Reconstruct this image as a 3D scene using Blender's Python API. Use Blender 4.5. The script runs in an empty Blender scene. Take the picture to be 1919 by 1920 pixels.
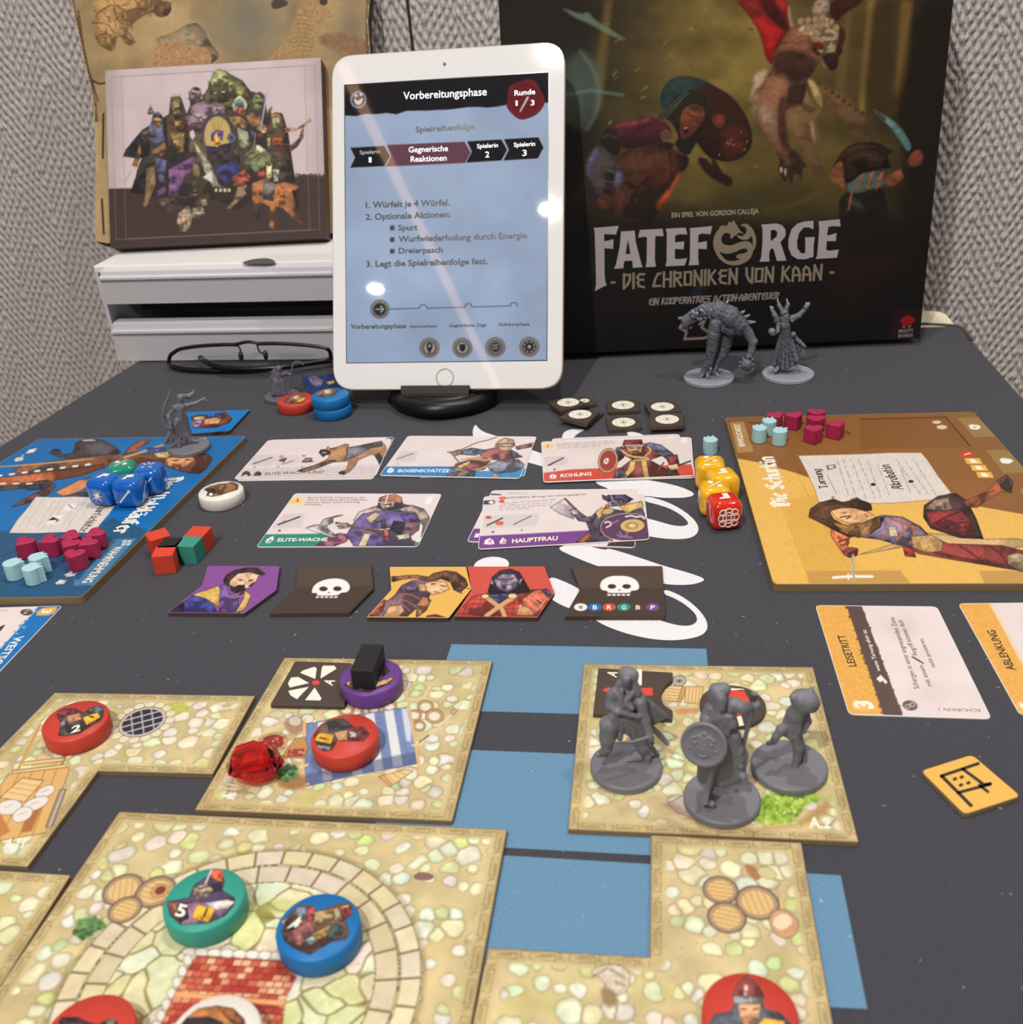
import bpy, bmesh, math, random
import numpy as np
from mathutils import Vector, Matrix, geometry

# ------------------------------------------------------------------ camera
IW, IH = 1919.0, 1920.0
FOC, PITCH, ROLL, CAMH = 1924.4, 0.481, -0.0643, 0.27735
sc = bpy.context.scene
col = bpy.context.collection
_cp, _sp, _cr, _sr = math.cos(PITCH), math.sin(PITCH), math.cos(ROLL), math.sin(ROLL)
RC = np.array([[_cr, -_sr, 0], [_sr, _cr, 0], [0, 0, 1]]) @ np.array([[1, 0, 0], [0, -_sp, -_cp], [0, _cp, -_sp]])
CAM = np.array([0, 0, CAMH])
cd = bpy.data.cameras.new('camera')
cam = bpy.data.objects.new('camera', cd)
col.objects.link(cam)
m = Matrix.Identity(4)
for i in range(3):
    m[i][0], m[i][1], m[i][2], m[i][3] = RC[0][i], -RC[1][i], -RC[2][i], CAM[i]
cam.matrix_world = m
cd.sensor_fit = 'HORIZONTAL'
cd.sensor_width = 36.0
cd.lens = 36.0 * FOC / IW
cd.clip_start, cd.clip_end = 0.01, 50
cd.dof.use_dof = True
cd.dof.focus_distance = 0.56
cd.dof.aperture_fstop = 17.0
sc.camera = cam

# ------------------------------------------------------------------ world and exposure
w = bpy.data.worlds.new('room_light')
sc.world = w
w.use_nodes = True
w.node_tree.nodes['Background'].inputs[0].default_value = (1.0, 0.985, 0.975, 1)
w.node_tree.nodes['Background'].inputs[1].default_value = 0.26
sc.view_settings.view_transform = 'Standard'
sc.view_settings.look = 'None'
sc.view_settings.exposure = -0.36
sc.view_settings.gamma = 1.0
sc.view_settings.use_curve_mapping = False
# ceiling spots: position above the table and power (the ceiling itself is built below)
SPOTS = [((-0.50, -0.60), 38), ((-0.71, -1.22), 17), ((-1.47, -1.51), 12), ((0.80, 0.30), 11), ((0.15, 0.72), 13)]  # the last two are added fill spots for a more even light
CEIL = 1.75

# ------------------------------------------------------------------ helpers: projection
def V3(*a): return np.array(a, float)
def ray(x, y):
    return np.array([(x - IW / 2) / FOC, (y - IH / 2) / FOC, 1.0]) @ RC
def P(x, y, z=0.0):
    """point of the horizontal plane at height z seen at photo pixel x, y"""
    d = ray(x, y)
    return CAM + d * ((z - CAMH) / d[2])
def PY(x, y, o, n):
    """point of the plane through o with normal n seen at photo pixel x, y"""
    d = ray(x, y)
    return CAM + d * (np.dot(np.asarray(o) - CAM, n) / np.dot(d, n))
def project(W):
    q = (W - CAM) @ RC.T
    return FOC * q[..., 0] / q[..., 2] + IW / 2, FOC * q[..., 1] / q[..., 2] + IH / 2
def Z(x0, y0, x1, wret):
    s = (x1 - x0) / wret
    return lambda *pts: [(x0 + a * s, y0 + b * s) for a, b in pts]
def pairs(s):
    v = [float(t) for t in s.replace(',', ' ').split()]
    return list(zip(v[0::2], v[1::2]))

# ------------------------------------------------------------------ helpers: materials
def lin(c):
    c = np.asarray(c, float) / 255.0
    return np.where(c <= 0.04045, c / 12.92, ((c + 0.055) / 1.055) ** 2.4)
MATS = {}
def mat(name, rgb=(128, 128, 128), rough=0.5, metal=0.0, spec=0.5, coat=0.0, grain=0.0, gscale=900.0, bump=0.0, bscale=900.0,
        trans=0.0, ior=1.45, emit=0.0, sss=0.0):
    if name in MATS: return MATS[name]
    M = bpy.data.materials.new(name); M.use_nodes = True
    nt = M.node_tree; b = nt.nodes['Principled BSDF']
    c = tuple(lin(rgb)) + (1,)
    b.inputs['Base Color'].default_value = c
    b.inputs['Roughness'].default_value = rough
    b.inputs['Metallic'].default_value = metal
    b.inputs['Specular IOR Level'].default_value = spec
    b.inputs['Coat Weight'].default_value = coat
    b.inputs['Transmission Weight'].default_value = trans
    b.inputs['IOR'].default_value = ior
    if sss:
        b.inputs['Subsurface Weight'].default_value = sss
        b.inputs['Subsurface Scale'].default_value = 0.003
    if emit:
        b.inputs['Emission Color'].default_value = c
        b.inputs['Emission Strength'].default_value = emit
    if grain or bump:
        tc = nt.nodes.new('ShaderNodeTexCoord')
    if grain:
        nz = nt.nodes.new('ShaderNodeTexNoise'); nz.inputs['Scale'].default_value = gscale; nz.inputs['Detail'].default_value = 4
        nt.links.new(tc.outputs['Object'], nz.inputs['Vector'])
        mx = nt.nodes.new('ShaderNodeMix'); mx.data_type = 'RGBA'
        mx.inputs['A'].default_value = tuple(x * (1 - grain) for x in c[:3]) + (1,)
        mx.inputs['B'].default_value = tuple(min(1, x * (1 + grain)) for x in c[:3]) + (1,)
        nt.links.new(nz.outputs['Fac'], mx.inputs['Factor'])
        nt.links.new(mx.outputs['Result'], b.inputs['Base Color'])
    if bump:
        nz = nt.nodes.new('ShaderNodeTexNoise'); nz.inputs['Scale'].default_value = bscale; nz.inputs['Detail'].default_value = 3
        nt.links.new(tc.outputs['Object'], nz.inputs['Vector'])
        bp = nt.nodes.new('ShaderNodeBump'); bp.inputs['Strength'].default_value = bump; bp.inputs['Distance'].default_value = 0.0006
        nt.links.new(nz.outputs['Fac'], bp.inputs['Height'])
        nt.links.new(bp.outputs['Normal'], b.inputs['Normal'])
    MATS[name] = M
    return M
def print_mat(name, rough=0.5, spec=0.4, coat=0.0, emit=0.0, coatr=0.05):
    """ink: colour comes from the colour attribute of the printed mesh"""
    if name in MATS: return MATS[name]
    M = bpy.data.materials.new(name); M.use_nodes = True
    nt = M.node_tree; b = nt.nodes['Principled BSDF']
    at = nt.nodes.new('ShaderNodeVertexColor'); at.layer_name = 'ink'
    nz = nt.nodes.new('ShaderNodeTexNoise'); nz.inputs['Scale'].default_value = 2500
    tc = nt.nodes.new('ShaderNodeTexCoord'); nt.links.new(tc.outputs['Object'], nz.inputs['Vector'])
    mr = nt.nodes.new('ShaderNodeMapRange'); mr.inputs[3].default_value = 0.94; mr.inputs[4].default_value = 1.06
    nt.links.new(nz.outputs['Fac'], mr.inputs[0])
    mu = nt.nodes.new('ShaderNodeVectorMath'); mu.operation = 'SCALE'
    nt.links.new(at.outputs['Color'], mu.inputs[0]); nt.links.new(mr.outputs[0], mu.inputs['Scale'])
    if emit:
        b.inputs['Base Color'].default_value = (0.01, 0.01, 0.012, 1)
        nt.links.new(at.outputs['Color'], b.inputs['Emission Color'])
        b.inputs['Emission Strength'].default_value = emit
    else:
        nt.links.new(mu.outputs[0], b.inputs['Base Color'])
    b.inputs['Roughness'].default_value = rough
    b.inputs['Specular IOR Level'].default_value = spec
    b.inputs['Coat Weight'].default_value = coat
    b.inputs['Coat Roughness'].default_value = coatr
    MATS[name] = M
    return M
INK = print_mat('printed_ink', 0.62, 0.25)
INKG = print_mat('glossy_card_ink', 0.42, 0.35)

# ------------------------------------------------------------------ helpers: objects
def tag(o, label=None, cat=None, group=None, kind=None):
    if label: o['label'] = label
    if cat: o['category'] = cat
    if group: o['group'] = group
    if kind: o['kind'] = kind
    return o
def link(name, me, material=None, parent=None, smooth=False):
    o = bpy.data.objects.new(name, me)
    col.objects.link(o)
    if material is not None and len(me.materials) == 0:
        me.materials.append(material)
    if parent is not None:
        o.parent = parent
        o.matrix_parent_inverse = Matrix.Identity(4) if parent.parent else parent.matrix_basis.inverted()
    if smooth:
        for p in me.polygons: p.use_smooth = True
    return o
def mesh(name, v, f):
    me = bpy.data.meshes.new(name)
    me.from_pydata([tuple(map(float, a)) for a in v], [], [tuple(map(int, a)) for a in f])
    me.validate(); me.update()
    return me
def frm(bm, name):
    bmesh.ops.recalc_face_normals(bm, faces=bm.faces)
    me = bpy.data.meshes.new(name); bm.to_mesh(me); bm.free(); return me
def round_poly(pts, r, n=4):
    """round the corners of a 2D/3D polygon"""
    pts = [np.asarray(p, float) for p in pts]; out = []
    rr = r if hasattr(r, '__len__') else [r] * len(pts)
    for i, p in enumerate(pts):
        a, b = pts[i - 1], pts[(i + 1) % len(pts)]
        la, lb = np.linalg.norm(a - p), np.linalg.norm(b - p)
        q = min(rr[i], la * 0.45, lb * 0.45)
        if q <= 0: out.append(p); continue
        s, e = p + (a - p) / la * q, p + (b - p) / lb * q
        for k in range(n + 1):
            t = k / n
            out.append((1 - t) ** 2 * s + 2 * t * (1 - t) * p + t * t * e)
    return out
def slab(name, top, n, thick, material, parent=None, bev=0.0, edge=None):
    """plate: top outline (3D points), thickness against normal n; edge = second material for the cut rim"""
    n = np.asarray(n, float); top = [np.asarray(p, float) for p in top]
    c = sum(top) / len(top)
    bm = bmesh.new()
    rings = []
    if bev:
        ins = []
        for p in top:
            d = c - p; ins.append(p + d / max(1e-9, np.linalg.norm(d)) * bev * 1.3)
        rings = [ins, [p - n * bev for p in top], [p - n * (thick - bev) for p in top], [q - n * thick for q in ins]]
    else:
        rings = [top, [p - n * thick for p in top]]
    vs = [[bm.verts.new(p) for p in r] for r in rings]
    bm.faces.new(vs[0]); bm.faces.new(list(reversed(vs[-1])))
    k = len(top)
    for a, b in zip(vs[:-1], vs[1:]):
        for i in range(k):
            f = bm.faces.new((a[i], a[(i + 1) % k], b[(i + 1) % k], b[i]))
            if edge is not None: f.material_index = 1
    me = frm(bm, name)
    o = link(name, me, material, parent)
    if edge is not None: me.materials.append(edge)
    return o
def box_bm(bm, c, s, R=None, bev=0.0):
    r = bmesh.ops.create_cube(bm, size=1.0)
    vs = r['verts']
    for v in vs:
        p = np.array(v.co) * np.asarray(s)
        if R is not None: p = R @ p
        v.co = p + np.asarray(c)
    if bev:
        es = list({e for v in vs for e in v.link_edges})
        bmesh.ops.bevel(bm, geom=es, offset=bev, segments=2, affect='EDGES', profile=0.5)
    return bm
def box(name, c, s, material, parent=None, R=None, bev=0.0):
    bm = bmesh.new(); box_bm(bm, c, s, R, bev)
    return link(name, frm(bm, name), material, parent)
def lathe_me(name, prof, n=40):
    v, f = [], []
    for r, z in prof:
        for k in range(n):
            a = 2 * math.pi * k / n
            v.append((r * math.cos(a), r * math.sin(a), z))
    for i in range(len(prof) - 1):
        for k in range(n):
            f.append((i * n + k, i * n + (k + 1) % n, (i + 1) * n + (k + 1) % n, (i + 1) * n + k))
    f.append(tuple(range(n - 1, -1, -1))); f.append(tuple(range((len(prof) - 1) * n, len(prof) * n)))
    me = mesh(name, v, f)
    return me
def tube(name, pts, r, material, parent=None, n=8, closed=False):
    pts = [np.asarray(p, float) for p in pts]; N = len(pts)
    rr = r if hasattr(r, '__len__') else [r] * N
    v, f = [], []
    up0 = None
    for i, p in enumerate(pts):
        t = (pts[(i + 1) % N] - pts[i - 1]) if closed else (pts[min(i + 1, N - 1)] - pts[max(i - 1, 0)])
        t = t / max(1e-9, np.linalg.norm(t))
        if up0 is None:
            up0 = np.array([0, 0, 1.0]) if abs(t[2]) < 0.9 else np.array([1.0, 0, 0])
        a = np.cross(t, up0); a /= max(1e-9, np.linalg.norm(a)); b = np.cross(a, t); up0 = b
        for k in range(n):
            q = 2 * math.pi * k / n
            v.append(p + rr[i] * (a * math.cos(q) + b * math.sin(q)))
    for i in range(N if closed else N - 1):
        for k in range(n):
            j = (i + 1) % N
            f.append((i * n + k, i * n + (k + 1) % n, j * n + (k + 1) % n, j * n + k))
    if not closed:
        f.append(tuple(range(n))); f.append(tuple((N - 1) * n + k for k in range(n - 1, -1, -1)))
    return link(name, mesh(name, v, f), material, parent, smooth=True)
def copy_tree(o, M=None, parent=None):
    c = o.copy(); col.objects.link(c)
    if parent is not None: c.parent = parent
    for ch in list(o.children):
        if ch.name in bpy.data.objects: copy_tree(ch, None, c)
    if M is not None: c.matrix_world = M
    return c
def smooth_pts(pts, n=2, closed=True):
    p = np.asarray(pts, float)
    for _ in range(n):
        q = np.roll(p, -1, 0) if closed else p[1:]
        a = p if closed else p[:-1]
        o = np.empty((2 * len(a), p.shape[1])); o[0::2] = a * .75 + q * .25; o[1::2] = a * .25 + q * .75
        if not closed: o = np.vstack([p[:1], o, p[-1:]])
        p = o
    return p

# ------------------------------------------------------------------ helpers: print shop
def _hash(i, j, s):
    n = (i * 374761393 + j * 668265263 + s * 1442695041) & 0x7fffffff
    n = ((n ^ (n >> 13)) * 1274126177) & 0x7fffffff
    return ((n ^ (n >> 16)) & 0xffff) / 65535.0
def vnoise(x, y, s=0):
    i, j = np.floor(x).astype(np.int64), np.floor(y).astype(np.int64)
    u, v = x - i, y - j
    u, v = u * u * (3 - 2 * u), v * v * (3 - 2 * v)
    return (_hash(i, j, s) * (1 - u) + _hash(i + 1, j, s) * u) * (1 - v) + (_hash(i, j + 1, s) * (1 - u) + _hash(i + 1, j + 1, s) * u) * v
def fbm(x, y, s=0, o=4):
    r, a, t = 0, 1, 0
    for k in range(o):
        r = r + a * vnoise(x * 2 ** k, y * 2 ** k, s + k); t += a; a *= .5
    return r / t
def sdf(pts, x, y):
    """signed distance (positive inside) of points x, y to polygon pts"""
    d = np.full(x.shape, 1e18); ins = np.zeros(x.shape, bool)
    n = len(pts)
    for k in range(n):
        ax, ay = pts[k]; bx, by = pts[(k + 1) % n]
        ex, ey = bx - ax, by - ay; L = ex * ex + ey * ey
        if L < 1e-12: continue
        wx, wy = x - ax, y - ay
        t = np.clip((wx * ex + wy * ey) / L, 0, 1)
        d = np.minimum(d, (wx - t * ex) ** 2 + (wy - t * ey) ** 2)
        if ey != 0:
            c = ((ay > y) != (by > y)) & (x < ex * (y - ay) / ey + ax)
            ins ^= c
    return np.where(ins, 1, -1) * np.sqrt(d)
def sline(pts, x, y):
    d = np.full(x.shape, 1e18); tt = np.zeros(x.shape); n = len(pts) - 1
    for k in range(n):
        ax, ay = pts[k]; bx, by = pts[k + 1]
        ex, ey = bx - ax, by - ay; L = max(1e-12, ex * ex + ey * ey)
        t = np.clip(((x - ax) * ex + (y - ay) * ey) / L, 0, 1)
        q = (x - ax - t * ex) ** 2 + (y - ay - t * ey) ** 2
        tt = np.where(q < d, (k + t) / n, tt); d = np.minimum(d, q)
    return np.sqrt(d), tt
class Print:
    """a sheet of ink on the flat face of a thing: a fine grid in the plane of that face; pictures are painted as
    coloured shapes whose outlines were read off the photograph and carried onto that face once and for all"""
    def __init__(s, quad, step=1.5, base=(255, 255, 255), at=None, nmax=460):
        A, B, C, D = [np.asarray(p, float) for p in quad]      # TL TR BR BL in the world
        s.quad = (A, B, C, D)
        px = [np.array(project(p)) for p in (A, B, C, D)]
        nx = int(max(np.linalg.norm(px[1] - px[0]), np.linalg.norm(px[2] - px[3])) / step)
        ny = int(max(np.linalg.norm(px[3] - px[0]), np.linalg.norm(px[2] - px[1])) / step)
        nx, ny = max(6, min(nmax, nx)), max(6, min(nmax, ny))
        u, v = np.meshgrid(np.linspace(0, 1, nx + 1), np.linspace(0, 1, ny + 1))
        s.u, s.v = u, v
        u, v = u[..., None], v[..., None]
        s.W = A * (1 - u) * (1 - v) + B * u * (1 - v) + C * u * v + D * (1 - u) * v
        s.x, s.y = project(s.W)
        s.c = np.zeros(s.x.shape + (3,)) + np.asarray(base, float)
        s.n = np.cross(D - A, B - A); s.n /= np.linalg.norm(s.n)
        s.step = step
        s.mm = (np.linalg.norm(B - A) * 1000, np.linalg.norm(D - A) * 1000)
    def blend(s, m, c, sl=None):
        if sl is None: sl = (slice(None), slice(None))
        c = np.asarray(c, float)
        s.c[sl] = s.c[sl] * (1 - m[..., None]) + c * m[..., None]
    def _win(s, pts, pad):
        p = np.asarray(pts, float)
        k = (s.x > p[:, 0].min() - pad) & (s.x < p[:, 0].max() + pad) & (s.y > p[:, 1].min() - pad) & (s.y < p[:, 1].max() + pad)
        if not k.any(): return None
        r = np.where(k.any(1))[0]; q = np.where(k.any(0))[0]
        return slice(r[0], r[-1] + 1), slice(q[0], q[-1] + 1)
    def poly(s, pts, c, soft=0.8, line=None, lw=1.0, sm=1, a=1.0, c2=None, dirn=(0, 1), nz=0.0, ns=7.0, ink=0.0):
        if isinstance(pts, str): pts = pairs(pts)
        if sm: pts = smooth_pts(pts, sm)
        sl = s._win(pts, soft * 2 + lw + 2)
        if sl is None: return
        x, y = s.x[sl], s.y[sl]
        d = sdf(pts, x, y)
        if line is not None:
            s.blend(np.clip(.5 + (d + lw) / (2 * soft), 0, 1) * a, line, sl)
        m = np.clip(.5 + d / (2 * soft), 0, 1) * a
        cc = np.asarray(c, float)
        if c2 is not None:
            p = np.asarray(pts); q = p @ np.asarray(dirn, float)
            t = np.clip((x * dirn[0] + y * dirn[1] - q.min()) / max(1e-6, q.max() - q.min()), 0, 1)[..., None]
            cc = cc * (1 - t) + np.asarray(c2, float) * t
        if nz:
            cc = cc * (1 + .6 * nz * (fbm(x / ns * 1.6, y / ns * 1.6, 3, 3) - .5) * 2)[..., None]
        if ink:     # drawn modelling: strokes of a brush and a darker rim, as the illustrator inked it
            hs = int(abs(pts[0][0] * 3 + pts[0][1])) % 97; an = hs * .7
            q = fbm((x * math.cos(an) + y * math.sin(an)) / 2.2, (-x * math.sin(an) + y * math.cos(an)) / 11, hs, 3)
            wd_ = max(2.0, min(9.0, float(d.max()) * .55))
            cc = cc * (1 + ink * .4 * (q - .5) * 2 - ink * .6 * np.exp(-np.maximum(d, 0) / wd_) + ink * .3)[..., None]
            pa = np.asarray(pts, float); sz = max(4.0, float(np.ptp(pa[:, 0]) + np.ptp(pa[:, 1])) / 2)
            pos = ((x - pa[:, 0].mean()) * .35 + (y - pa[:, 1].mean()) * .75) / sz
            v = fbm(x / (sz * .28), y / (sz * .20), hs + 5, 3) + pos * .5
            shd_ = np.clip((v - .56) / .06, 0, 1); lit = np.clip((.42 - v) / .05, 0, 1)
            cc = cc * (1 - min(.5, ink * .85) * shd_ + min(.35, ink * .5) * lit)[..., None]
        if cc.ndim == 1: s.blend(m, cc, sl)
        else: s.c[sl] = s.c[sl] * (1 - m[..., None]) + cc * m[..., None]
    def stroke(s, pts, wd, c, soft=0.7, a=1.0, w2=None, sm=0):
        if isinstance(pts, str): pts = pairs(pts)
        if sm: pts = smooth_pts(pts, sm, False)
        sl = s._win(pts, max(wd, w2 or 0) + soft + 2)
        if sl is None: return
        d, t = sline(pts, s.x[sl], s.y[sl])
        ww = wd / 2 if w2 is None else (wd + (w2 - wd) * t) / 2
        s.blend(np.clip(.5 + (ww - d) / (2 * soft), 0, 1) * a, c, sl)
    def ell(s, cx, cy, rx, ry, c, rot=0, soft=0.8, a=1.0, line=None, lw=1.0, c2=None, nz=0.0):
        pts = [(cx + rx * math.cos(t) * math.cos(rot) - ry * math.sin(t) * math.sin(rot),
                cy + rx * math.cos(t) * math.sin(rot) + ry * math.sin(t) * math.cos(rot)) for t in np.linspace(0, 2 * math.pi, 20, endpoint=False)]
        s.poly(pts, c, soft, line, lw, 1, a, c2, (0, 1), nz)
    def glow(s, cx, cy, rx, ry, c, a=1.0, rot=0.0):
        dx, dy = s.x - cx, s.y - cy
        ca, sa = math.cos(rot), math.sin(rot)
        dx, dy = dx * ca + dy * sa, -dx * sa + dy * ca
        s.blend(np.exp(-((dx / rx) ** 2 + (dy / ry) ** 2)) * a, c)
    def mottle(s, amp, scale, seed=0, o=4):
        s.c *= (1 + amp * (fbm(s.u * s.mm[0] / scale, s.v * s.mm[1] / scale, seed, o) - .5) * 2)[..., None]
    def build(s, name, parent, material=None, off=3e-5, keep=None, gain=0.9, kind=None):
        ny, nx = s.x.shape
        V = (s.W + s.n * off).reshape(-1, 3)
        idx = np.arange(ny * nx).reshape(ny, nx)
        a, b, c, d = idx[:-1, :-1], idx[:-1, 1:], idx[1:, 1:], idx[1:, :-1]
        F = np.stack([d, c, b, a], -1)
        if keep is not None:
            k = keep(s) if callable(keep) else keep
            kk = k[:-1, :-1] & k[:-1, 1:] & k[1:, 1:] & k[1:, :-1]
            F = F[kk]
        F = F.reshape(-1, 4)
        me = bpy.data.meshes.new(name)
        me.vertices.add(len(V)); me.vertices.foreach_set('co', V.ravel())
        me.loops.add(F.size); me.loops.foreach_set('vertex_index', F.ravel().astype(np.int32))
        me.polygons.add(len(F))
        me.polygons.foreach_set('loop_start', np.arange(0, F.size, 4, dtype=np.int32))
        me.update(calc_edges=True); me.validate()
        ca = me.color_attributes.new('ink', 'FLOAT_COLOR', 'POINT')
        L = np.ones((len(V), 4)); L[:, :3] = np.clip(lin(np.clip(s.c, 0, 255)).reshape(-1, 3) * gain, 0, 0.95 if gain <= 1.2 else 50)
        ca.data.foreach_set('color', L.ravel().astype(np.float32))
        o = link(name, me, material or INK, parent)
        return o
def quad_px(pts, z):
    return [P(x, y, z) for x, y in pts]
def inside_keep(outline, inset=0.0003):
    """keep the part of a sheet that lies inside a 3D outline"""
    def k(s):
        o = s.quad[0]; e1 = s.quad[1] - o; e1 = e1 / np.linalg.norm(e1); e2 = np.cross(s.n, e1)
        pl = [(np.dot(p - o, e1), np.dot(p - o, e2)) for p in outline]
        return sdf(pl, (s.W - o) @ e1, (s.W - o) @ e2) > inset
    return k
_tc = {}
def glyphs(text, shear=0.0, bold=0.0, space=1.0):
    key = (text, shear, bold, space)
    if key in _tc: return _tc[key]
    cu = bpy.data.curves.new('t', 'FONT'); cu.body = text; cu.shear = shear; cu.offset = bold; cu.space_character = space
    cu.resolution_u = 3
    o = bpy.data.objects.new('t', cu); col.objects.link(o)
    bpy.context.view_layer.update()
    me = bpy.data.meshes.new_from_object(o.evaluated_get(bpy.context.evaluated_depsgraph_get()))
    v = np.array([tuple(q.co) for q in me.vertices]).reshape(-1, 3)
    f = [tuple(p.vertices) for p in me.polygons]
    bpy.data.objects.remove(o); bpy.data.curves.remove(cu); bpy.data.meshes.remove(me)
    _tc[key] = (v, f)
    return v, f
def text_on(name, parent, text, p0, p1, pu, material, off=8e-5, shear=0.0, bold=0.0, space=1.0, cap=0.73, n=None):
    """flat lettering: baseline from p0 to p1 (world points), pu = top of a capital above p0"""
    v, f = glyphs(text, shear, bold, space)
    if len(v) == 0: return None
    p0, p1, pu = map(lambda q: np.asarray(q, float), (p0, p1, pu))
    nn = np.cross(p1 - p0, pu - p0); nn /= np.linalg.norm(nn)
    x0, x1 = v[:, 0].min(), v[:, 0].max()
    W = p0 + np.outer((v[:, 0] - x0) / (x1 - x0), p1 - p0) + np.outer(v[:, 1] / cap, pu - p0) + nn * off
    return link(name, mesh(name, W, f), material, parent)
def flat(name, polys, n, material, parent, off=6e-5):
    """thin flat shapes (3D outlines, or (outline, hole, hole) tuples) lying on a face: printed emblems and lettering cut as real outlines"""
    v, f = [], []
    for pl in polys:
        loops = list(pl) if isinstance(pl, tuple) else [pl]
        loops = [[Vector(np.asarray(p) + np.asarray(n) * off) for p in lp] for lp in loops]
        t = geometry.tessellate_polygon(loops)
        ps = [p for lp in loops for p in lp]
        b = len(v); v += [tuple(p) for p in ps]
        for a in t:
            q = [ps[i] for i in a]
            if (q[1] - q[0]).cross(q[2] - q[0]).dot(Vector(n)) < 0: a = tuple(reversed(a))
            f.append(tuple(b + i for i in a))
    return link(name, mesh(name, v, f), material, parent)
class Surf:
    """a flat face: o a point of it, n its normal; at() gives the point of the face seen at a photo pixel"""
    def __init__(s, o, n):
        s.o = np.asarray(o, float); s.n = np.asarray(n, float) / np.linalg.norm(n)
    def at(s, x, y): return PY(x, y, s.o, s.n)
    def pts(s, l):
        if isinstance(l, str): l = pairs(l)
        return [s.at(x, y) for x, y in l]
    def text(s, name, parent, text, p0, p1, cap, material, **k):
        """lettering with its baseline from pixel p0 to p1 and capitals cap pixels high"""
        d = np.array(p1, float) - np.array(p0, float)
        a, b = s.at(*p0), s.at(*p1)
        u = k.pop('up', None)
        c = s.at(p0[0] + (u[0] if u else 0), p0[1] + (u[1] if u else -cap))
        if not u:
            e = (b - a) / np.linalg.norm(b - a); h = np.linalg.norm(c - a); q = np.cross(s.n, e); c = a + q * h
        return text_on(name, parent, text, a, b, c, material, **k)
def top_surf(z): return Surf((0, 0, z), UP)
def nib_text(glyphset, text, wd, nib, gap=0.16):
    """broad-pen lettering: every stroke swept by a slanted nib; returns 2D quads in em units and the total width"""
    out, x = [], 0.0
    for ch in text:
        if ch == ' ': x += 0.38; continue
        g = glyphset[ch]; w = 0.0
        for st in g:
            p = np.array(pairs(st)); w = max(w, p[:, 0].max())
            for a, b in zip(p[:-1], p[1:]):
                d = (b - a) / max(1e-6, np.linalg.norm(b - a))
                if nib is None:
                    nn = np.array([-d[1], d[0]]) * wd / 2; e = d * wd / 2
                    q = [a - e + nn, a - e - nn, b + e - nn, b + e + nn]
                else:
                    nn = np.asarray(nib) * wd / 2; t = np.array([-nn[1], nn[0]]) * 0.18
                    pts = [a + nn + t, a - nn + t, a - nn - t, a + nn - t, b + nn + t, b - nn + t, b - nn - t, b + nn - t]
                    q = hull(pts)
                out.append([(x + u, v) for u, v in q])
        x += w + gap
    return out, x - gap
def hull(pts):
    pts = sorted(set((round(float(a), 5), round(float(b), 5)) for a, b in pts))
    def half(ps):
        h = []
        for p in ps:
            while len(h) > 1 and (h[-1][0] - h[-2][0]) * (p[1] - h[-2][1]) - (h[-1][1] - h[-2][1]) * (p[0] - h[-2][0]) <= 0: h.pop()
            h.append(p)
        return h[:-1]
    return half(pts) + half(pts[::-1])
def pen_on(name, parent, surf, glyphset, text, p0, p1, pu, material, wd=0.14, nib=None, off=8e-5, gap=0.16):
    """p0, p1: pixel ends of the baseline; pu: pixel of the cap height above p0"""
    q, W = nib_text(glyphset, text, wd, nib, gap)
    a, b, c = surf.at(*p0), surf.at(*p1), surf.at(*pu)
    v, f = [], []
    for k, pl in enumerate(q):
        i = len(v)
        v += [a + (b - a) * (u / W) + (c - a) * t + surf.n * (off + 1e-6 * (k % 7)) for u, t in pl]
        f.append(tuple(range(i, i + len(pl))))
    bm = bmesh.new()
    return link(name, mesh(name, v, f), material, parent)
UP = np.array([0, 0, 1.0])
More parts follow.
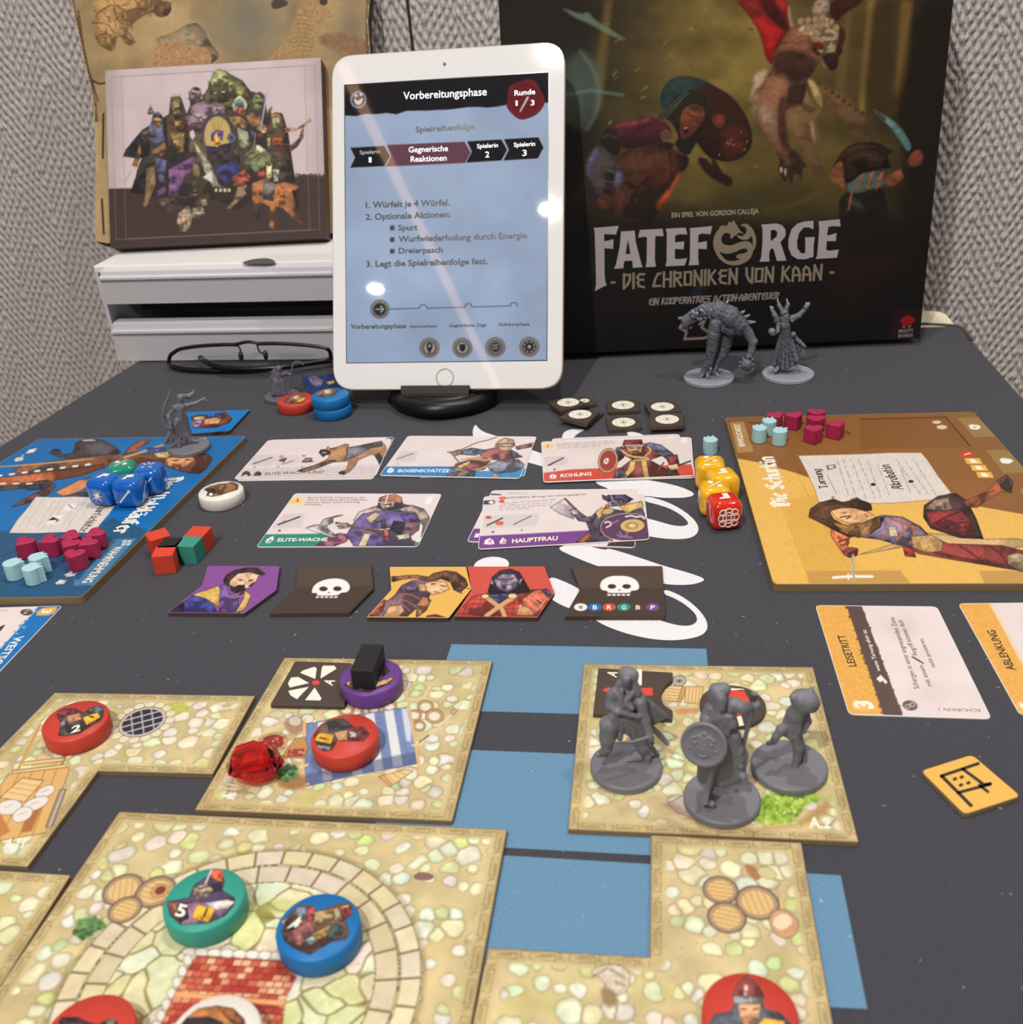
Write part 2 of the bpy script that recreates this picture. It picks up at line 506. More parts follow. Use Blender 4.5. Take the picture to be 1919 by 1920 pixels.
# ================================================================== the room
WD = np.array([math.cos(math.radians(-9.5)), math.sin(math.radians(-9.5)), 0]); WN = np.array([WD[1], -WD[0], 0])   # WN towards the camera
WO = V3(0.40, 0.945, 0)
def wallpaper():
    M = bpy.data.materials.new('woven_wallpaper'); M.use_nodes = True
    nt = M.node_tree; b = nt.nodes['Principled BSDF']; N = nt.nodes.new; L = nt.links.new
    tc = N('ShaderNodeTexCoord')
    wob = N('ShaderNodeTexNoise'); wob.inputs['Scale'].default_value = 45; wob.inputs['Detail'].default_value = 2
    L(tc.outputs['Object'], wob.inputs['Vector'])
    ws = N('ShaderNodeVectorMath'); ws.operation = 'SCALE'; ws.inputs['Scale'].default_value = 0.007; L(wob.outputs['Color'], ws.inputs[0])
    ad = N('ShaderNodeVectorMath'); ad.operation = 'ADD'; L(tc.outputs['Object'], ad.inputs[0]); L(ws.outputs[0], ad.inputs[1])
    sp = N('ShaderNodeSeparateXYZ'); L(ad.outputs[0], sp.inputs[0])
    def mth(op, a, bb=None, c=None):
        n = N('ShaderNodeMath'); n.operation = op
        for i, q in enumerate((a, bb, c)):
            if q is None: continue
            if isinstance(q, (int, float)): n.inputs[i].default_value = q
            else: L(q, n.inputs[i])
        return n.outputs[0]
    tri = mth('PINGPONG', mth('ADD', sp.outputs['X'], 5.005), 0.0290)
    wv = mth('MULTIPLY_ADD', tri, 1.65, sp.outputs['Z'])
    rib = mth('COSINE', mth('MULTIPLY', wv, 2 * math.pi / 0.0128))
    bead = mth('COSINE', mth('MULTIPLY', mth('MULTIPLY_ADD', sp.outputs['Z'], -0.35, tri), 2 * math.pi / 0.0066))
    h = mth('MULTIPLY', mth('ADD', rib, 1.0), mth('MULTIPLY_ADD', bead, 0.32, 0.5))
    fine = N('ShaderNodeTexNoise'); fine.inputs['Scale'].default_value = 420; fine.inputs['Detail'].default_value = 4
    L(tc.outputs['Object'], fine.inputs['Vector'])
    h2 = mth('MULTIPLY_ADD', fine.outputs['Fac'], 0.55, h)
    bp = N('ShaderNodeBump'); bp.inputs['Strength'].default_value = 0.9; bp.inputs['Distance'].default_value = 0.0017
    L(h2, bp.inputs['Height']); L(bp.outputs['Normal'], b.inputs['Normal'])
    big = N('ShaderNodeTexNoise'); big.inputs['Scale'].default_value = 60; L(tc.outputs['Object'], big.inputs['Vector'])
    mx = N('ShaderNodeMix'); mx.data_type = 'RGBA'
    mx.inputs['A'].default_value = tuple(lin((186, 180, 178))) + (1,); mx.inputs['B'].default_value = tuple(lin((210, 204, 202))) + (1,)
    L(mth('MULTIPLY_ADD', h, 0.25, mth('MULTIPLY', big.outputs['Fac'], 0.7)), mx.inputs['Factor']); L(mx.outputs['Result'], b.inputs['Base Color'])
    b.inputs['Roughness'].default_value = 0.85; b.inputs['Specular IOR Level'].default_value = 0.2
    return M
wm = mesh('wall_back', [(-2, 0, -0.75), (2, 0, -0.75), (2, 0, CEIL), (-2, 0, CEIL), (-2, .1, -0.75), (2, .1, -0.75), (2, .1, CEIL), (-2, .1, CEIL)],
          [(0, 1, 2, 3), (5, 4, 7, 6), (0, 3, 7, 4), (1, 5, 6, 2), (3, 2, 6, 7), (0, 4, 5, 1)])
wall = link('wall_back', wm, wallpaper())
wall.location = WO; wall.rotation_euler = (0, 0, math.radians(-9.5))
tag(wall, 'grey woven herringbone wallpaper on the wall behind the table', kind='structure')
# dark joint between two lengths of wallpaper
a, b_ = PY(764, 0, WO, WN), PY(779, 130, WO, WN)
dr = (b_ - a) / np.linalg.norm(b_ - a)
top, bot = a - dr * 0.5, a + dr * 0.9
slab('wallpaper_joint', [top - WD * .0014 + WN * .0004, top + WD * .0014 + WN * .0004, bot + WD * .0014 + WN * .0004, bot - WD * .0014 + WN * .0004], WN, 0.0006,
     mat('joint_dark', (52, 44, 42), 0.9), wall)
fl = box('floor', (0, -0.6, -0.775), (5, 4, 0.05), mat('floor_wood', (120, 96, 74), 0.5, grain=.25, gscale=20))
tag(fl, 'brown floor under the table', kind='structure')
ce = box('ceiling', (0, -0.6, CEIL + 0.025), (5, 4, 0.05), mat('ceiling_white', (226, 222, 216), 0.9))
tag(ce, 'white ceiling above the table', kind='structure')
for i, (p, e) in enumerate(SPOTS):
    me = lathe_me('housing', [(0.020, 0), (0.030, 0), (0.036, -0.004), (0.040, -0.005), (0.040, 0.0), (0.001, 0.0)], 32)
    o = link('ceiling_spotlight', me, mat('spot_white', (235, 235, 230), 0.4))
    o.location = (p[0], p[1], CEIL - 0.0005)
    tag(o, 'recessed ceiling spotlight ' + ('mirrored in the top corner of the tablet', 'mirrored in the right bezel of the tablet', 'mirrored low on the left of the tablet screen', 'added above the right side of the table as fill light', 'added above the middle of the table as fill light')[i], 'lamp', 'ceiling spotlights')
    ld = bpy.data.lights.new('spot_light', 'AREA'); ld.shape = 'DISK'; ld.size = 0.045; ld.energy = e; ld.color = (1.0, 0.95, 0.89)
    lo = bpy.data.objects.new('spot_light', ld); col.objects.link(lo); lo.parent = o; lo.location = (0, 0, -0.006)
    lo.matrix_world = Matrix.Translation((p[0], p[1], CEIL - 0.0065))
    lo.parent = o; lo.matrix_parent_inverse = o.matrix_basis.inverted()

ls = bpy.data.objects.new('ceiling_light_strip', None); col.objects.link(ls); ls.location = (-1.17, -1.4, CEIL - .02)
tag(ls, 'long warm light strip under the ceiling left of the table', 'lamp')
sd = np.array([-.22, -1.8, 0]); sd = sd / np.linalg.norm(sd); sx0 = np.array([sd[1], -sd[0], 0])
SR = np.stack([sx0, sd, UP], 1)
box('profile', (-1.17, -1.42, CEIL - .0105), (.05, 1.9, .02), mat('spot_white'), ls, SR, bev=.002)
box('diffuser', (-1.17, -1.42, CEIL - .0225), (.030, 1.86, .004), mat('strip_glow', (255, 196, 150), .5, emit=6.0), ls, SR)

# ------------------------------------------------------------------ table and playmat
bl, br = P(262, 676), P(1806, 611)
left_near, right_near = V3(-0.535, 0.05, 0), V3(0.268, 0.05, 0)
TZ = -0.0032
tb_r = P(1769, 583, TZ)
tt = [V3(-0.535, -0.02, TZ), V3(0.262, -0.02, TZ), V3(*(P(1823, 640)[:2]), TZ), tb_r, V3(-0.30, 0.975, TZ), V3(*(bl[:2] + np.array([-0.004, 0])), TZ)]
table = bpy.data.objects.new('table', None); col.objects.link(table); table.location = (-0.05, 0.45, -0.75)
tag(table, 'cream table with a brown wooden rim under the dark playmat', 'table')
slab('tabletop', round_poly(tt, 0.012), UP, 0.026, mat('table_cream', (232, 222, 196), 0.45), table, edge=mat('table_rim', (138, 104, 66), 0.5))
for x, y in ((-0.46, 0.06), (0.20, 0.06), (-0.26, 0.86), (0.32, 0.78)):
    box('leg', (x, y, -0.389), (0.045, 0.045, 0.722), mat('table_rim'), table, bev=0.003)

def mat_cloth():
    M = bpy.data.materials.new('playmat_cloth'); M.use_nodes = True
    nt = M.node_tree; b = nt.nodes['Principled BSDF']; N = nt.nodes.new; L = nt.links.new
    at = N('ShaderNodeVertexColor'); at.layer_name = 'ink'
    tc = N('ShaderNodeTexCoord')
    nz = N('ShaderNodeTexNoise'); nz.inputs['Scale'].default_value = 1100; nz.inputs['Detail'].default_value = 3; L(tc.outputs['Object'], nz.inputs['Vector'])
    wa = N('ShaderNodeTexWave'); wa.inputs['Scale'].default_value = 420; wa.bands_direction = 'X'; wa.inputs['Distortion'].default_value = 1.5; L(tc.outputs['Object'], wa.inputs['Vector'])
    wb = N('ShaderNodeTexWave'); wb.inputs['Scale'].default_value = 420; wb.bands_direction = 'Y'; wb.inputs['Distortion'].default_value = 1.5; L(tc.outputs['Object'], wb.inputs['Vector'])
    ma = N('ShaderNodeMath'); ma.operation = 'ADD'; L(wa.outputs['Fac'], ma.inputs[0]); L(wb.outputs['Fac'], ma.inputs[1])
    mb = N('ShaderNodeMath'); mb.operation = 'MULTIPLY_ADD'; mb.inputs[1].default_value = 1.6; L(nz.outputs['Fac'], mb.inputs[0]); L(ma.outputs[0], mb.inputs[2])
    mr = N('ShaderNodeMapRange'); mr.inputs[1].default_value = 0.25; mr.inputs[2].default_value = 0.75; mr.inputs[3].default_value = 0.86; mr.inputs[4].default_value = 1.12; L(nz.outputs['Fac'], mr.inputs[0])
    vm = N('ShaderNodeVectorMath'); vm.operation = 'SCALE'; L(at.outputs['Color'], vm.inputs[0]); L(mr.outputs[0], vm.inputs['Scale'])
    sk = N('ShaderNodeTexNoise'); sk.inputs['Scale'].default_value = 420; sk.inputs['Detail'].default_value = 1; L(tc.outputs['Object'], sk.inputs['Vector'])
    sr = N('ShaderNodeMapRange'); sr.inputs[1].default_value = .775; sr.inputs[2].default_value = .80; sr.inputs[3].default_value = 0; sr.inputs[4].default_value = .45; L(sk.outputs['Fac'], sr.inputs[0])
    lm = N('ShaderNodeMix'); lm.data_type = 'RGBA'; L(sr.outputs[0], lm.inputs['Factor']); L(vm.outputs[0], lm.inputs['A']); lm.inputs['B'].default_value = (.6, .6, .62, 1)
    L(lm.outputs['Result'], b.inputs['Base Color'])
    bp = N('ShaderNodeBump'); bp.inputs['Strength'].default_value = 0.35; bp.inputs['Distance'].default_value = 0.0005; L(mb.outputs[0], bp.inputs['Height']); L(bp.outputs['Normal'], b.inputs['Normal'])
    b.inputs['Roughness'].default_value = 0.82; b.inputs['Specular IOR Level'].default_value = 0.3
    b.inputs['Sheen Weight'].default_value = 0.12; b.inputs['Sheen Roughness'].default_value = 0.5
    return M
CLOTH = mat_cloth()
def ink_all(o, rgb):
    ca = o.data.color_attributes.new('ink', 'FLOAT_COLOR', 'POINT')
    c = tuple(lin(rgb)) + (1,)
    ca.data.foreach_set('color', np.tile(np.array(c, np.float32), len(o.data.vertices)))
GREY = (58, 59, 67)
mt = [left_near, right_near, P(1823, 640), br, bl]
playmat = slab('playmat', round_poly(mt, [.01, .01, .004, .012, .004]), UP, 0.0031, CLOTH)
ink_all(playmat, GREY)
tag(playmat, 'dark grey cloth playmat with white script and blue zones covering the table', 'playmat')
# stitched hem along the back edge
hem = [p + UP * 0.0004 for p in (P(1823, 640), P(1808, 617), P(1796, 611.5), P(1735, 608), bl + V3(.02, 0, 0))]
tube('hem_stitching', hem, 0.0012, mat('hem_thread', (84, 86, 78), 0.8, grain=.4), playmat)
def matprint(name, polys, rgb, h=0.00006, sm=0):
    out = []
    for pl in polys:
        if isinstance(pl, str): pl = pairs(pl)
        if sm: pl = smooth_pts(pl, sm)
        out.append([P(x, y) for x, y in pl])
    o = flat(name, out, UP, CLOTH, playmat, off=h)
    ink_all(o, rgb)
    return o
BLUE = (96, 138, 170)
matprint('blue_zone', ['847 1208 1325 1216.5 1336 1346 806 1331'], BLUE)
matprint('blue_zone', ['768 1402 1342 1424 1378 1612 690 1576'], BLUE)
matprint('blue_zone', ['690 1589 1577 1641.5 1627 1892 600 1838'], BLUE)
WHITE = (226, 226, 232)
z3 = Z(860, 720, 1340, 1919); z6 = Z(800, 1020, 1340, 1919)
matprint('white_script', [
    z3((127, 297), (150, 335), (200, 365), (270, 385), (420, 440), (560, 500), (700, 545), (900, 610), (880, 690), (632, 618), (520, 588), (330, 530), (180, 470), (115, 410), (103, 355)),
    z3((775, 400), (785, 370), (810, 350), (860, 337), (957, 343), (910, 362), (880, 385), (862, 405), (840, 440), (780, 440)),
    z3((1255, 357), (1310, 358), (1390, 380), (1420, 420), (1290, 420)),
    z3((985, 728), (1180, 690), (1385, 713), (1640, 760), (1782, 820), (1735, 850), (1600, 856), (1480, 850), (1400, 836), (1300, 880), (1160, 800)),
    z3((1395, 836), (1560, 880), (1700, 955), (1780, 1030), (1803, 1080), (1790, 1125), (1740, 1155), (1660, 1165), (1540, 1160), (1430, 1143), (1300, 1120), (1280, 1000), (1405, 1005), (1500, 1030), (1600, 1060), (1680, 1068), (1722, 1055), (1722, 1035), (1680, 990), (1600, 940), (1500, 905), (1390, 880)),
    z6((310, 150), (338, 112), (400, 88), (470, 84), (535, 102), (552, 128), (546, 152), (500, 175), (330, 175)),
    z6((850, 22), (1020, 0), (1200, 44), (1205, 26), (1380, 78), (1575, 145), (1760, 195), (1858, 232), (1840, 252), (1760, 274), (1600, 272), (1540, 250), (1300, 200), (1130, 145), (980, 85)),
    z6((815, 212), (920, 250), (1020, 300), (1100, 350), (1060, 450), (950, 432), (830, 372), (790, 300)),
    z6((1585, 298), (1700, 345), (1800, 420), (1865, 500), (1876, 560), (1850, 600), (1790, 625), (1680, 642), (1560, 641), (1420, 620), (1260, 575), (1110, 505), (1090, 440), (1300, 440), (1500, 490), (1620, 530), (1700, 546), (1760, 545), (1797, 525), (1806, 500), (1790, 460), (1720, 400), (1640, 355), (1580, 335)),
], WHITE, sm=2)
# ================================================================== large game box
BANG = {  # angular display capitals, strokes on a unit-high box
 'D': ['.07 0 .07 1', '.07 .93 .45 .93 .45 .6 .3 .25 .07 .03'], 'I': ['.07 0 .07 1'],
 'E': ['.5 .93 .2 .93 .07 .75 .2 .55 .45 .55', '.2 .55 .1 .35 .2 .12 .5 .03'],
 'C': ['.5 .93 .35 .9 .2 .6 .07 .07 .5 .07'], 'H': ['.07 0 .07 1', '.5 0 .5 1', '.07 .5 .5 .5'],
 'R': ['.07 0 .07 1', '.07 .93 .45 .9 .45 .6 .12 .5', '.2 .5 .5 .03'], 'O': ['.07 .07 .07 .93 .47 .93 .47 .07 .07 .07'],
 'N': ['.07 0 .07 1', '.07 .95 .5 .05', '.5 0 .5 1'], 'K': ['.07 0 .07 1', '.45 .95 .12 .5', '.15 .55 .5 .03'],
 'V': ['.07 1 .1 .5 .3 .12 .45 .05', '.45 0 .45 1'], 'A': ['.07 0 .07 .75 .18 .93 .35 .8 .5 .4 .5 0', '.07 .38 .5 .38'], '-': ['.05 .45 .22 .45'],
 'P': ['.07 0 .07 1', '.07 .93 .45 .9 .45 .55 .1 .5'], 'T': ['.25 0 .25 1', '0 .93 .5 .93'], 'S': ['.5 .93 .1 .93 .07 .55 .45 .5 .47 .07 .05 .07'],
 'B': ['.07 0 .07 1', '.07 .93 .4 .93 .4 .55 .1 .5 .47 .45 .47 .07 .07 .07'], 'U': ['.07 1 .07 .07 .47 .07 .47 1'],
 'G': ['.5 .93 .07 .93 .07 .07 .47 .07 .47 .5 .25 .5'],
}
bR, bL = P(1725, 634, .0057), P(970, 667, .0057)
ex = (bR - bL); bw = np.linalg.norm(ex); ex /= bw
ew = np.array([-ex[1], ex[0], 0]); th = math.radians(5.0)
eu = UP * math.cos(th) + ew * math.sin(th); en = np.cross(ex, eu)     # en towards the camera
BS = Surf(bL, en)
BH, BD = 0.318, 0.066
gb = bpy.data.objects.new('game_box', None); col.objects.link(gb); gb.location = (bL + bR) / 2 + ew * .03 - UP * .0057
tag(gb, 'large dark game box with a dragon battle cover and the title FATEFORGE', 'game box')
Rb = np.stack([ex, -en, eu], 1)
box('carton', bL + ex * bw / 2 + eu * BH / 2 - en * BD / 2, (bw, BD, BH), mat('box_black', (16, 14, 13), 0.55), gb, Rb, bev=0.0012)
q = [bL + eu * BH, bR + eu * BH, bR, bL]
pr = Print(q, 2.45, (26, 22, 16), nmax=350)
ins = eu * .0012 
B1, B2, B3 = Z(920, 0, 1500, 1919), Z(1400, 0, 1919, 1919), Z(1050, 360, 1800, 1919)
pr.glow(1400, 90, 230, 230, (140, 118, 58), .95)
pr.glow(1290, 300, 170, 120, (120, 104, 52), .7)
pr.glow(1560, 330, 120, 120, (100, 84, 40), .7)
pr.glow(1650, 60, 60, 160, (104, 82, 40), .7)
pr.c *= (0.74 + 0.6 * fbm(pr.x / 60, pr.y / 40, 5, 5))[..., None] ** 1.0
for x0, x1, x2, x3, c in ((1135, 1150, 1128, 1105, (112, 92, 44)), (1629, 1642, 1622, 1610, (150, 124, 66)), (1690, 1712, 1700, 1676, (128, 100, 50)), (1590, 1600, 1580, 1560, (110, 90, 46))):
    pr.poly([(x0, 0), (x1, 0), (x2, 210), (x3, 210)], c, soft=5, sm=0, a=.8)
pr.poly(B2((880, 0), (1050, 0), (1020, 500), (1010, 1000), (800, 700), (850, 300)), (58, 42, 20), soft=9, a=.75)
pr.poly(B2((1180, 0), (1450, 0), (1400, 600), (1300, 1553), (1060, 1553), (1120, 1100), (1010, 760), (1090, 560)), (30, 22, 14), soft=10, a=.92)
pr.poly(B1((60, 0), (640, 0), (600, 340), (690, 700), (560, 1100), (440, 1323), (60, 1323)), (30, 25, 20), soft=14, a=.85)
pr.glow(1075, 165, 45, 60, (84, 104, 104), .8)
pr.ell(1088, 170, 42, 74, (96, 108, 92), .1, soft=8, a=.45)
pr.stroke(B1((560, 320), (640, 430), (680, 570), (660, 700), (600, 800)), 6, (120, 146, 140), soft=4, a=.5, sm=1)
pr.poly(B1((430, 40), (560, 90), (610, 70), (640, 120), (760, 190), (862, 262), (740, 220), (620, 150), (520, 110)), (112, 132, 116), soft=2.5, a=.85)
pr.stroke(B1((460, 590), (620, 560), (820, 590)), 5, (110, 150, 150), soft=3, a=.7)
pr.poly(B1((460, 760), (560, 830), (580, 850), (520, 900), (500, 1030), (460, 960)), (34, 30, 44), soft=3)
pr.glow(1040, 440, 40, 60, (40, 78, 128), .8)
for k in range(70):    # flying splinters
    r = random.Random(k); x, y = r.uniform(1130, 1430), r.uniform(10, 330); a = r.uniform(-1.2, 1.2); l = r.uniform(4, 13)
    pr.stroke([(x, y), (x + l * math.cos(a), y + l * math.sin(a))], r.uniform(1.5, 3.5), r.choice([(170, 148, 88), (84, 66, 34), (150, 126, 76)]), soft=1.2, a=.7)
# dragon, warrior and swordswoman, painted wet in wet
X1, X2, X3, X4 = Z(1090, 120, 1430, 1092), Z(1380, 0, 1620, 1092), Z(1380, 140, 1640, 1092), Z(1540, 180, 1760, 1002)
def g(M, s_, c, soft=1.6, **k): pr.poly(M(*pairs(s_)), c, soft=soft, sm=k.pop('sm', 1), **{**dict(ink=.2), **k})
def gs_(M, s_, w_, c, **k): pr.stroke(M(*pairs(s_)), w_, c, sm=1, **{**dict(soft=1.2), **k})
gs_(X3, '800 870 720 910 560 985 400 1045 230 1065', 15, (86, 70, 42), w2=9, soft=2); [g(X3, '%d %d %d %d %d %d' % (x, y, x + 22, y - 22, x + 44, y - 4), (80, 64, 40), sm=0) for x, y in ((360, 1045), (290, 1055), (200, 1055))]
g(X3, '640 60 720 96 830 148 920 215 1000 300 1060 410 1085 490 1060 560 920 545 900 420 800 320 760 260 690 190', (116, 86, 56), c2=(84, 62, 42))
for k in range(8): x, y = 655 + k * 48, 62 + k * 33; g(X3, '%d %d %d %d %d %d' % (x - 18, y + 18, x + 12, y - 10, x + 26, y + 24), (74, 50, 34), sm=0)
[gs_(X3, t, 1.6, (82, 58, 34)) for t in ('640 0 740 40 830 130', '780 260 800 380 860 450 920 490', '700 150 760 220 820 255 860 220', '820 330 920 400 1060 430 1075 490')]
g(X3, '400 150 540 60 575 170 640 260 690 280 632 345 650 440 670 545 618 470 630 560 640 660 690 740 702 815 655 795 608 782 588 690 490 575 450 450 388 390', (132, 102, 66), c2=(104, 76, 50)); g(X3, '556 20 630 60 685 180 685 275 622 205 590 110', (182, 150, 104), 2.5); g(X3, '500 200 560 240 640 270 600 300 540 290', (92, 62, 42), 3); g(X3, '590 350 620 420 635 500 615 560 590 450', (178, 146, 104), 3, a=.8)
g(X2, '-20 -10 440 -10 450 130 485 240 420 300 385 380 330 450 312 570 250 480 230 360 190 250 130 160 60 70', (112, 24, 18)); g(X2, '130 160 215 130 320 200 405 260 405 320 345 380 312 530 262 470 240 350 200 240', (172, 32, 26), 5); g(X2, '60 20 180 0 220 110 160 160', (128, 40, 26), 5); g(X2, '200 -10 320 -10 390 100 445 220 405 245 330 190 250 110', (72, 18, 14), 4); g(X2, '320 -10 435 -10 445 110 400 110', (168, 36, 30), 3)
g(X2, '800 -10 1100 -10 1060 40 930 110 860 195 800 145', (62, 27, 18), 2); g(X2, '675 -10 808 -10 795 135 640 145', (178, 152, 132), 2, c2=(150, 122, 98)); g(X2, '452 20 475 180 525 245 470 265 445 160', (186, 158, 128), 3)
g(X2, '470 230 600 175 645 340 720 430 732 490 660 620 602 690 600 800 545 930 100 930 180 800 260 680 310 570 340 450 410 330', (112, 72, 52), 2.5, c2=(92, 62, 46), ink=.5); g(X2, '330 450 480 420 640 480 705 520 620 650 500 735 430 640 320 620', (66, 40, 31), 5); g(X2, '480 260 560 250 580 340 540 430 500 420', (152, 106, 74), 5); g(X2, '160 620 285 580 240 700 160 790 120 870 140 720', (182, 152, 124), 4)
g(X2, '525 235 640 190 700 150 790 148 865 210 895 260 872 350 850 445 770 465 738 400 655 362 640 300 560 292', (172, 146, 112), 1.5, ink=.5); g(X2, '870 200 932 250 938 330 902 410 918 436 872 490 850 430 882 340', (66, 34, 27)); g(X2, '738 460 872 448 878 550 842 608 788 592 748 530', (46, 30, 24)); g(X2, '735 500 770 560 805 598 765 590 728 525', (136, 108, 74)); g(X2, '640 360 700 366 745 378 742 425 680 410', (104, 26, 19)); g(X2, '680 424 752 430 745 448 690 440', (206, 180, 140)); g(X2, '640 380 700 430 730 470 680 470', (52, 32, 26), 3)
for x, y, a_, b_2 in ((555, 180, 30, 34), (618, 172, 28, 32), (680, 165, 30, 32), (740, 150, 28, 34), (688, 216, 38, 24), (690, 276, 46, 24), (690, 325, 42, 24), (815, 190, 24, 34), (858, 236, 30, 28), (740, 210, 24, 30), (620, 240, 30, 40)): pr.ell(*X2((x, y))[0], a_ * .2, b_2 * .2, (166, 142, 110), .5, line=(104, 76, 54), lw=.9, soft=1)
g(X3, '240 0 220 100 150 150 125 250 180 400 260 520 330 640 352 690 330 735 350 795 402 862 410 785 442 872 458 775 500 785 522 832 522 745 568 716 520 680 502 620 420 570 392 460 382 330 405 160 430 30', (124, 86, 62), c2=(84, 56, 42), ink=.45); g(X3, '165 260 230 235 300 300 332 400 300 490 240 440', (158, 132, 108), 5); g(X3, '335 200 405 150 388 350 402 520 432 585 382 610 332 430', (74, 45, 35), 4); g(X3, '420 580 512 630 522 690 465 765 420 680', (58, 38, 32), 3); g(X3, '120 170 180 140 200 250 150 330 110 300', (150, 122, 94), 5, a=.7); [g(X3, t, (176, 156, 140), 1) for t in ('345 735 365 720 372 770 352 780', '378 742 398 735 402 800 385 800')]
# warrior
g(X1, '490 260 478 190 510 118 580 72 690 80 805 130 905 190 985 290 1028 390 1032 485 990 555 905 592 820 582 760 560 680 450 590 300', (58, 32, 25), 1.2, c2=(44, 24, 19)); g(X1, '483 270 478 190 510 118 580 72 690 82 790 132 690 152 580 192 512 262', (44, 66, 66), 4); g(X1, '840 380 1005 380 1015 485 960 560 850 560', (78, 36, 27), 8); [pr.ell(*X1((x, y))[0], 1.4, 1.4, (176, 148, 130)) for x, y in ((905, 460), (920, 490), (895, 482), (832, 545), (965, 410), (1000, 470), (985, 515), (880, 475))]
g(X1, '690 570 742 558 800 622 862 660 918 692 902 745 850 722 760 672', (44, 27, 21)); g(X1, '780 560 812 580 855 665 800 640', (44, 27, 21)); gs_(X1, '650 590 665 630 678 665', 2, (104, 72, 40))
g(X1, '190 700 230 610 245 520 440 478 560 468 655 560 642 622 592 672 540 765 500 835 470 885 400 990 200 990', (66, 40, 30), 2, ink=.5); g(X1, '545 720 602 640 592 685 532 795 492 855 470 885 445 850 500 780', (172, 80, 38), 4); g(X1, '400 620 560 560 600 600 520 720 420 760', (84, 44, 30), 7); g(X1, '195 650 252 640 245 745 200 742', (92, 94, 126), 5); gs_(X1, '530 520 545 640 530 760', 2, (38, 22, 18)); g(X1, '560 480 640 540 630 560 540 510', (96, 76, 52), 2)
g(X1, '150 385 260 340 390 312 482 330 545 385 545 462 430 482 250 525 220 440', (88, 38, 46), 1.6, c2=(56, 27, 32)); g(X1, '195 368 390 318 432 342 240 390', (138, 64, 76), 4); g(X1, '118 425 160 378 212 410 245 520 200 565 108 470', (38, 32, 28)); gs_(X1, '125 440 170 425 215 450', 3, (78, 66, 48))
g(X1, '28 650 48 545 110 482 202 560 216 640 192 700 182 780 204 865 150 895 90 835 70 730', (62, 53, 56), 1.6, ink=.5); g(X1, '26 650 50 540 112 488 76 600 62 710', (92, 95, 130), 4); [gs_(X1, t, 3, (90, 78, 66)) for t in ('50 595 120 570 200 600', '60 650 130 625 205 655', '75 720 130 700 190 715')]; g(X1, '82 805 160 780 204 832 172 885 110 872', (92, 50, 38), 2); g(X1, '10 790 80 790 80 830 20 820', (40, 42, 50), 2)
g(X1, '445 325 520 250 600 180 662 152 745 180 765 260 745 350 705 455 640 570 560 485 592 440 560 380 530 335', (36, 32, 26), 1.6); [gs_(X1, t, 2, (100, 116, 102), a=.8) for t in ('460 318 540 245 640 163', '480 322 560 250 650 175', '500 330 560 270 600 220')]; g(X1, '598 290 650 243 722 248 748 290 738 350 692 402 650 442 608 452 594 400', (132, 74, 48), 1.4, c2=(104, 52, 34)); g(X1, '606 382 652 376 645 415 614 420', (44, 16, 14)); g(X1, '614 384 646 380 640 392 618 394', (176, 150, 128), .8); gs_(X1, '640 300 680 322', 2, (44, 24, 18)); gs_(X1, '700 350 725 356', 2, (44, 24, 18)); gs_(X1, '690 310 700 345 676 350', 1.6, (84, 42, 28)); g(X1, '640 250 720 250 740 290 660 280', (70, 42, 30), 4); g(X1, '788 310 852 298 872 340 852 392 800 372', (122, 58, 38), 3); pr.ell(*X1((512, 432))[0], 9, 10, (98, 68, 44), line=(140, 110, 80), lw=1)
# swordswoman
g(X4, '428 102 520 150 600 200 682 268 735 350 778 430 748 485 700 420 640 330 580 250 508 192', (104, 144, 140), 1); g(X4, '428 102 545 170 562 222 508 192', (58, 62, 54), 2)
g(X4, '160 870 240 810 420 790 530 780 562 900 575 1120 165 1120 150 980', (32, 25, 21)); g(X4, '200 880 300 870 400 985 300 965', (60, 64, 54), 5); g(X4, '228 740 300 680 420 640 545 650 555 760 420 802 300 832 220 812', (78, 92, 88)); gs_(X4, '262 825 250 900 235 970', 4, (158, 90, 48))
for x in (0, 78, 160): g(X4, '%d 832 %d 790 %d 700 %d 645 %d 645 %d 705 %d 780' % (285 + x, 315 + x, 325 + x, 355 + x, 385 + x, 350 + x, 335 + x), (164, 92, 52), 1)
g(X4, '540 690 640 640 692 618 718 692 640 765 545 795', (150, 90, 56), 1.4, c2=(104, 58, 36)); g(X4, '680 622 740 590 784 640 710 695', (36, 30, 26)); g(X4, '733 540 790 468 842 452 880 510 855 595 790 605 750 592', (118, 62, 48), 1.2); g(X4, '810 600 860 610 870 660 830 650', (24, 20, 18))
g(X4, '72 722 95 618 140 558 195 556 205 650 205 765 215 822 150 765', (130, 80, 52), 1.6); g(X4, '85 640 150 520 205 440 330 392 480 398 545 430 642 482 572 490 575 560 615 612 520 622 440 642 340 662 250 745 198 740 192 560 140 560', (42, 28, 22), 1.4, ink=.6); [gs_(X4, t, 1.6, (96, 66, 46), a=.8) for t in ('150 520 220 450 340 410', '160 540 260 460 400 420', '200 480 300 430 460 430', '220 560 320 500 440 500')]
# dark foreground
sh = np.clip((pr.y - 395 + 40 * fbm(pr.x / 90, pr.y / 50, 9, 3)) / 70, 0, 1)
pr.blend(sh * .93, (17, 15, 14))
pr.glow(1640, 480, 60, 40, (66, 22, 14), .55); pr.glow(1590, 520, 40, 50, (60, 20, 14), .4)
pr.glow(1310, 545, 14, 26, (40, 52, 62), .6, .5); pr.glow(1105, 500, 60, 40, (26, 34, 48), .5); pr.glow(1480, 400, 90, 20, (70, 66, 30), .6)
pr.poly(B2((650, 1480), (980, 1480), (1010, 1700), (1060, 1800), (600, 1800), (640, 1620)), (26, 20, 15), soft=4)
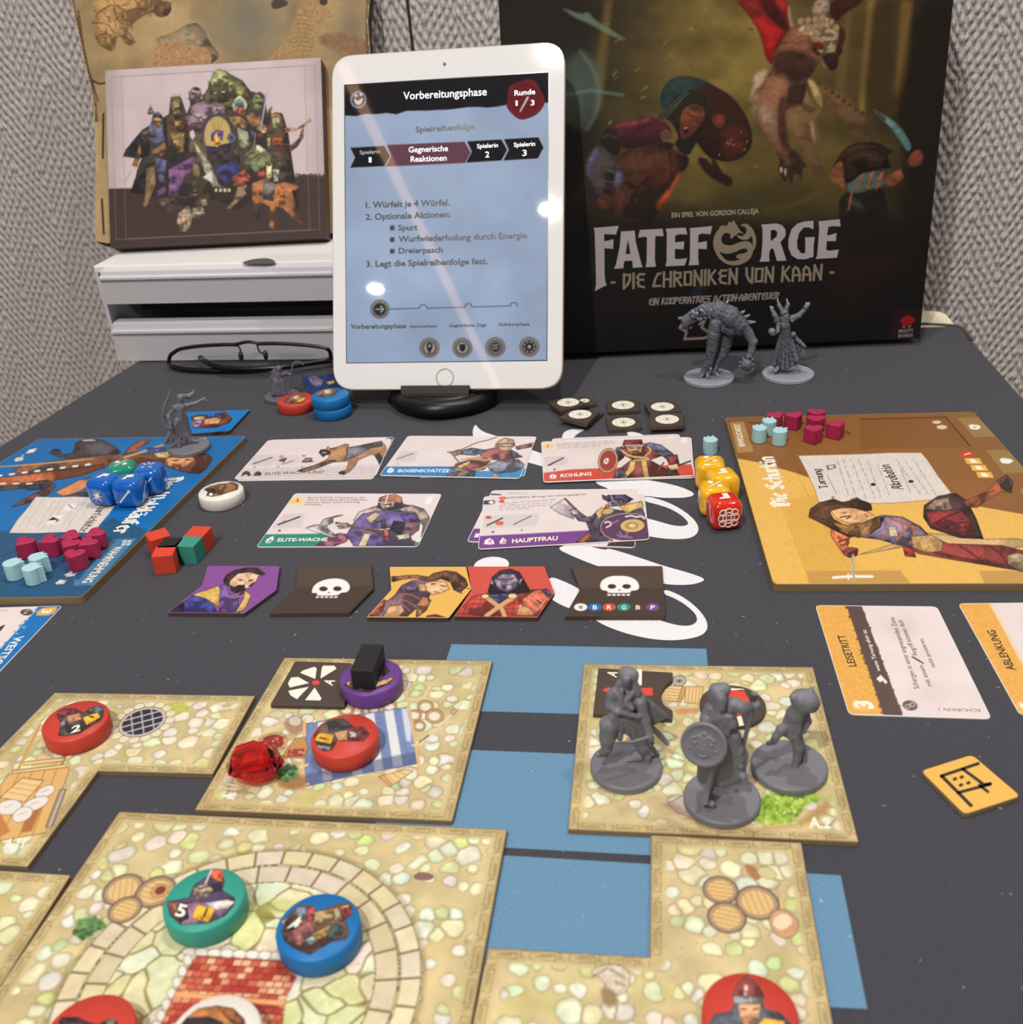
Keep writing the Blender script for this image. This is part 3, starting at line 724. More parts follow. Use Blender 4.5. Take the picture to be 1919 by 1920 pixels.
# publisher patch
pr.poly([(1676, 587), (1682, 580), (1728, 577), (1725, 634), (1666, 637)], (38, 17, 25), sm=0, soft=1.5)
LG = Z(1650, 560, 1740, 1919)
pr.poly(LG((830, 870), (850, 800), (1000, 730), (1150, 655), (1370, 770), (1400, 850), (1380, 950), (1240, 1020), (1090, 1085), (960, 1030), (840, 970)), (150, 22, 24), sm=0)
pr.poly(LG((930, 1060), (1040, 1140), (1010, 1160), (930, 1140)), (190, 150, 144), sm=0)
pr.poly(LG((1260, 1045), (1250, 1120), (1200, 1150), (1130, 1140)), (190, 150, 144), sm=0)
# outlined figure icons at the foot
pr.stroke('1275 615 1288 622 1284 636 1320 634 1335 628', 4, (150, 132, 128), soft=1); pr.stroke('1312 608 1322 600 1316 614 1328 622 1342 618', 4, (150, 132, 128), soft=1)
pr.build('printed_cover', gb, print_mat('cover_ink', 0.45, 0.3), off=4e-5)
WT = mat('title_white', (166, 158, 160), 0.5); GO = mat('title_gold', (132, 119, 100), 0.5)
T1, T2 = Z(1100, 400, 1350, 1919), Z(1330, 400, 1600, 1919)
F_ = T1((100, 210), (465, 180), (425, 305), (255, 298), (255, 405), (390, 372), (385, 512), (258, 500), (262, 900), (275, 1000), (295, 1030), (120, 1118), (140, 1030), (130, 600), (118, 250))
A_ = (T1((498, 262), (695, 248), (712, 420), (790, 720), (808, 775), (668, 785), (662, 680), (545, 685), (530, 790), (398, 800), (425, 740), (480, 480)), T1((600, 375), (635, 582), (562, 588)))
T_ = T1((770, 240), (1095, 222), (1112, 330), (1010, 325), (990, 340), (985, 660), (1000, 768), (852, 775), (868, 690), (872, 345), (840, 335), (745, 350))
E_ = T1((1140, 222), (1430, 205), (1452, 305), (1330, 300), (1278, 318), (1275, 420), (1410, 402), (1398, 518), (1275, 512), (1272, 655), (1330, 660), (1450, 645), (1415, 750), (1138, 762), (1155, 690), (1158, 280))
F2 = T1((1485, 215), (1812, 182), (1785, 300), (1665, 290), (1612, 308), (1610, 425), (1735, 398), (1732, 515), (1612, 508), (1608, 640), (1620, 742), (1472, 748), (1490, 660), (1495, 260))
R_ = (T2((695, 150), (900, 135), (975, 160), (1020, 220), (1020, 300), (950, 385), (980, 470), (1030, 628), (905, 635), (862, 480), (838, 462), (808, 500), (800, 580), (808, 640), (672, 645), (695, 590), (712, 400), (715, 210)), T2((822, 225), (880, 218), (910, 250), (905, 305), (822, 375)))
G_ = T2((1392, 100), (1392, 215), (1330, 185), (1260, 190), (1200, 260), (1172, 380), (1180, 470), (1225, 530), (1280, 535), (1285, 420), (1280, 320), (1410, 315), (1395, 420), (1392, 580), (1280, 612), (1180, 610), (1100, 560), (1060, 460), (1058, 350), (1100, 210), (1180, 135), (1280, 108))
E2 = T2((1460, 108), (1740, 78), (1755, 175), (1660, 168), (1590, 180), (1572, 290), (1600, 292), (1700, 262), (1690, 370), (1568, 370), (1562, 480), (1590, 500), (1730, 482), (1705, 590), (1422, 608), (1442, 560), (1470, 200))
for p in (F_, A_, T_, E_, F2, R_, G_, E2):
    flat('title_letter', [BS.pts(p) if not isinstance(p, tuple) else tuple(BS.pts(h) for h in p)], en, WT, gb, off=9e-5)
emb = [  # coiled dragon emblem standing for the O
 (smooth_pts(T2((150, 190), (140, 165), (255, 165), (250, 110), (310, 130), (315, 75), (370, 160), (420, 240), (470, 270), (430, 270), (400, 250), (370, 290), (330, 300), (310, 340), (280, 330), (290, 270), (220, 255), (170, 300), (160, 370), (200, 420), (300, 430), (400, 385), (500, 365), (560, 390), (600, 460), (560, 600), (440, 680), (300, 700), (160, 640), (70, 500), (50, 380), (80, 270)), 1),
  smooth_pts(T2((120, 495), (220, 545), (340, 520), (440, 470), (520, 470), (500, 530), (370, 545), (360, 600), (440, 605), (330, 640), (220, 630)), 1)),
 smooth_pts(T2((415, 170), (450, 135), (510, 140), (580, 200), (620, 290), (632, 380), (615, 470), (580, 500), (585, 380), (570, 290), (540, 330), (520, 350), (440, 355), (370, 310), (380, 290), (440, 310), (500, 260), (500, 200), (460, 170)), 1),
]
flat('title_emblem', [tuple(BS.pts(h) for h in p) if isinstance(p, tuple) else BS.pts(p) for p in emb], en, GO, gb, off=9e-5)
pen_on('subtitle', gb, BS, BANG, '- DIE CHRONIKEN VON KAAN -', (1146, 542), (1562, 523), (1146, 515), GO, wd=.15, off=9e-5)
pen_on('tagline', gb, BS, BANG, 'EIN KOOPERATIVES ACTION-ABENTEUER', (1216, 572), (1459, 560), (1218.5, 560), mat('tagline_grey', (140, 130, 128), .5), wd=.17, off=9e-5, gap=.14)
BS.text('author_line', gb, 'EIN SPIEL VON GORDON CALLEJA', (1260, 408), (1423, 400), 9.5, mat('author_grey', (168, 158, 140), .5), off=9e-5, bold=.01)
BS.text('publisher_name', gb, 'MIGHTY', LG((755, 1365))[0], LG((1350, 1330))[0], 6.3, mat('tagline_grey'), off=9e-5, bold=.02)
BS.text('publisher_name', gb, 'BOARDS', LG((745, 1550))[0], LG((1325, 1520))[0], 6.3, mat('tagline_grey'), off=9e-5, bold=.02)
# ================================================================== tablet on its stand
def rotm(rx, ry, rz):
    c, s = math.cos, math.sin
    X = np.array([[1, 0, 0], [0, c(rx), -s(rx)], [0, s(rx), c(rx)]]); Y = np.array([[c(ry), 0, s(ry)], [0, 1, 0], [-s(ry), 0, c(ry)]]); Zm = np.array([[c(rz), -s(rz), 0], [s(rz), c(rz), 0], [0, 0, 1]])
    return Zm @ X @ Y
TR = rotm(-.431, -.011, -.193); TO = V3(-.0418, .69765, .016)
tx, tn, tu = TR[:, 0], -TR[:, 1], TR[:, 2]
TS = Surf(TO, tn)
tab = bpy.data.objects.new('tablet', None); col.objects.link(tab); tab.location = TO
tag(tab, 'white tablet leaning on a black stand, screen showing game phases in German', 'tablet')
w2, hh = .0848, .240
def tp(a, b, d=0): return TO + tx * a + tu * b + tn * d
outl = [tp(-w2, hh), tp(w2, hh), tp(w2, 0), tp(-w2, 0)]
slab('body', round_poly(outl, .0165, 8), tn, .0064, mat('tablet_white', (226, 226, 228), .03, spec=.5), tab, bev=.0006, edge=mat('tablet_rim', (220, 206, 184), .35, metal=.35))
A = Z(600, 50, 1080, 1262)
sq = [TS.at(*p) for p in A((123, 290), (1128, 225), (1118, 1643), (133, 1657))]
rim = [TS.at(*p) + tn * 2e-5 for p in A((119, 286), (1132, 221), (1122, 1648), (129, 1661))]
flat('screen_frame', [rim], tn, mat('screen_black', (12, 12, 14), .2), tab, off=0)
sp = Print(sq, 1.6, (178, 197, 227), nmax=520)
sp.mottle(.10, 28, 4, 5); sp.glow(820, 330, 160, 120, (188, 206, 232), .5); sp.glow(700, 640, 120, 60, (158, 180, 216), .4)
hd = [(123, 280), (1135, 215), (1128, 375)] + [(1128 - k * 50, 375 + k * 3.3 + (random.Random(k).random() - .5) * 16) for k in range(1, 20)] + [(123, 438)]
sp.poly(A(*hd), (12, 11, 15), sm=0)
sp.ell(*A((190, 360))[0], 15.5, 16.5, (150, 158, 184)); sp.ell(*A((190, 360))[0], 12, 12.5, (52, 44, 52)); sp.poly(A((165, 345), (185, 370), (215, 345), (205, 385), (175, 385)), (230, 228, 236)); sp.ell(*A((178, 340))[0], 3, 3, (230, 228, 236)); sp.ell(*A((203, 335))[0], 3, 3, (230, 228, 236))
seal = [(1012 + (90 + 6 * math.sin(5 * t + 1)) * math.cos(t), 358 + (95 + 6 * math.sin(4 * t)) * math.sin(t)) for t in np.linspace(0, 6.28, 28, endpoint=False)]
sp.poly(A(*seal), (126, 26, 32), line=(90, 30, 40), lw=1.5); sp.ell(*A((1012, 356))[0], 27, 29, (104, 16, 22), a=.9, soft=2); sp.ell(*A((1012, 360))[0], 24, 26, (120, 22, 28), soft=2)
sp.stroke(A((1025, 350), (988, 418)), 4.2, (236, 226, 226), w2=2.5)
def arrow(p, c): sp.poly(A(*[(a, b) for a, b in p]), c, sm=0, line=(196, 206, 226), lw=1.2)
arrow(((150, 597), (318, 588), (346, 638), (318, 688), (150, 695), (174, 645)), (13, 13, 18))
arrow(((330, 583), (713, 567), (745, 620), (718, 672), (325, 690), (352, 638)), (116, 72, 88))
arrow(((726, 566), (895, 556), (924, 607), (895, 660), (722, 670), (750, 617)), (13, 13, 18))
arrow(((908, 555), (1078, 545), (1103, 596), (1075, 650), (905, 660), (932, 607)), (13, 13, 18))
for y in (980, 1038, 1095): sp.poly(A((346, y + 1), (368, y), (368, y + 23), (346, y + 24)), (84, 80, 92), sm=0)
DK = (70, 82, 108)
sp.stroke(A((338, 1393), (490, 1388), (496, 1374), (510, 1369), (524, 1376), (530, 1388), (715, 1383), (720, 1370), (733, 1364), (746, 1370), (750, 1382), (940, 1376), (944, 1364), (958, 1359), (970, 1364), (975, 1380)), 1.6, DK, soft=.7)
def knob(x, y, r):
    c = A((x, y))[0]; k = .3803
    sp.ell(*c, r * k, r * k, (150, 140, 132), line=(88, 84, 88), lw=1); sp.ell(c[0], c[1] + 1, r * k * .8, r * k * .8, (112, 104, 98)); sp.ell(*c, r * k * .55, r * k * .55, (186, 178, 168))
knob(296, 1393, 45); sp.ell(*A((296, 1393))[0], 11, 11, (34, 34, 40)); sp.stroke(A((278, 1393), (312, 1393)), 2.6, (190, 186, 182)); sp.stroke(A((300, 1378), (314, 1393), (300, 1408)), 2.6, (190, 186, 182))
for x, y in ((541, 1583), (703, 1583), (866, 1580), (1033, 1578)): knob(x, y, 47)
K = (26, 28, 34)
sp.ell(*A((541, 1575))[0], 6, 6.5, K); sp.poly(A((527, 1585), (555, 1585), (541, 1612)), K, sm=0); sp.ell(*A((541, 1574))[0], 2.6, 2.8, (186, 178, 168))
sp.poly(A((688, 1566), (718, 1564), (718, 1592), (704, 1604), (690, 1594)), K, sm=0)
sp.ell(*A((866, 1580))[0], 9, 9, K); [sp.stroke(A((852, y), (878, y - 1)), 1.8, (186, 178, 168)) for y in (1570, 1579, 1588)]
sp.ell(*A((1033, 1578))[0], 8, 8, K); [sp.stroke(A((1033 + 18 * math.cos(t), 1578 + 18 * math.sin(t)), (1033 + 27 * math.cos(t), 1578 + 27 * math.sin(t))), 3, K) for t in np.linspace(0, 6.28, 8, endpoint=False)]; sp.ell(*A((1033, 1578))[0], 3.4, 3.4, (186, 178, 168))
SCR = print_mat('screen_glow', .018, .5, coat=.0, emit=.86)
sp.build('screen', tab, SCR, off=5e-5, gain=1.0)
KI = mat('screen_ink', (26, 30, 44), .3, emit=.2); WI = mat('screen_white', (214, 216, 228), .3, emit=.95)
def st(t, p0, p1, cap, m_, bold=.012, name='screen_text'):
    (a, b) = A(p0, p1); TS.text(name, tab, t, a, b, cap * .3803, m_, off=9e-5, bold=bold)
st('Vorbereitungsphase', (412, 360), (823, 338), 40, WI, .008)
st('Runde', (960, 340), (1062, 332), 27, WI); st('1', (966, 390), (976, 389), 26, WI); st('3', (1040, 388), (1058, 387), 27, WI)
st('Spielreihenfolge', (472, 522), (763, 505), 30, KI, .03)
st('Spielerin', (197, 630), (299, 624), 20, mat('screen_dim', (128, 130, 142), .3, emit=.9)); st('1', (242, 670), (255, 669), 27, WI)
st('Gegnerische', (438, 620), (632, 613), 29, WI); st('Reaktionen', (448, 667), (625, 660), 29, WI)
st('Spielerin', (775, 600), (879, 594), 22, WI); st('2', (816, 645), (836, 644), 30, WI)
st('Spielerin', (957, 593), (1062, 587), 22, WI); st('3', (999, 637), (1020, 636), 30, WI)
st('1. Würfelt je 4 Würfel.', (226, 894), (640, 881), 31, KI, .03); st('2. Optionale Aktionen:', (226, 953), (645, 939), 31, KI, .03)
st('Spurt', (386, 1005), (483, 1002), 29, KI, .03); st('Wurfwiederholung durch Energie', (388, 1062), (1022, 1043), 31, KI, .03)
st('Dreierpasch', (388, 1118), (606, 1114), 29, KI, .03); st('3. Legt die Spielreihenfolge fest.', (228, 1185), (828, 1170), 31, KI, .03)
st('Vorbereitungsphase', (153, 1490), (426, 1486), 24, KI, .03); st('Aktionsphase', (441, 1485), (577, 1482), 15, KI, .03)
st('Gegnerische Züge', (638, 1481), (821, 1478), 16, KI, .03); st('Aufräumphase', (880, 1476), (1034, 1474), 17, KI, .03)
# home button and front camera
hc = TS.at(*A((617, 1730))[0])
ring = [hc + tx * .0063 * math.cos(t) + tu * .0063 * math.sin(t) + tn * 1e-4 for t in np.linspace(0, 6.283, 40, endpoint=False)]
tube('home_button', ring, .00035, mat('button_ring', (160, 152, 148), .35), tab, 6, True)
cc = TS.at(*A((615, 185))[0])
flat('front_camera', [[cc + tx * .0012 * math.cos(t) + tu * .0012 * math.sin(t) for t in np.linspace(0, 6.283, 20, endpoint=False)]], tn, mat('lens_black', (14, 16, 26), .2), tab, off=8e-5)
# stand
std = bpy.data.objects.new('tablet_stand', None); col.objects.link(std)
sb = P(833, 752); std.location = (sb[0], sb[1] + .03, 0)
tag(std, 'black plastic stand with a lip holding the tablet upright', 'stand')
BP = mat('stand_black', (9, 9, 10), .38)
lc = [TS.at(*p) for p in A((404, 1770), (742, 1770))]
R_t = np.stack([tx, -tn, tu], 1)
mid = (lc[0] + lc[1]) / 2
wl = np.linalg.norm(lc[1] - lc[0])
box('lip', mid + tn * .0022 - tu * .0052, (wl, .0022, .0105), BP, std, R_t, bev=.0005)
box('ledge', tp((mid - TO) @ tx, -.0022, -.0035), (wl, .0140, .0034), BP, std, R_t, bev=.0006)
box('back_plate', tp((mid - TO) @ tx, .035, -.0110), (wl * .8, .0034, .080), BP, std, R_t, bev=.0008)
cx = (mid - TO) @ tx
yaw = np.array([math.cos(-.193), math.sin(-.193), 0]); fw = np.array([-yaw[1], yaw[0], 0])
c0 = tp(cx, 0); c0 = V3(c0[0], c0[1], 0)
arch = [(-.040, .012, .012), (-.030, -.004, .010), (-.012, -.014, .0075), (.0, -.017, .007), (.014, -.015, .0075), (.034, -.006, .010), (.046, .012, .012), (.030, .045, .012), (.0, .062, .012), (-.028, .045, .012)]
tube('foot_ring', smooth_pts([c0 + yaw * a * .84 + fw * b + UP * .0066 for a, b, c in arch], 2), .0066, BP, std, 10, True)
arch2 = [(-.034, .004), (-.018, -.008), (.0, -.012), (.018, -.008), (.034, .004)]
tube('foot_bridge', smooth_pts([c0 + yaw * a + fw * (b + .004) + UP * .0068 for a, b in arch2], 2, False), .0068, BP, std, 10)
tube('strut', [tp(cx, .05, -.013), c0 + fw * .058 + UP * .006], .005, BP, std)
tube('strut', [tp(cx, .004, -.008), c0 + fw * (-.004) + UP * .006], .005, BP, std)
# ================================================================== back left: drawer unit, small box, wooden map panel, glasses
D = Z(150, 440, 660, 1919)
dO = P(224, 675); DS = Surf(dO, WN)
PLW = mat('drawer_white', (208, 206, 212), .25, spec=.5, coat=.3); PLT = mat('drawer_top', (238, 236, 236), .35)
zt = DS.at(174, 499)[2]
du = bpy.data.objects.new('drawer_unit', None); col.objects.link(du); du.location = dO + WD * .12 + -WN * .06
tag(du, 'white plastic drawer unit with two drawers behind the tablet', 'drawer unit')
du_w, du_d = .262, .135
l0 = dO - WD * .021                    # foot of the left side: the unit is wider at the top
def dp(a, b, z): return dO + WD * a - WN * b + UP * z       # a along the front, b depth, z height
lx_t = (DS.at(174, 499) - dO) @ WD     # top left relative to the front foot
box('top_panel', dp((lx_t + du_w) / 2, du_d / 2, zt - .003), (du_w - lx_t, du_d, .006), PLT, du, np.stack([WD, -WN, UP], 1), bev=.001)
sideL = [dp(0, 0, 0), dp(lx_t, 0, zt - .006), dp(lx_t, du_d, zt - .006), dp(0, du_d, 0)]
sn = np.cross(sideL[1] - sideL[0], sideL[3] - sideL[0]); sn /= np.linalg.norm(sn)
slab('side_panel', sideL, sn if sn @ WD < 0 else -sn, .003, PLW, du)
box('side_panel', dp(du_w - .002, du_d / 2, (zt - .006) / 2), (.003, du_d, zt - .006), PLW, du, np.stack([WD, -WN, UP], 1))
box('back_panel', dp(du_w / 2, du_d - .002, (zt - .006) / 2), (du_w - .004, .003, zt - .006), PLW, du, np.stack([WD, -WN, UP], 1))
box('base_panel', dp(du_w / 2, du_d / 2, .0015), (du_w - .002, du_d - .002, .003), PLW, du, np.stack([WD, -WN, UP], 1))
box('divider', dp(du_w / 2, du_d / 2 + .012, DS.at(*D((280, 490))[0])[2] + .002), (du_w - .012, du_d - .03, .003), PLW, du, np.stack([WD, -WN, UP], 1))
def drawer(y0, y1, xl0, xl1, fwd):
    za, zb = DS.at(*D((xl0, y0))[0])[2], DS.at(*D((xl1, y1))[0])[2]
    xa, xb = (DS.at(*D((xl0, y0))[0]) - dO) @ WD, (DS.at(*D((xl1, y1))[0]) - dO) @ WD
    h = za - zb
    dr = bpy.data.objects.new('drawer', None); col.objects.link(dr); dr.parent = du; dr.matrix_parent_inverse = du.matrix_basis.inverted()
    prof = [(0, 0), (.004, .02 * h), (.006, .72 * h), (.0085, .76 * h), (.0085, .82 * h), (.005, .85 * h), (.0045, .96 * h), (.001, h)]
    v, f = [], []
    for b, z in prof:
        t = z / h; a0 = xb + (xa - xb) * t
        v += [dp(a0, -fwd - b, zb + z), dp(du_w - .004, -fwd - b, zb + z)]
    for k in range(len(prof) - 1): f.append((2 * k, 2 * k + 1, 2 * k + 3, 2 * k + 2))
    n = len(v)
    v += [dp(xb, .006, zb), dp(du_w - .004, .006, zb), dp(xa, .006, zb + h), dp(du_w - .004, .006, zb + h)]
    f += [(1, 0, n, n + 1), (2 * len(prof) - 2, 2 * len(prof) - 1, n + 3, n + 2), (n, n + 2, 2 * len(prof) - 2) + tuple(range(2 * len(prof) - 4, -1, -2)), (n + 1,) + tuple(range(1, 2 * len(prof), 2)) + (n + 3,), (n + 2, n + 3, n + 1, n)]
    bm = bmesh.new(); vs = [bm.verts.new(p) for p in v]
    for q in f:
        try: bm.faces.new([vs[i] for i in q])
        except ValueError: pass
    link('drawer_front', frm(bm, 'drawer_front'), PLW, dr)
    return zb, za
u0 = drawer(240, 482, 168, 195, .002)
u1 = drawer(608, 880, 252, 288, .002)
# grip scoop of the upper drawer and what shows in the gap
gsc = smooth_pts(D((1130, 205), (1180, 182), (1250, 168), (1330, 166), (1378, 185), (1370, 205)), 1)
ts = Surf(dp(0, 0, zt + .0002), UP)
flat('grip_scoop', [[ts.at(x, y) for x, y in gsc]], UP, mat('scoop_grey', (96, 96, 92), .3), du, off=1e-4)
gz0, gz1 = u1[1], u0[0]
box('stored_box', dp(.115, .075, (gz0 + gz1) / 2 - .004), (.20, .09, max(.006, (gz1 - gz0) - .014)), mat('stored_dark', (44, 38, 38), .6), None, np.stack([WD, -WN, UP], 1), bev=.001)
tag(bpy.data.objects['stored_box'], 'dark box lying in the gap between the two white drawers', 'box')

# small card box on the drawer unit
S1 = Z(0, 0, 640, 1919)
SLEAN = math.radians(28.0)
pB = P(207, 463, zt + .0072); pB2 = P(612, 443, zt + .0072)
sx = (pB2 - pB); sx[2] = 0; sw = np.linalg.norm(sx); sx /= sw; sH = np.array([sx[1], -sx[0], 0]); sU = UP * math.cos(SLEAN) - sH * math.sin(SLEAN); sN = np.cross(sx, sU)
SS = Surf(pB, sN)
tl, trr = SS.at(210, 135), SS.at(610, 104)
sh_ = ((tl - pB) @ sU + (trr - pB2) @ sU) / 2
sbx = bpy.data.objects.new('minion_box', None); col.objects.link(sbx); sbx.location = pB + sx * sw / 2
tag(sbx, 'small card box with a crowd of fantasy warriors on pale pink, on the drawers', 'card box')
Rs = np.stack([sx, -sN, sU], 1)
box('carton', pB + sx * sw / 2 - sN * .0085 + sU * sh_ / 2, (sw, .017, sh_), mat('minion_carton', (84, 66, 64), .55), sbx, Rs, bev=.0007)
q = [pB + sU * sh_, pB + sx * sw + sU * sh_, pB + sx * sw, pB.copy()]
pr = Print(q, 1.3, (206, 190, 194), nmax=330)
pr.mottle(.06, 20, 2)
pr.c *= (1 - .12 * np.clip((np.abs(pr.u - .5) - .4) / .1, 0, 1))[..., None]
pr.poly(S1((560, 1062), (760, 1058), (900, 1090), (1100, 1095), (1400, 1060), (1640, 1010), (1690, 985), (1850, 990), (1900, 1500), (560, 1500)), (62, 46, 44), sm=0, nz=.2, soft=1.5)
for k in range(30): pr.ell(*S1((1660 + k * 6.5, 988 + random.Random(k).uniform(-10, 8)))[0], 2.5, 2, (72, 56, 54), a=.8)
for ins_ in (.028, .075):
    for a, b in (((ins_, .04), (1 - ins_, .04)), ((ins_, .96), (1 - ins_, .96)), ((ins_, .04), (ins_, .96)), ((1 - ins_, .04), (1 - ins_, .96))):
        f_ = lambda u, v: tuple(np.array(project(q[0] * (1 - u) * (1 - v) + q[1] * u * (1 - v) + q[2] * u * v + q[3] * (1 - u) * v)))
        pr.stroke([f_(*a), f_(*b)], 1.2, (150, 128, 122), a=.6)
Y1, Y2, Y3 = Z(225, 110, 425, 1092), Z(400, 130, 600, 1092), Z(225, 280, 600, 1092)
def g1(s_, c, **k): pr.poly(Y1(*pairs(s_)), c, sm=0, **{**dict(ink=.5, soft=.9), **k})
def g2(s_, c, **k): pr.poly(Y2(*pairs(s_)), c, sm=0, **{**dict(ink=.5, soft=.9), **k})
def g3(s_, c, **k): pr.poly(Y3(*pairs(s_)), c, sm=0, **{**dict(ink=.5, soft=.9), **k})
DKL = (36, 30, 28)
pr.poly(S1(*pairs('690 880 740 800 800 730 850 700 860 640 890 628 920 660 950 640 960 550 1020 550 1050 640 1070 590 1060 520 1090 490 1130 505 1130 560 1180 570 1170 480 1200 420 1235 388 1280 405 1400 510 1440 520 1490 550 1500 620 1530 640 1590 640 1620 740 1660 1010 1640 1080 1420 1120 1330 1180 1280 1150 1100 1090 1000 1110 900 1110 745 1085 770 960 800 880 760 890')), (62, 52, 46), sm=0, ink=.4)
g2('90 20 200 60 300 115 390 235 405 330 340 430 200 420 -60 420 -140 340 -60 200', (88, 84, 54)); g2('240 165 335 180 375 275 290 300 230 240', (138, 134, 84), soft=3); g2('150 110 210 120 190 260 150 250', (122, 118, 76), soft=2)
g1('925 225 950 140 1005 100 1085 140 1120 210 1060 280 935 275', (150, 154, 106)); g1('930 270 1110 270 1120 440 1000 460 915 420', (72, 68, 46)); g1('960 345 1000 335 1000 355 965 362', (206, 180, 150)); g1('1030 335 1080 330 1075 350 1040 352', (206, 180, 150)); g1('925 240 890 215 920 275', (120, 124, 84))
g2('405 300 430 248 480 232 525 280 518 375 460 425 408 385', (120, 122, 82)); g2('425 250 480 228 528 270 525 310 470 262', (84, 62, 46)); g2('430 335 500 340 495 352 432 350', DKL); g2('350 520 480 465 505 560 400 600', (124, 86, 58)); g2('540 440 590 378 608 384 590 450 555 480', (112, 114, 84))
g1('676 610 715 500 800 445 920 425 1060 475 1120 560 960 650 870 745 760 750 700 670', (126, 106, 118)); g1('760 560 850 540 900 590 850 650 770 640', (160, 142, 150), soft=3); g1('940 470 1060 490 1080 560 960 570', (150, 130, 138), soft=3); g1('712 330 760 282 822 308 842 372 800 445 740 445 712 392', (138, 118, 130)); g1('742 300 790 290 825 315 800 330 760 320', (60, 48, 52)); g1('838 372 888 342 848 402', (128, 106, 118)); g1('712 390 685 410 715 420', (128, 106, 118)); g1('730 345 770 350 765 362 732 358', DKL); g1('720 655 865 650 875 765 780 805 738 745', (84, 64, 78))
g1('695 790 860 760 925 920 905 1092 990 1300 900 1300 760 1092 700 900', (86, 80, 64)); g1('760 860 800 900 880 1040 920 1090 890 1092 790 960', (160, 150, 116), soft=2); g1('715 750 750 725 772 790 745 830 720 800', (214, 200, 206), ink=0)
g1('440 610 530 568 640 590 695 640 705 900 640 965 560 905 470 885 440 760', (78, 56, 44)); g1('440 615 475 590 490 880 445 780', (46, 33, 30)); g1('650 620 695 645 705 880 670 860', (56, 40, 36)); g1('560 640 625 640 622 705 568 695', (150, 126, 74)); g1('520 760 665 755 650 960 600 960 560 860', (130, 106, 64)); g1('530 780 660 775 655 800 535 808', (170, 142, 84)); g1('540 840 655 832 650 856 550 862', (170, 142, 84)); g1('515 480 530 395 600 382 632 420 640 590 590 622 528 588', (84, 76, 52)); g1('530 470 560 440 605 445 612 540 590 580 545 560', (148, 144, 98)); [g1('%d 400 %d %d %d 400' % (x, x + 5, 350 + abs(x - 570) * .4, x + 12), (110, 98, 60)) for x in (528, 560, 592, 612)]; g1('555 575 600 575 595 620 560 620', (34, 30, 28)); g1('545 505 608 500 606 512 548 516', DKL)
g1('40 985 60 930 130 850 240 725 305 695 320 890 300 990 200 1022 110 990', (34, 33, 42)); g1('298 700 340 600 352 560 390 540 432 580 445 760 465 830 420 905 325 955 285 850', (92, 92, 118)); g1('340 615 380 598 425 618 415 690 375 715 345 685', (164, 124, 94)); g1('230 745 292 712 300 850 250 845 215 800', (88, 70, 60)); g1('205 870 165 980 125 1092 180 1110 220 960', (134, 94, 60)); g1('325 945 465 845 480 1000 335 985', (124, 88, 58)); g1('280 565 310 470 355 550 310 575', (122, 116, 88)); g1('355 640 420 640 415 650 358 652', DKL)
cx_, cy_ = Y1((1000, 800))[0]
pr.ell(cx_, cy_, 27.5, 40, (128, 104, 96), line=DKL, lw=.8); pr.ell(cx_, cy_ - 2, 24.5, 36, (196, 170, 106)); g1('880 890 960 900 1040 880 1140 860 1120 960 1040 1015 960 1010 900 960', (48, 44, 64)); g1('930 770 990 725 1060 740 1050 840 1000 800 940 850', (84, 72, 128)); g1('960 800 990 748 1030 860 1000 915 965 890', (206, 148, 66)); [pr.stroke(Y1((985 + dx * .2, 750), (985 + dx, 612)), .9, (130, 106, 70)) for dx in (-60, -20, 30, 80)]; pr.ell(*Y2((185, 700))[0], 8, 9, (96, 98, 122)); pr.ell(*Y2((185, 700))[0], 3.5, 4, (56, 58, 96)); pr.ell(*Y2((75, 870))[0], 6, 6, (130, 70, 56))
g2('150 485 260 478 365 545 335 605 225 592', (156, 122, 78)); g2('245 595 355 640 375 760 335 855 268 770', (138, 138, 116)); g2('190 370 225 300 270 262 320 300 350 360 330 440 300 470 215 440', (176, 174, 150)); g2('225 400 228 340 270 298 308 340 320 392', (130, 138, 148)); g2('232 400 318 395 312 452 270 478 234 452', (168, 82, 56)); g2('330 480 400 440 480 520 560 600 540 650 460 640 380 560', (128, 92, 64)); g2('480 620 545 598 560 640 500 660', (206, 160, 128)); g2('380 600 440 650 440 740 380 720', (62, 60, 84)); g2('440 660 500 650 510 700 460 710', (130, 60, 50))
pr.stroke(Y2((548, 250), (520, 420), (487, 612)), 3.2, (160, 174, 198), w2=2.4)
g2('555 560 590 458 640 440 702 448 725 560 735 660 748 800 812 1120 560 1120 535 720', (70, 54, 44)); g2('690 460 735 600 725 650 688 560', (116, 54, 42)); g2('590 460 702 448 698 482 595 492', (158, 112, 66)); g2('602 490 692 490 682 595 642 645 602 595', (140, 142, 112)); g2('640 500 648 560 636 580', (104, 104, 82)); g2('600 700 705 690 722 772 618 802', (146, 80, 48)); g2('550 700 590 700 590 820 555 800', (150, 136, 104)); g2('728 600 860 602 940 548 985 500 1005 525 935 585 850 625 740 645', (172, 136, 104)); g2('932 578 922 700 865 790 800 842 742 760 800 772 872 712 908 600', (128, 90, 84)); g2('760 830 822 1120 780 1120 735 850', (46, 40, 34))
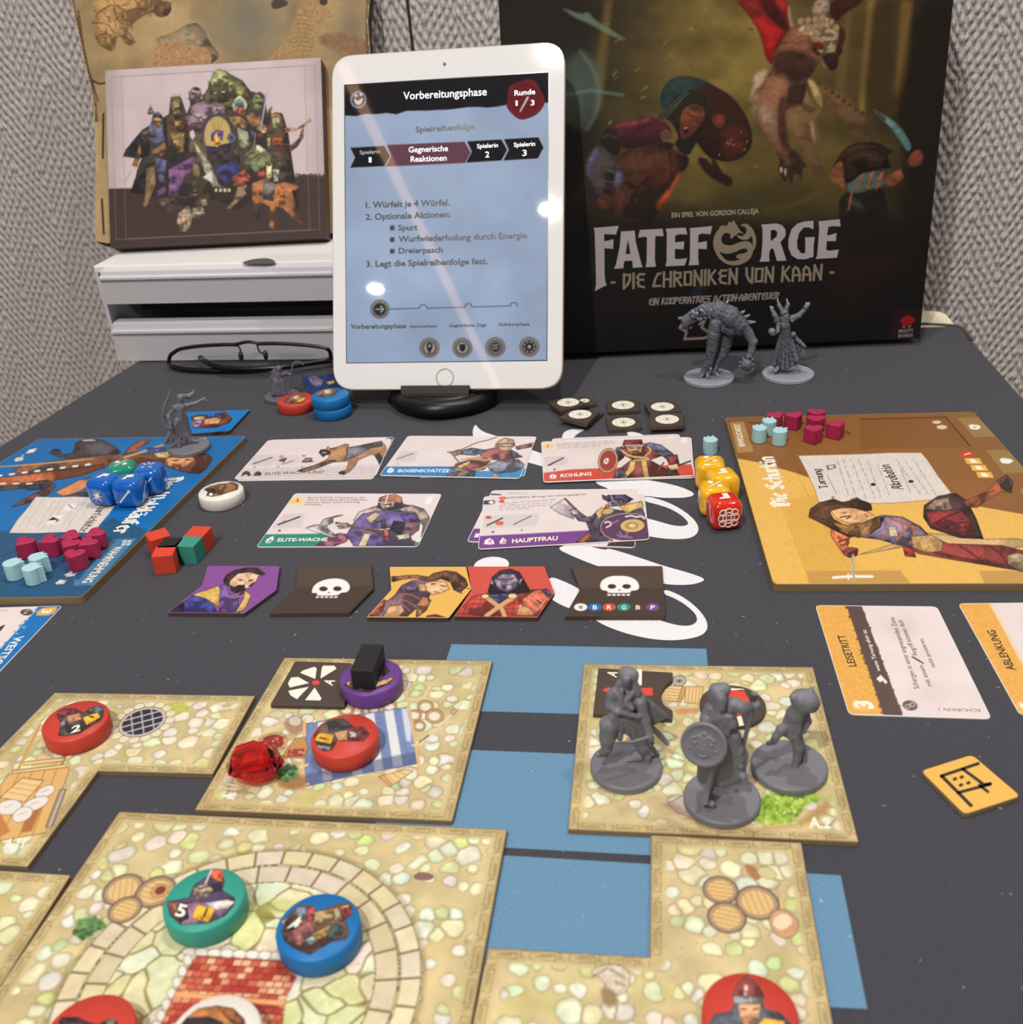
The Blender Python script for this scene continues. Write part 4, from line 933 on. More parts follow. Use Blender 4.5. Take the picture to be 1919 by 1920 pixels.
g2('320 970 380 860 440 770 520 820 645 890 655 922 560 905 520 1000 350 1010', (106, 106, 80)); g2('438 772 480 780 605 880 565 895 440 822', (176, 180, 152)); g2('470 900 532 890 542 970 480 982', (166, 86, 72)); g2('370 880 430 870 440 920 390 930', (176, 144, 90)); pr.stroke(Y2((330, 880), (420, 800), (430, 660)), 1.8, (140, 140, 130), sm=1); g2('100 960 265 920 255 1100 110 1100', (60, 66, 132)); g2('210 760 260 800 280 960 230 1000 190 900', (64, 56, 54)); g2('540 1000 600 960 600 1120 540 1120', (176, 172, 128)); g2('620 960 700 950 720 1080 640 1080', (112, 100, 76))
g3('58 235 80 165 150 105 185 160 175 245', (32, 30, 34)); g3('145 105 192 88 195 190 152 300 105 362 84 356 130 290 140 200', (116, 94, 70)); g3('190 45 255 58 245 195 212 172', (84, 84, 114)); g3('255 60 330 20 340 100 280 160', (40, 36, 42)); g3('265 110 402 38 425 80 352 152 322 255 268 252', (116, 80, 122)); g3('195 230 250 200 260 262 205 265', (96, 66, 104)); g3('398 62 440 100 432 232 404 236 400 140', (116, 94, 66)); g3('470 20 620 20 650 60 560 100 500 90', (50, 44, 44)); g3('520 100 640 60 660 160 560 190', (56, 60, 110)); g3('435 0 500 90 540 190 600 218 590 236 510 210 460 120', (140, 136, 118)); g3('453 152 500 118 506 182', (218, 216, 212), ink=0); [pr.ell(*Y3((525 + k * 24, 224))[0], 2.6, 3.4, (214, 200, 164)) for k in range(4)]
g3('615 150 680 108 715 150 692 195 618 200', (146, 76, 60)); g3('640 205 692 192 692 242 642 290 602 326 580 322 620 280 632 240', (124, 104, 82)); g3('690 60 760 20 830 40 820 120 740 130', (104, 108, 78)); g3('750 120 800 118 800 165 760 165', (150, 74, 60)); g3('800 90 830 90 820 170 800 165', (190, 184, 140)); g3('830 60 910 100 955 170 880 185 840 150', (62, 54, 46)); g3('835 110 870 110 865 180 840 175', (170, 164, 146))
g3('722 185 790 162 850 190 900 178 972 200 978 290 962 342 945 280 992 390 996 406 950 382 890 320 850 312 842 430 846 446 814 420 820 312 770 290 762 382 740 386 735 300 722 270', (152, 98, 60)); g3('780 164 850 190 838 285 782 272', (100, 96, 98)); g3('938 225 978 215 974 335 950 270', (42, 30, 30)); g3('860 200 900 195 905 300 870 310', (172, 108, 62)); g3('735 300 770 290 765 384 738 386', (50, 42, 42), a=.8)
g3('205 275 290 250 400 268 482 238 492 260 450 305 350 315 260 345', (72, 58, 50)); g3('310 400 320 348 372 308 402 350 384 422 350 458 324 442', (146, 132, 106)); g3('398 322 450 308 464 350 432 384 400 372', (136, 124, 102)); g3('330 360 360 350 370 400 340 420', (170, 140, 120), soft=2); g3('218 290 260 275 262 310 230 312', (120, 90, 78)); g3('440 280 470 268 478 305 455 310', (150, 140, 106))
pr.stroke(Y3((60, 120), (28, 178)), 2.6, (160, 158, 164), w2=1)
pr.build('printed_cover', sbx, INK, off=4e-5)

# wooden map panel behind the small box
WS = Surf(pB - sN * .0176, sN)
wpn = [(128, -30), (133, 0), (146, 60), (158, 115), (170, 165), (176, 200), (178, 260), (180, 340), (178, 400), (177, 425), (180, 452), (200, 456), (560, 440), (692, 434), (688, 200), (694, 95), (690, 40), (696, -30)]
wp = bpy.data.objects.new('wooden_map_panel', None); col.objects.link(wp); wp.location = WS.at(440, 450)
tag(wp, 'wooden panel with scalloped burnt edges and an old treasure map behind the small box', 'wooden panel')
oo = [WS.at(x, y) for x, y in wpn]
slab('board', oo, sN, .016, mat('ply_wood', (172, 146, 100), .6, grain=.3, gscale=120), wp, edge=mat('burnt_edge', (52, 34, 24), .7))
q = [WS.at(150, -58), WS.at(694, -58), WS.at(690, 455), WS.at(172, 458)]
pr = Print([WS.at(*p) for p in ((122, -29), (698, -29), (694, 200), (120, 232))], 1.6, (168, 142, 100), nmax=320)
pr.mottle(.22, 26, 3); pr.c *= (1 + .05 * (vnoise(pr.x / 2.5, pr.y / 40, 2) - .5))[..., None]
pr.glow(470, 40, 60, 70, (112, 110, 98), .85); pr.glow(400, 70, 70, 30, (140, 130, 104), .5); pr.glow(660, 60, 36, 60, (110, 96, 78), .7)
pr.poly(S1((500, 0), (700, -60), (880, -40), (960, 70), (900, 100), (850, 60), (740, 130), (700, 200), (760, 240), (720, 260), (660, 180), (640, 300), (540, 240), (530, 130), (560, 90)), (158, 124, 80), line=(112, 80, 50), lw=1.0, ink=.35)
for a in ('520 130 600 130 640 180', '545 200 610 180 640 250', '680 150 730 190 760 240', '560 60 640 20 700 60', '720 60 800 40 850 90', '600 160 590 230 630 290', '760 0 790 40 770 80', '640 40 660 110 700 140'): pr.stroke(S1(*pairs(a)), 2.2, (88, 54, 30), sm=1, a=.9)
hp = S1((500, 0), (700, -60), (880, -40), (960, 70), (900, 100), (850, 60), (740, 130), (700, 200), (760, 240), (720, 260), (660, 180), (640, 300), (540, 240), (530, 130), (560, 90))
rgm = random.Random(11)
for k in range(260):
    x, y = rgm.uniform(165, 325), rgm.uniform(-20, 105)
    if sdf(hp, np.array([x]), np.array([y]))[0] > 2:
        t = fbm(np.array([x / 25]), np.array([y / 25]), 3, 2)[0] * 9; l = rgm.uniform(5, 12)
        pr.stroke([(x, y), (x + l * math.cos(t), y + l * math.sin(t)), (x + l * 1.6 * math.cos(t + .5), y + l * 1.6 * math.sin(t + .5))], 1.3, rgm.choice([(96, 62, 36), (196, 164, 112), (120, 82, 50)]), a=.75, sm=1)
pr.poly(S1((860, 30), (960, 0), (960, 80), (890, 100)), (104, 76, 54), line=(70, 48, 32), ink=.4)
pr.poly(S1((850, 220), (960, 190), (1080, 120), (1150, 150), (1180, 240), (1250, 310), (1180, 370), (1000, 360)), (128, 112, 88), line=(190, 152, 104), lw=2.0, ink=.4)
pr.poly(S1((850, 350), (880, 240), (1040, 225), (1040, 265), (1140, 262), (1190, 310), (1180, 370), (860, 380)), (172, 132, 92), line=(192, 156, 112), lw=1, nz=.4, ns=5)
pr.poly(S1((1490, 330), (1620, 230), (1660, 60), (1760, -30), (1880, 60), (1860, 140), (1780, 190), (1760, 330), (1500, 360)), (166, 134, 90), nz=.3, soft=3, a=.9)
for k in range(9): pr.stroke(S1((1650, 90 + k * 25), (1700, 80 + k * 25), (1760, 100 + k * 24)), 1.4, (120, 88, 56), a=.7, sm=1)
pr.poly(S1((1520, 20), (1560, -20), (1640, 20), (1540, 60)), (70, 56, 46)); pr.ell(*S1((1820, 10))[0], 8, 7, (60, 50, 44))
pr.poly(S1((1790, 190), (1960, 180), (2100, 260), (2060, 330), (1800, 260)), (140, 104, 74), soft=4, nz=.3)
# burnt rim
dd = sdf(wpn, pr.x, pr.y)
pr.blend(np.clip(1 - (dd - 4 + 5 * fbm(pr.x / 12, pr.y / 12, 8)) / 6, 0, 1) * .85, (46, 30, 22))
pr.stroke('147 20 160 110 172 150 184 190', 3, (80, 56, 38), sm=1); pr.stroke('172 150 186 158 204 154', 3.5, (50, 34, 24), sm=1); 
pr.build('map_print', wp, INK, off=4e-5, keep=lambda s: sdf(wpn, s.x, s.y) > .8)
for a in ((192, 212, 190, 298), (189, 372, 192, 440)):
    flat('slot', [[WS.at(a[0], a[1]), WS.at(a[0] + 4, a[1]), WS.at(a[2] + 5, a[3]), WS.at(a[2] + 1, a[3])]], sN, mat('burnt_edge'), wp, off=6e-5)

# eyeglasses
gl = bpy.data.objects.new('eyeglasses', None); col.objects.link(gl)
gO = P(440, 696); gl.location = gO
tag(gl, 'black half-rim eyeglasses lying folded in front of the drawers', 'eyeglasses')
GB = mat('glasses_black', (14, 14, 15), .3); gN = WN
GS = Surf(P(440, 694), gN)
def gt(name, pts, r, **k): tube(name, smooth_pts([GS.at(*p) for p in D(*pairs(pts))], 2, False), r, GB, gl, **k)
gt('rim', '668 828 700 806 830 786 960 778 1060 775 1110 778', .0016); gt('rim', '1248 770 1400 766 1600 780 1700 792 1745 805', .0016)
gt('bridge', '1090 774 1130 768 1170 756 1215 757 1260 768', .0014)
gt('nose_pad_arm', '1115 780 1135 815 1132 850', .0007); gt('nose_pad_arm', '1250 775 1262 825 1310 848', .0007)
for x, y in ((1136, 855), (1310, 850)):
    c = GS.at(*D((x, y))[0]); o = link('nose_pad', lathe_me('nose_pad', [(.0001, -.004), (.0018, -.003), (.0022, 0), (.0018, .003), (.0001, .004)], 12), mat('pad', (38, 40, 34), .3), gl, True)
    o.matrix_parent_inverse = gl.matrix_basis.inverted(); o.location = c
gt('hinge', '668 828 634 850 626 905', .0017); gt('hinge', '1745 803 1768 830 1772 885', .0017)
LG_ = mat('lens_glass', (240, 246, 244), .02, trans=1.0, ior=1.05)
for pl in ('672 832 830 790 1100 782 1120 830 1060 868 880 880 740 862', '1258 778 1600 786 1735 810 1720 850 1560 880 1380 878 1280 850'):
    slab('lens', [GS.at(*p) for p in smooth_pts(D(*pairs(pl)), 1)], gN, .0012, LG_, gl)
def gtab(name, pts, r, z, **k): tube(name, smooth_pts([P(x, y, z) for x, y in D(*pairs(pts))], 2, False), r, GB, gl, **k)
gtab('temple', '630 905 660 935 760 955 1000 962 1200 955 1330 945', .0024, .0030)
gtab('temple', '1772 885 1640 905 1480 930 1300 945 1120 948 1000 940 905 905 850 868', .0024, .0075)
# ================================================================== map tiles
CARD = mat('cut_cardboard', (128, 108, 78), .8, grain=.25, gscale=1500)
DARKE = mat('dark_cardboard', (74, 62, 52), .8, grain=.25, gscale=1500)
TT = .0021
def wcirc(c, r, z, n=24, a0=0.0):
    """pixel outline of a flat circle (radius r metres) centred at world point c at height z"""
    p = np.array([[c[0] + r * math.cos(t + a0), c[1] + r * math.sin(t + a0), z] for t in np.linspace(0, 2 * math.pi, n, endpoint=False)])
    x, y = project(p); return list(zip(x, y))
def stones(pr, outline, seed, gap=7.2, cover=.72, ring=None):
    """cobbled street print: Voronoi pebbles on sand inside a border of meander lines"""
    rg = np.random.RandomState(seed)
    o = pr.quad[0]; e1 = (pr.quad[1] - o) / np.linalg.norm(pr.quad[1] - o); e2 = np.cross(e1, UP)
    X, Y = ((pr.W - o) @ e1) * 1000, ((pr.W - o) @ e2) * 1000
    ol = [((p - o) @ e1 * 1000, (p - o) @ e2 * 1000) for p in outline]
    d = sdf(ol, X, Y)
    nse = fbm(X / 9, Y / 9, seed, 4); n2 = fbm(X / 22, Y / 22, seed + 5, 3)
    base = np.array([210, 193, 146.]) * (0.86 + .28 * nse)[..., None]
    base = base * (1 - .5 * np.clip(n2 - .5, 0, 1)[..., None]) + np.array([208, 172, 106.]) * .5 * np.clip(n2 - .5, 0, 1)[..., None]
    gx, gy = np.meshgrid(np.arange(X.min() - gap, X.max() + gap, gap), np.arange(Y.min() - gap, Y.max() + gap, gap))
    px = (gx + rg.uniform(-.42, .42, gx.shape) * gap).ravel(); py = (gy + rg.uniform(-.42, .42, gx.shape) * gap).ravel()
    wt = rg.uniform(.8, 1.35, px.shape); on = rg.rand(px.size) < cover
    f1 = np.full(X.shape, 1e9); f2 = np.full(X.shape, 1e9); idx = np.zeros(X.shape, int)
    wx, wy = X + 1.4 * (fbm(X / 4, Y / 4, 3, 2) - .5), Y + 1.4 * (fbm(X / 4, Y / 4, 4, 2) - .5)
    for k in range(px.size):
        q = np.hypot(wx - px[k], wy - py[k]) * wt[k]
        l = q < f1
        f2 = np.where(l, f1, np.minimum(f2, q)); idx = np.where(l, k, idx); f1 = np.where(l, q, f1)
    e = f2 - f1
    tint = np.stack([rg.uniform(214, 234, px.size), rg.uniform(214, 232, px.size), rg.uniform(178, 212, px.size)], 1)
    g = rg.rand(px.size) < .2; tint[g] *= np.array([.92, .96, .80])
    g = rg.rand(px.size) < .06; tint[g] = np.array([210, 202, 192])
    rad = rg.uniform(.36, .66, px.size) * gap
    me_ = np.minimum((e - .35) * .9, (rad[idx] - f1)) + .5 * (fbm(X / 1.8, Y / 1.8, seed + 33, 2) - .5)
    st = tint[idx] * (.90 + .2 * fbm(X / 3.2, Y / 3.2, seed + 9, 3))[..., None] * (.9 + .13 * np.clip(me_ / 1.4, 0, 1))[..., None]
    okc = on[idx] * np.clip((d - 4.2) / 2.0, 0, 1)
    m = np.clip(me_ / .35 + .3, 0, 1) * okc
    c = base * (1 - m[..., None]) + st * m[..., None]
    ln = okc * np.exp(-((me_ + .05) / .24) ** 2)
    c = c * (1 - .42 * ln[..., None]) + np.array([132, 110, 68]) * .42 * ln[..., None]
    mo = np.clip((fbm(X / 13, Y / 13, seed + 21, 3) - .58) * 4, 0, 1) * (1 - m)
    c = c * (1 - .35 * mo[..., None]) + np.array([168, 170, 84]) * .35 * mo[..., None]
    # border
    bd = np.clip(1 - (d - 3.2) / 2.6, 0, 1)
    c = c * (1 - .8 * bd[..., None]) + np.array([196, 177, 128]) * (.9 + .2 * nse)[..., None] * .8 * bd[..., None]
    best = np.full(X.shape, 1e9); s = np.zeros(X.shape); dist = np.zeros(X.shape)
    for k in range(len(ol)):
        a, b = np.array(ol[k]), np.array(ol[(k + 1) % len(ol)]); L = np.linalg.norm(b - a); t = (b - a) / L
        al = (X - a[0]) * t[0] + (Y - a[1]) * t[1]; q = np.abs((X - a[0]) * -t[1] + (Y - a[1]) * t[0]) + 1e3 * ((al < -.01) | (al > L + .01))
        l = q < best; best = np.where(l, q, best); s = np.where(l, al, s)
    ph = np.mod(s, 12.5)
    def ln_(v, w=.22): return np.exp(-(v / w) ** 2)
    box_ = (ln_(best - 1.1) + ln_(best - 3.4)) * ((ph > 1.2) & (ph < 9.3)) + (ln_(ph - 1.2) + ln_(ph - 9.3)) * ((best > 1.1) & (best < 3.4)) + ln_(best - 2.25) * ((ph > 2.6) & (ph < 8)) + (ln_(best - 1.7)) * ((ph > 4) & (ph < 10.5)) + ln_(ph - 10.8) * (best < 3.6) + ln_(np.abs(ph - 10.8) - (best - 1.8) * .8) * ((best > 1.8) & (best < 4))
    bm_ = np.clip(box_, 0, 1) * (best < 4.4)
    c = c * (1 - .5 * bm_[..., None]) + np.array([122, 100, 58]) * .5 * bm_[..., None]
    c = c * (1 - .25 * np.clip(1 - best / .6, 0, 1))[..., None]
    pr.c = c
    return X, Y, d
def tile(label, px, quad, seed, deco=None, step=1.5, cover=.86, gap=6.6, nmax=430):
    out = [P(x, y, TT) for x, y in px]
    o = slab('map_tile', round_poly(out, .0007, 2), UP, TT - .0001, CARD)
    tag(o, label, 'map tile', 'street map tiles on the playmat')
    pr = Print([P(x, y, TT) for x, y in quad], step, (214, 192, 136), nmax=nmax)
    X, Y, d = stones(pr, out, seed, gap, cover)
    if deco: deco(pr, X, Y)
    pr.build('street_print', o, INK, off=3e-5, gain=.82, keep=inside_keep(out, .00015))
    return o
def barrel(pr, c, r, ang=0.3, lid=(226, 190, 130)):
    w = P(*c, TT)
    pr.poly(wcirc(w, r * 1.12, TT), (140, 112, 86), sm=0, line=(96, 74, 58), lw=1.0, soft=1.2)
    pr.poly(wcirc(w, r * .98, TT), (186, 168, 150), sm=0)
    pr.poly(wcirc(w, r * .84, TT), lid, sm=0, line=(110, 78, 44), lw=1)
    for k in (-.5, -.17, .17, .5):
        h = math.sqrt(max(0, .84 ** 2 - k * k)) * r
        ca, sa = math.cos(ang), math.sin(ang)
        p = [w + np.array([ca * k * r - sa * t * h, sa * k * r + ca * t * h, 0]) for t in (-1, 1)]
        pr.stroke([tuple(np.array(project(v))) for v in p], 1.6, (168, 126, 74), a=.8)
def bush(pr, pts, cols, seed, n=60, r=4.0):
    rg = random.Random(seed); p = np.array(pts)
    x0, x1, y0, y1 = p[:, 0].min(), p[:, 0].max(), p[:, 1].min(), p[:, 1].max(); k = 0
    pr.poly(pts, cols[0], soft=4, a=.8)
    while k < n:
        x, y = rg.uniform(x0, x1), rg.uniform(y0, y1)
        if sdf(pts, np.array([x]), np.array([y]))[0] < 0: continue
        pr.ell(x, y, r * rg.uniform(.5, 1.1), r * rg.uniform(.35, .8), rg.choice(cols), rg.uniform(-1, 1), soft=.9, a=.85); k += 1
M1, M2, M3, M4, M5, M6 = Z(0, 1120, 480, 1707), Z(360, 1180, 940, 1919), Z(1050, 1220, 1640, 1919), Z(0, 1500, 500, 1919), Z(400, 1500, 960, 1919), Z(900, 1540, 1660, 1919)
WTX = mat('print_white', (226, 222, 208), .6); BKX = mat('print_dark', (44, 38, 34), .6)
WOOD, WOODL, WOODD = (214, 168, 104), (232, 200, 144), (140, 94, 48)

def deco_cart(pr, X, Y):
    w = P(*M1((950, 830))[0], TT)
    for k in range(16):
        a = 2 * math.pi * k / 16; c = w + np.array([math.cos(a), math.sin(a), 0]) * .0118
        pr.poly(wcirc(c, .0023, TT, 8), (226, 220, 190), line=(160, 138, 92), lw=.9)
    pr.poly(wcirc(w, .0098, TT), (206, 196, 190), sm=0, line=(98, 82, 72), lw=1.2); pr.poly(wcirc(w, .0086, TT), (48, 50, 62), sm=0)
    for k in (-.5, 0, .5):
        h = math.sqrt(1 - k * k) * .0086
        for a in (.35, .35 + math.pi / 2):
            ca, sa = math.cos(a), math.sin(a)
            pr.stroke([tuple(np.array(project(w + np.array([ca * k * .0086 - sa * t * h, sa * k * .0086 + ca * t * h, 0])))) for t in (-1, 1)], 2.2, (204, 194, 196))
    def m(s, c, **k): pr.poly(M1(*pairs(s)), c, sm=k.pop('sm', 0), **k)
    L = dict(line=(112, 74, 40), lw=1.1)
    pr.stroke(M1((262, 860), (120, 1150)), 6, WOOD); pr.stroke(M1((262, 860), (120, 1150)), 1, WOODD, a=.6); pr.stroke(M1((450, 1020), (412, 1115)), 6, (190, 132, 80))
    m('80 1160 440 1115 445 1140 85 1180', WOODL, **L); m('160 1100 425 1070 428 1090 160 1120', WOODL, **L)
    m('0 1260 60 1180 455 1135 462 1150 300 1570 0 1620', (222, 178, 112), **L)
    for a in ('130 1175 0 1420', '215 1165 40 1530', '300 1155 130 1590', '380 1145 220 1575'): pr.stroke(M1(*pairs(a)), 1.4, WOODD, a=.8)
    m('0 1440 70 1560 0 1600', (196, 128, 70)); m('170 1480 230 1400 280 1400 210 1560 140 1570', (176, 112, 62), soft=2)
    m('150 1205 290 1222 165 1362 5 1335', WOODL, **L)
    for k in range(4): pr.stroke(M1((150 - k * 33 + 8, 1205 + k * 32), (288 - k * 30, 1226 + k * 33)), 1, WOODD, a=.7)
    for x, y, a, b, r in ((300, 1298, 70, 34, -.5), (60, 1400, 85, 48, -.2), (235, 1378, 95, 38, -.4), (150, 1448, 72, 44, -.5)):
        pr.ell(*M1((x, y))[0], a * .2812, b * .2812, (232, 224, 216), r, line=(120, 104, 92), lw=1); pr.stroke(M1((x - 30, y + 4), (x + 25, y - 18)), 1.2, (168, 152, 140), a=.8)
    m('400 1285 442 1280 352 1525 305 1530', (150, 132, 122), line=(92, 74, 60)); pr.stroke(M1((420, 1290), (330, 1525)), 2.5, (212, 200, 190))
    bush(pr, M1((1120, 700), (1240, 700), (1270, 760), (1150, 770)), [(190, 188, 90), (206, 200, 100), (160, 170, 70)], 3, 40, 3)
    for a in ((1270, 850, 1290, 900), (1320, 915, 1410, 880), (1425, 720, 1500, 705), (1450, 748, 1560, 735)): pr.stroke(M1(a[:2], a[2:]), 3, (228, 220, 206)); 
def deco_awning(pr, X, Y):
    def m(s, c, **k): pr.poly(M2(*pairs(s)), c, sm=k.pop('sm', 0), **k)
    L = dict(line=(120, 82, 50), lw=1)
    for x, y, r in ((1450, 480, 50), (1505, 540, 55), (1380, 535, 45), (1412, 600, 38), (1020, 510, 40), (960, 500, 46), (1225, 480, 45), (1130, 500, 36)):
        pr.ell(*M2((x, y))[0], r * .3022, r * .24, (196, 158, 116), line=(112, 78, 52), lw=1); pr.ell(*M2((x, y))[0], r * .2, r * .15, (236, 226, 206), line=(140, 104, 74), lw=.8)
    m('560 560 700 540 760 590 640 660 590 640', (170, 138, 110), soft=3, sm=1)
    pr.ell(*M2((640, 570))[0], 12, 9, (206, 196, 182), line=(130, 104, 84)); pr.ell(*M2((720, 555))[0], 11, 8, (228, 222, 212), line=(130, 104, 84))
    m('720 590 860 560 1050 530 1330 488 1372 640 1412 830 1000 905 705 975 700 760', (120, 140, 186), line=(80, 84, 110), lw=1.2, nz=.15)
    for a in ('1195 508 1250 500 1310 845 1250 855', '1075 528 1130 518 1190 868 1135 880', '780 580 830 570 870 930 815 945', '930 560 960 552 1060 890 1000 905'): m(a, (226, 228, 232))
    m('705 900 1405 755 1412 832 1000 905 705 975', (74, 82, 116), soft=2, a=.55)
    m('1300 495 1335 490 1362 600 1360 700 1330 690', (208, 216, 232), soft=2)
    pr.stroke(M2((700, 560), (690, 780), (696, 1005)), 5, (222, 184, 128), soft=.9); pr.stroke(M2((1345, 450), (1375, 640), (1412, 870)), 5, (222, 184, 128)); pr.stroke(M2((640, 865), (720, 840)), 4, WOODL); pr.stroke(M2((640, 975), (720, 960)), 5, WOODL); pr.stroke(M2((1370, 720), (1460, 705)), 4, WOODL)
    w = P(*M2((495, 705))[0], TT); pr.poly(wcirc(w, .0063, TT), (206, 178, 128), sm=0, line=(120, 88, 52)); pr.poly(wcirc(w, .0054, TT), (140, 54, 44), sm=0)
    rg = random.Random(5)
    for k in range(34): pr.ell(*M2((rg.uniform(415, 580), rg.uniform(665, 755)))[0], 2, 1.7, rg.choice([(206, 90, 70), (224, 180, 140), (176, 50, 44)]))
    m('600 735 640 680 700 670 720 740 690 800 560 790', (196, 146, 88), **L); m('600 745 700 740 690 790 590 790', (150, 70, 56)); 
    for k in range(14): pr.ell(*M2((rg.uniform(605, 690), rg.uniform(750, 785)))[0], 1.8, 1.5, rg.choice([(206, 90, 70), (224, 170, 130)]))
    m('560 900 700 900 720 980 600 1000 520 960', (150, 100, 58), soft=4, a=.8, sm=1)
    bush(pr, M2((530, 880), (590, 830), (660, 850), (650, 910), (590, 945), (540, 930)), [(60, 104, 62), (90, 140, 84), (44, 84, 56), (122, 164, 104)], 8, 60, 4.5)
    m('1160 915 1330 870 1370 880 1235 970', WOODL, **L); m('1165 915 1185 905 1245 965 1230 975', WOOD, **L)
    for k in range(3): pr.stroke(M2((1200 + k * 40, 900 - k * 9), (1260 + k * 40, 950 - k * 22)), 1, WOODD, a=.7)
    pr.stroke(M2((1672, 462), (1560, 580), (1430, 700)), 5, (226, 210, 190), w2=2.5); pr.ell(*M2((1625, 510))[0], 6, 3.5, (206, 170, 130), -.7, line=(120, 84, 56)); pr.stroke(M2((1470, 660), (1410, 700)), 2.5, (120, 112, 110))
def deco_crates(pr, X, Y):
    def m(s, c, **k): pr.poly(M3(*pairs(s)), c, sm=k.pop('sm', 0), **k)
    L = dict(line=(116, 80, 44), lw=1)
    pr.ell(*M3((730, 185))[0], 12, 9, (216, 204, 196), line=(70, 56, 50), lw=1.2)
    for k in range(6): pr.stroke(M3((730 - 34 * math.cos(k * .52), 185 - 26 * math.sin(k * .52)), (730 + 34 * math.cos(k * .52), 185 + 26 * math.sin(k * .52))), .9, (84, 70, 62))
    m('625 210 750 220 740 310 610 300', WOODL, **L); m('770 220 875 222 862 325 765 315', WOODL, **L); m('750 220 768 230 735 318 720 308', WOOD, **L)
    for k in range(4): pr.stroke(M3((628, 228 + k * 20), (744, 240 + k * 18)), .9, WOODD, a=.8); pr.stroke(M3((790 + k * 22, 224), (782 + k * 22, 318)), .9, WOODD, a=.8)
    m('700 360 760 350 840 350 850 385 720 392', (196, 130, 84), soft=3, a=.7)
    m('660 935 740 890 800 900 790 970 860 1000 900 1060 820 1030 720 985', (206, 190, 184), line=(110, 76, 64), lw=1.2)
    m('620 940 680 920 900 1050 930 1080 860 1070 680 970', (150, 110, 84), soft=5, a=.5)
    m('1200 1075 1420 1070 1650 900 1640 1000 1500 1060 1250 1090', (176, 138, 84), soft=6, a=.8)
    bush(pr, M3((1180, 960), (1260, 870), (1400, 840), (1540, 850), (1590, 900), (1480, 960), (1420, 1040), (1300, 1060), (1180, 1040)), [(150, 186, 58), (182, 208, 84), (112, 156, 44), (206, 224, 120), (96, 136, 48)], 4, 150, 6)
def deco_plaza(pr, X, Y):
    c0 = ring_fit; R = np.hypot(pr.W[..., 0] - c0[0], pr.W[..., 1] - c0[1]) * 1000; TH = np.arctan2(pr.W[..., 1] - c0[1], pr.W[..., 0] - c0[0])
    Ro = ring_r * 1000
    def band(r0, r1, n, seed, tint=(230, 222, 196)):
        rg = np.random.RandomState(seed); t = (TH / (2 * math.pi)) % 1 * n; k = np.floor(t).astype(int) % n; fr = t - np.floor(t)
        aw = np.minimum(fr, 1 - fr) / n * 2 * math.pi * R; rw = np.minimum(R - r0, r1 - R)
        e = np.minimum(aw, rw); m = ((R > r0) & (R < r1))
        cc = np.array(tint) * rg.uniform(.94, 1.03, (n, 1)) * np.stack([np.ones(n), rg.uniform(.97, 1.0, n), rg.uniform(.86, 1.0, n)], 1)
        col_ = cc[k] * (.93 + .12 * fbm(X / 4, Y / 4, seed))[..., None]
        a = m * np.clip((e - .1) / .55, 0, 1)
        pr.c = np.where(m[..., None], np.array([112, 92, 58]) * (1 - a[..., None]) + col_ * a[..., None], pr.c)
    inner = R < Ro - 15
    rg = np.random.RandomState(3); n = 210
    px, py = rg.uniform(X.min(), X.max(), n), rg.uniform(Y.min(), Y.max(), n)
    f1 = np.full(X.shape, 1e9); f2 = f1.copy(); ix = np.zeros(X.shape, int)
    for k in range(n):
        q = np.maximum(np.abs(X - px[k]), np.abs(Y - py[k])) * .6 + np.hypot(X - px[k], Y - py[k]) * .4
        l = q < f1; f2 = np.where(l, f1, np.minimum(f2, q)); ix = np.where(l, k, ix); f1 = np.where(l, q, f1)
    tint = np.stack([rg.uniform(216, 238, n), rg.uniform(216, 236, n), rg.uniform(168, 208, n)], 1)
    e = np.clip((f2 - f1 - .15) / .8, 0, 1)[..., None]
    sc_ = tint[ix] * (.9 + .18 * fbm(X / 3, Y / 3, 7))[..., None] * e + np.array([140, 124, 72]) * (1 - e)
    gm = np.clip((fbm(X / 10, Y / 10, 31, 3) - .52) * 4, 0, 1)[..., None] * .5
    sc_ = sc_ * (1 - gm) + np.array([176, 186, 100]) * gm
    pr.c = np.where(inner[..., None], sc_, pr.c)
    band(Ro - 7, Ro, 34, 1); band(Ro - 15, Ro - 7.2, 27, 2, (226, 216, 194))
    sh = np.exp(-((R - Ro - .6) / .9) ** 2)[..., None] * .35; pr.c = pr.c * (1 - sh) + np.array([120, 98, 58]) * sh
    for c, r, a in (((885, 645), .0062, .2), ((1120, 660), .0062, 1.2), ((900, 790), .0050, 1.2)): barrel(pr, M4(c)[0], r, a)
    pr.poly(wcirc(P(*M4((1150, 655))[0], TT), .0030, TT), (206, 160, 110), sm=0, line=(120, 80, 44)); pr.poly(wcirc(P(*M4((1155, 650))[0], TT), .0019, TT), (120, 66, 50), sm=0)
    bush(pr, M4((530, 960), (570, 860), (700, 840), (770, 890), (690, 960), (590, 1010)), [(72, 112, 62), (100, 144, 80), (54, 92, 52), (132, 166, 104)], 12, 60, 6)
    # kerb of white stones and tiled roof of the well
    roof = [(369, 1792), (450, 1797), (524, 1803), (555, 1832), (540, 1862), (533, 1880), (528, 1935), (296, 1935), (330, 1862)]
    for t in np.linspace(0, 1, 9): pr.ell(345 + 190 * t + 10, 1782 + 8 * t + 3, 13, 8, (238, 234, 226), line=(104, 84, 62), lw=1.3)
    for t in np.linspace(0, 1, 7): pr.ell(352 - 60 * t, 1800 + 125 * t, 8, 10, (232, 228, 218), line=(104, 84, 62), lw=1.2)
    pr.poly(roof, (204, 110, 84), sm=0, line=(120, 52, 40), lw=1.5)
    m = sdf(roof, pr.x, pr.y) > 0
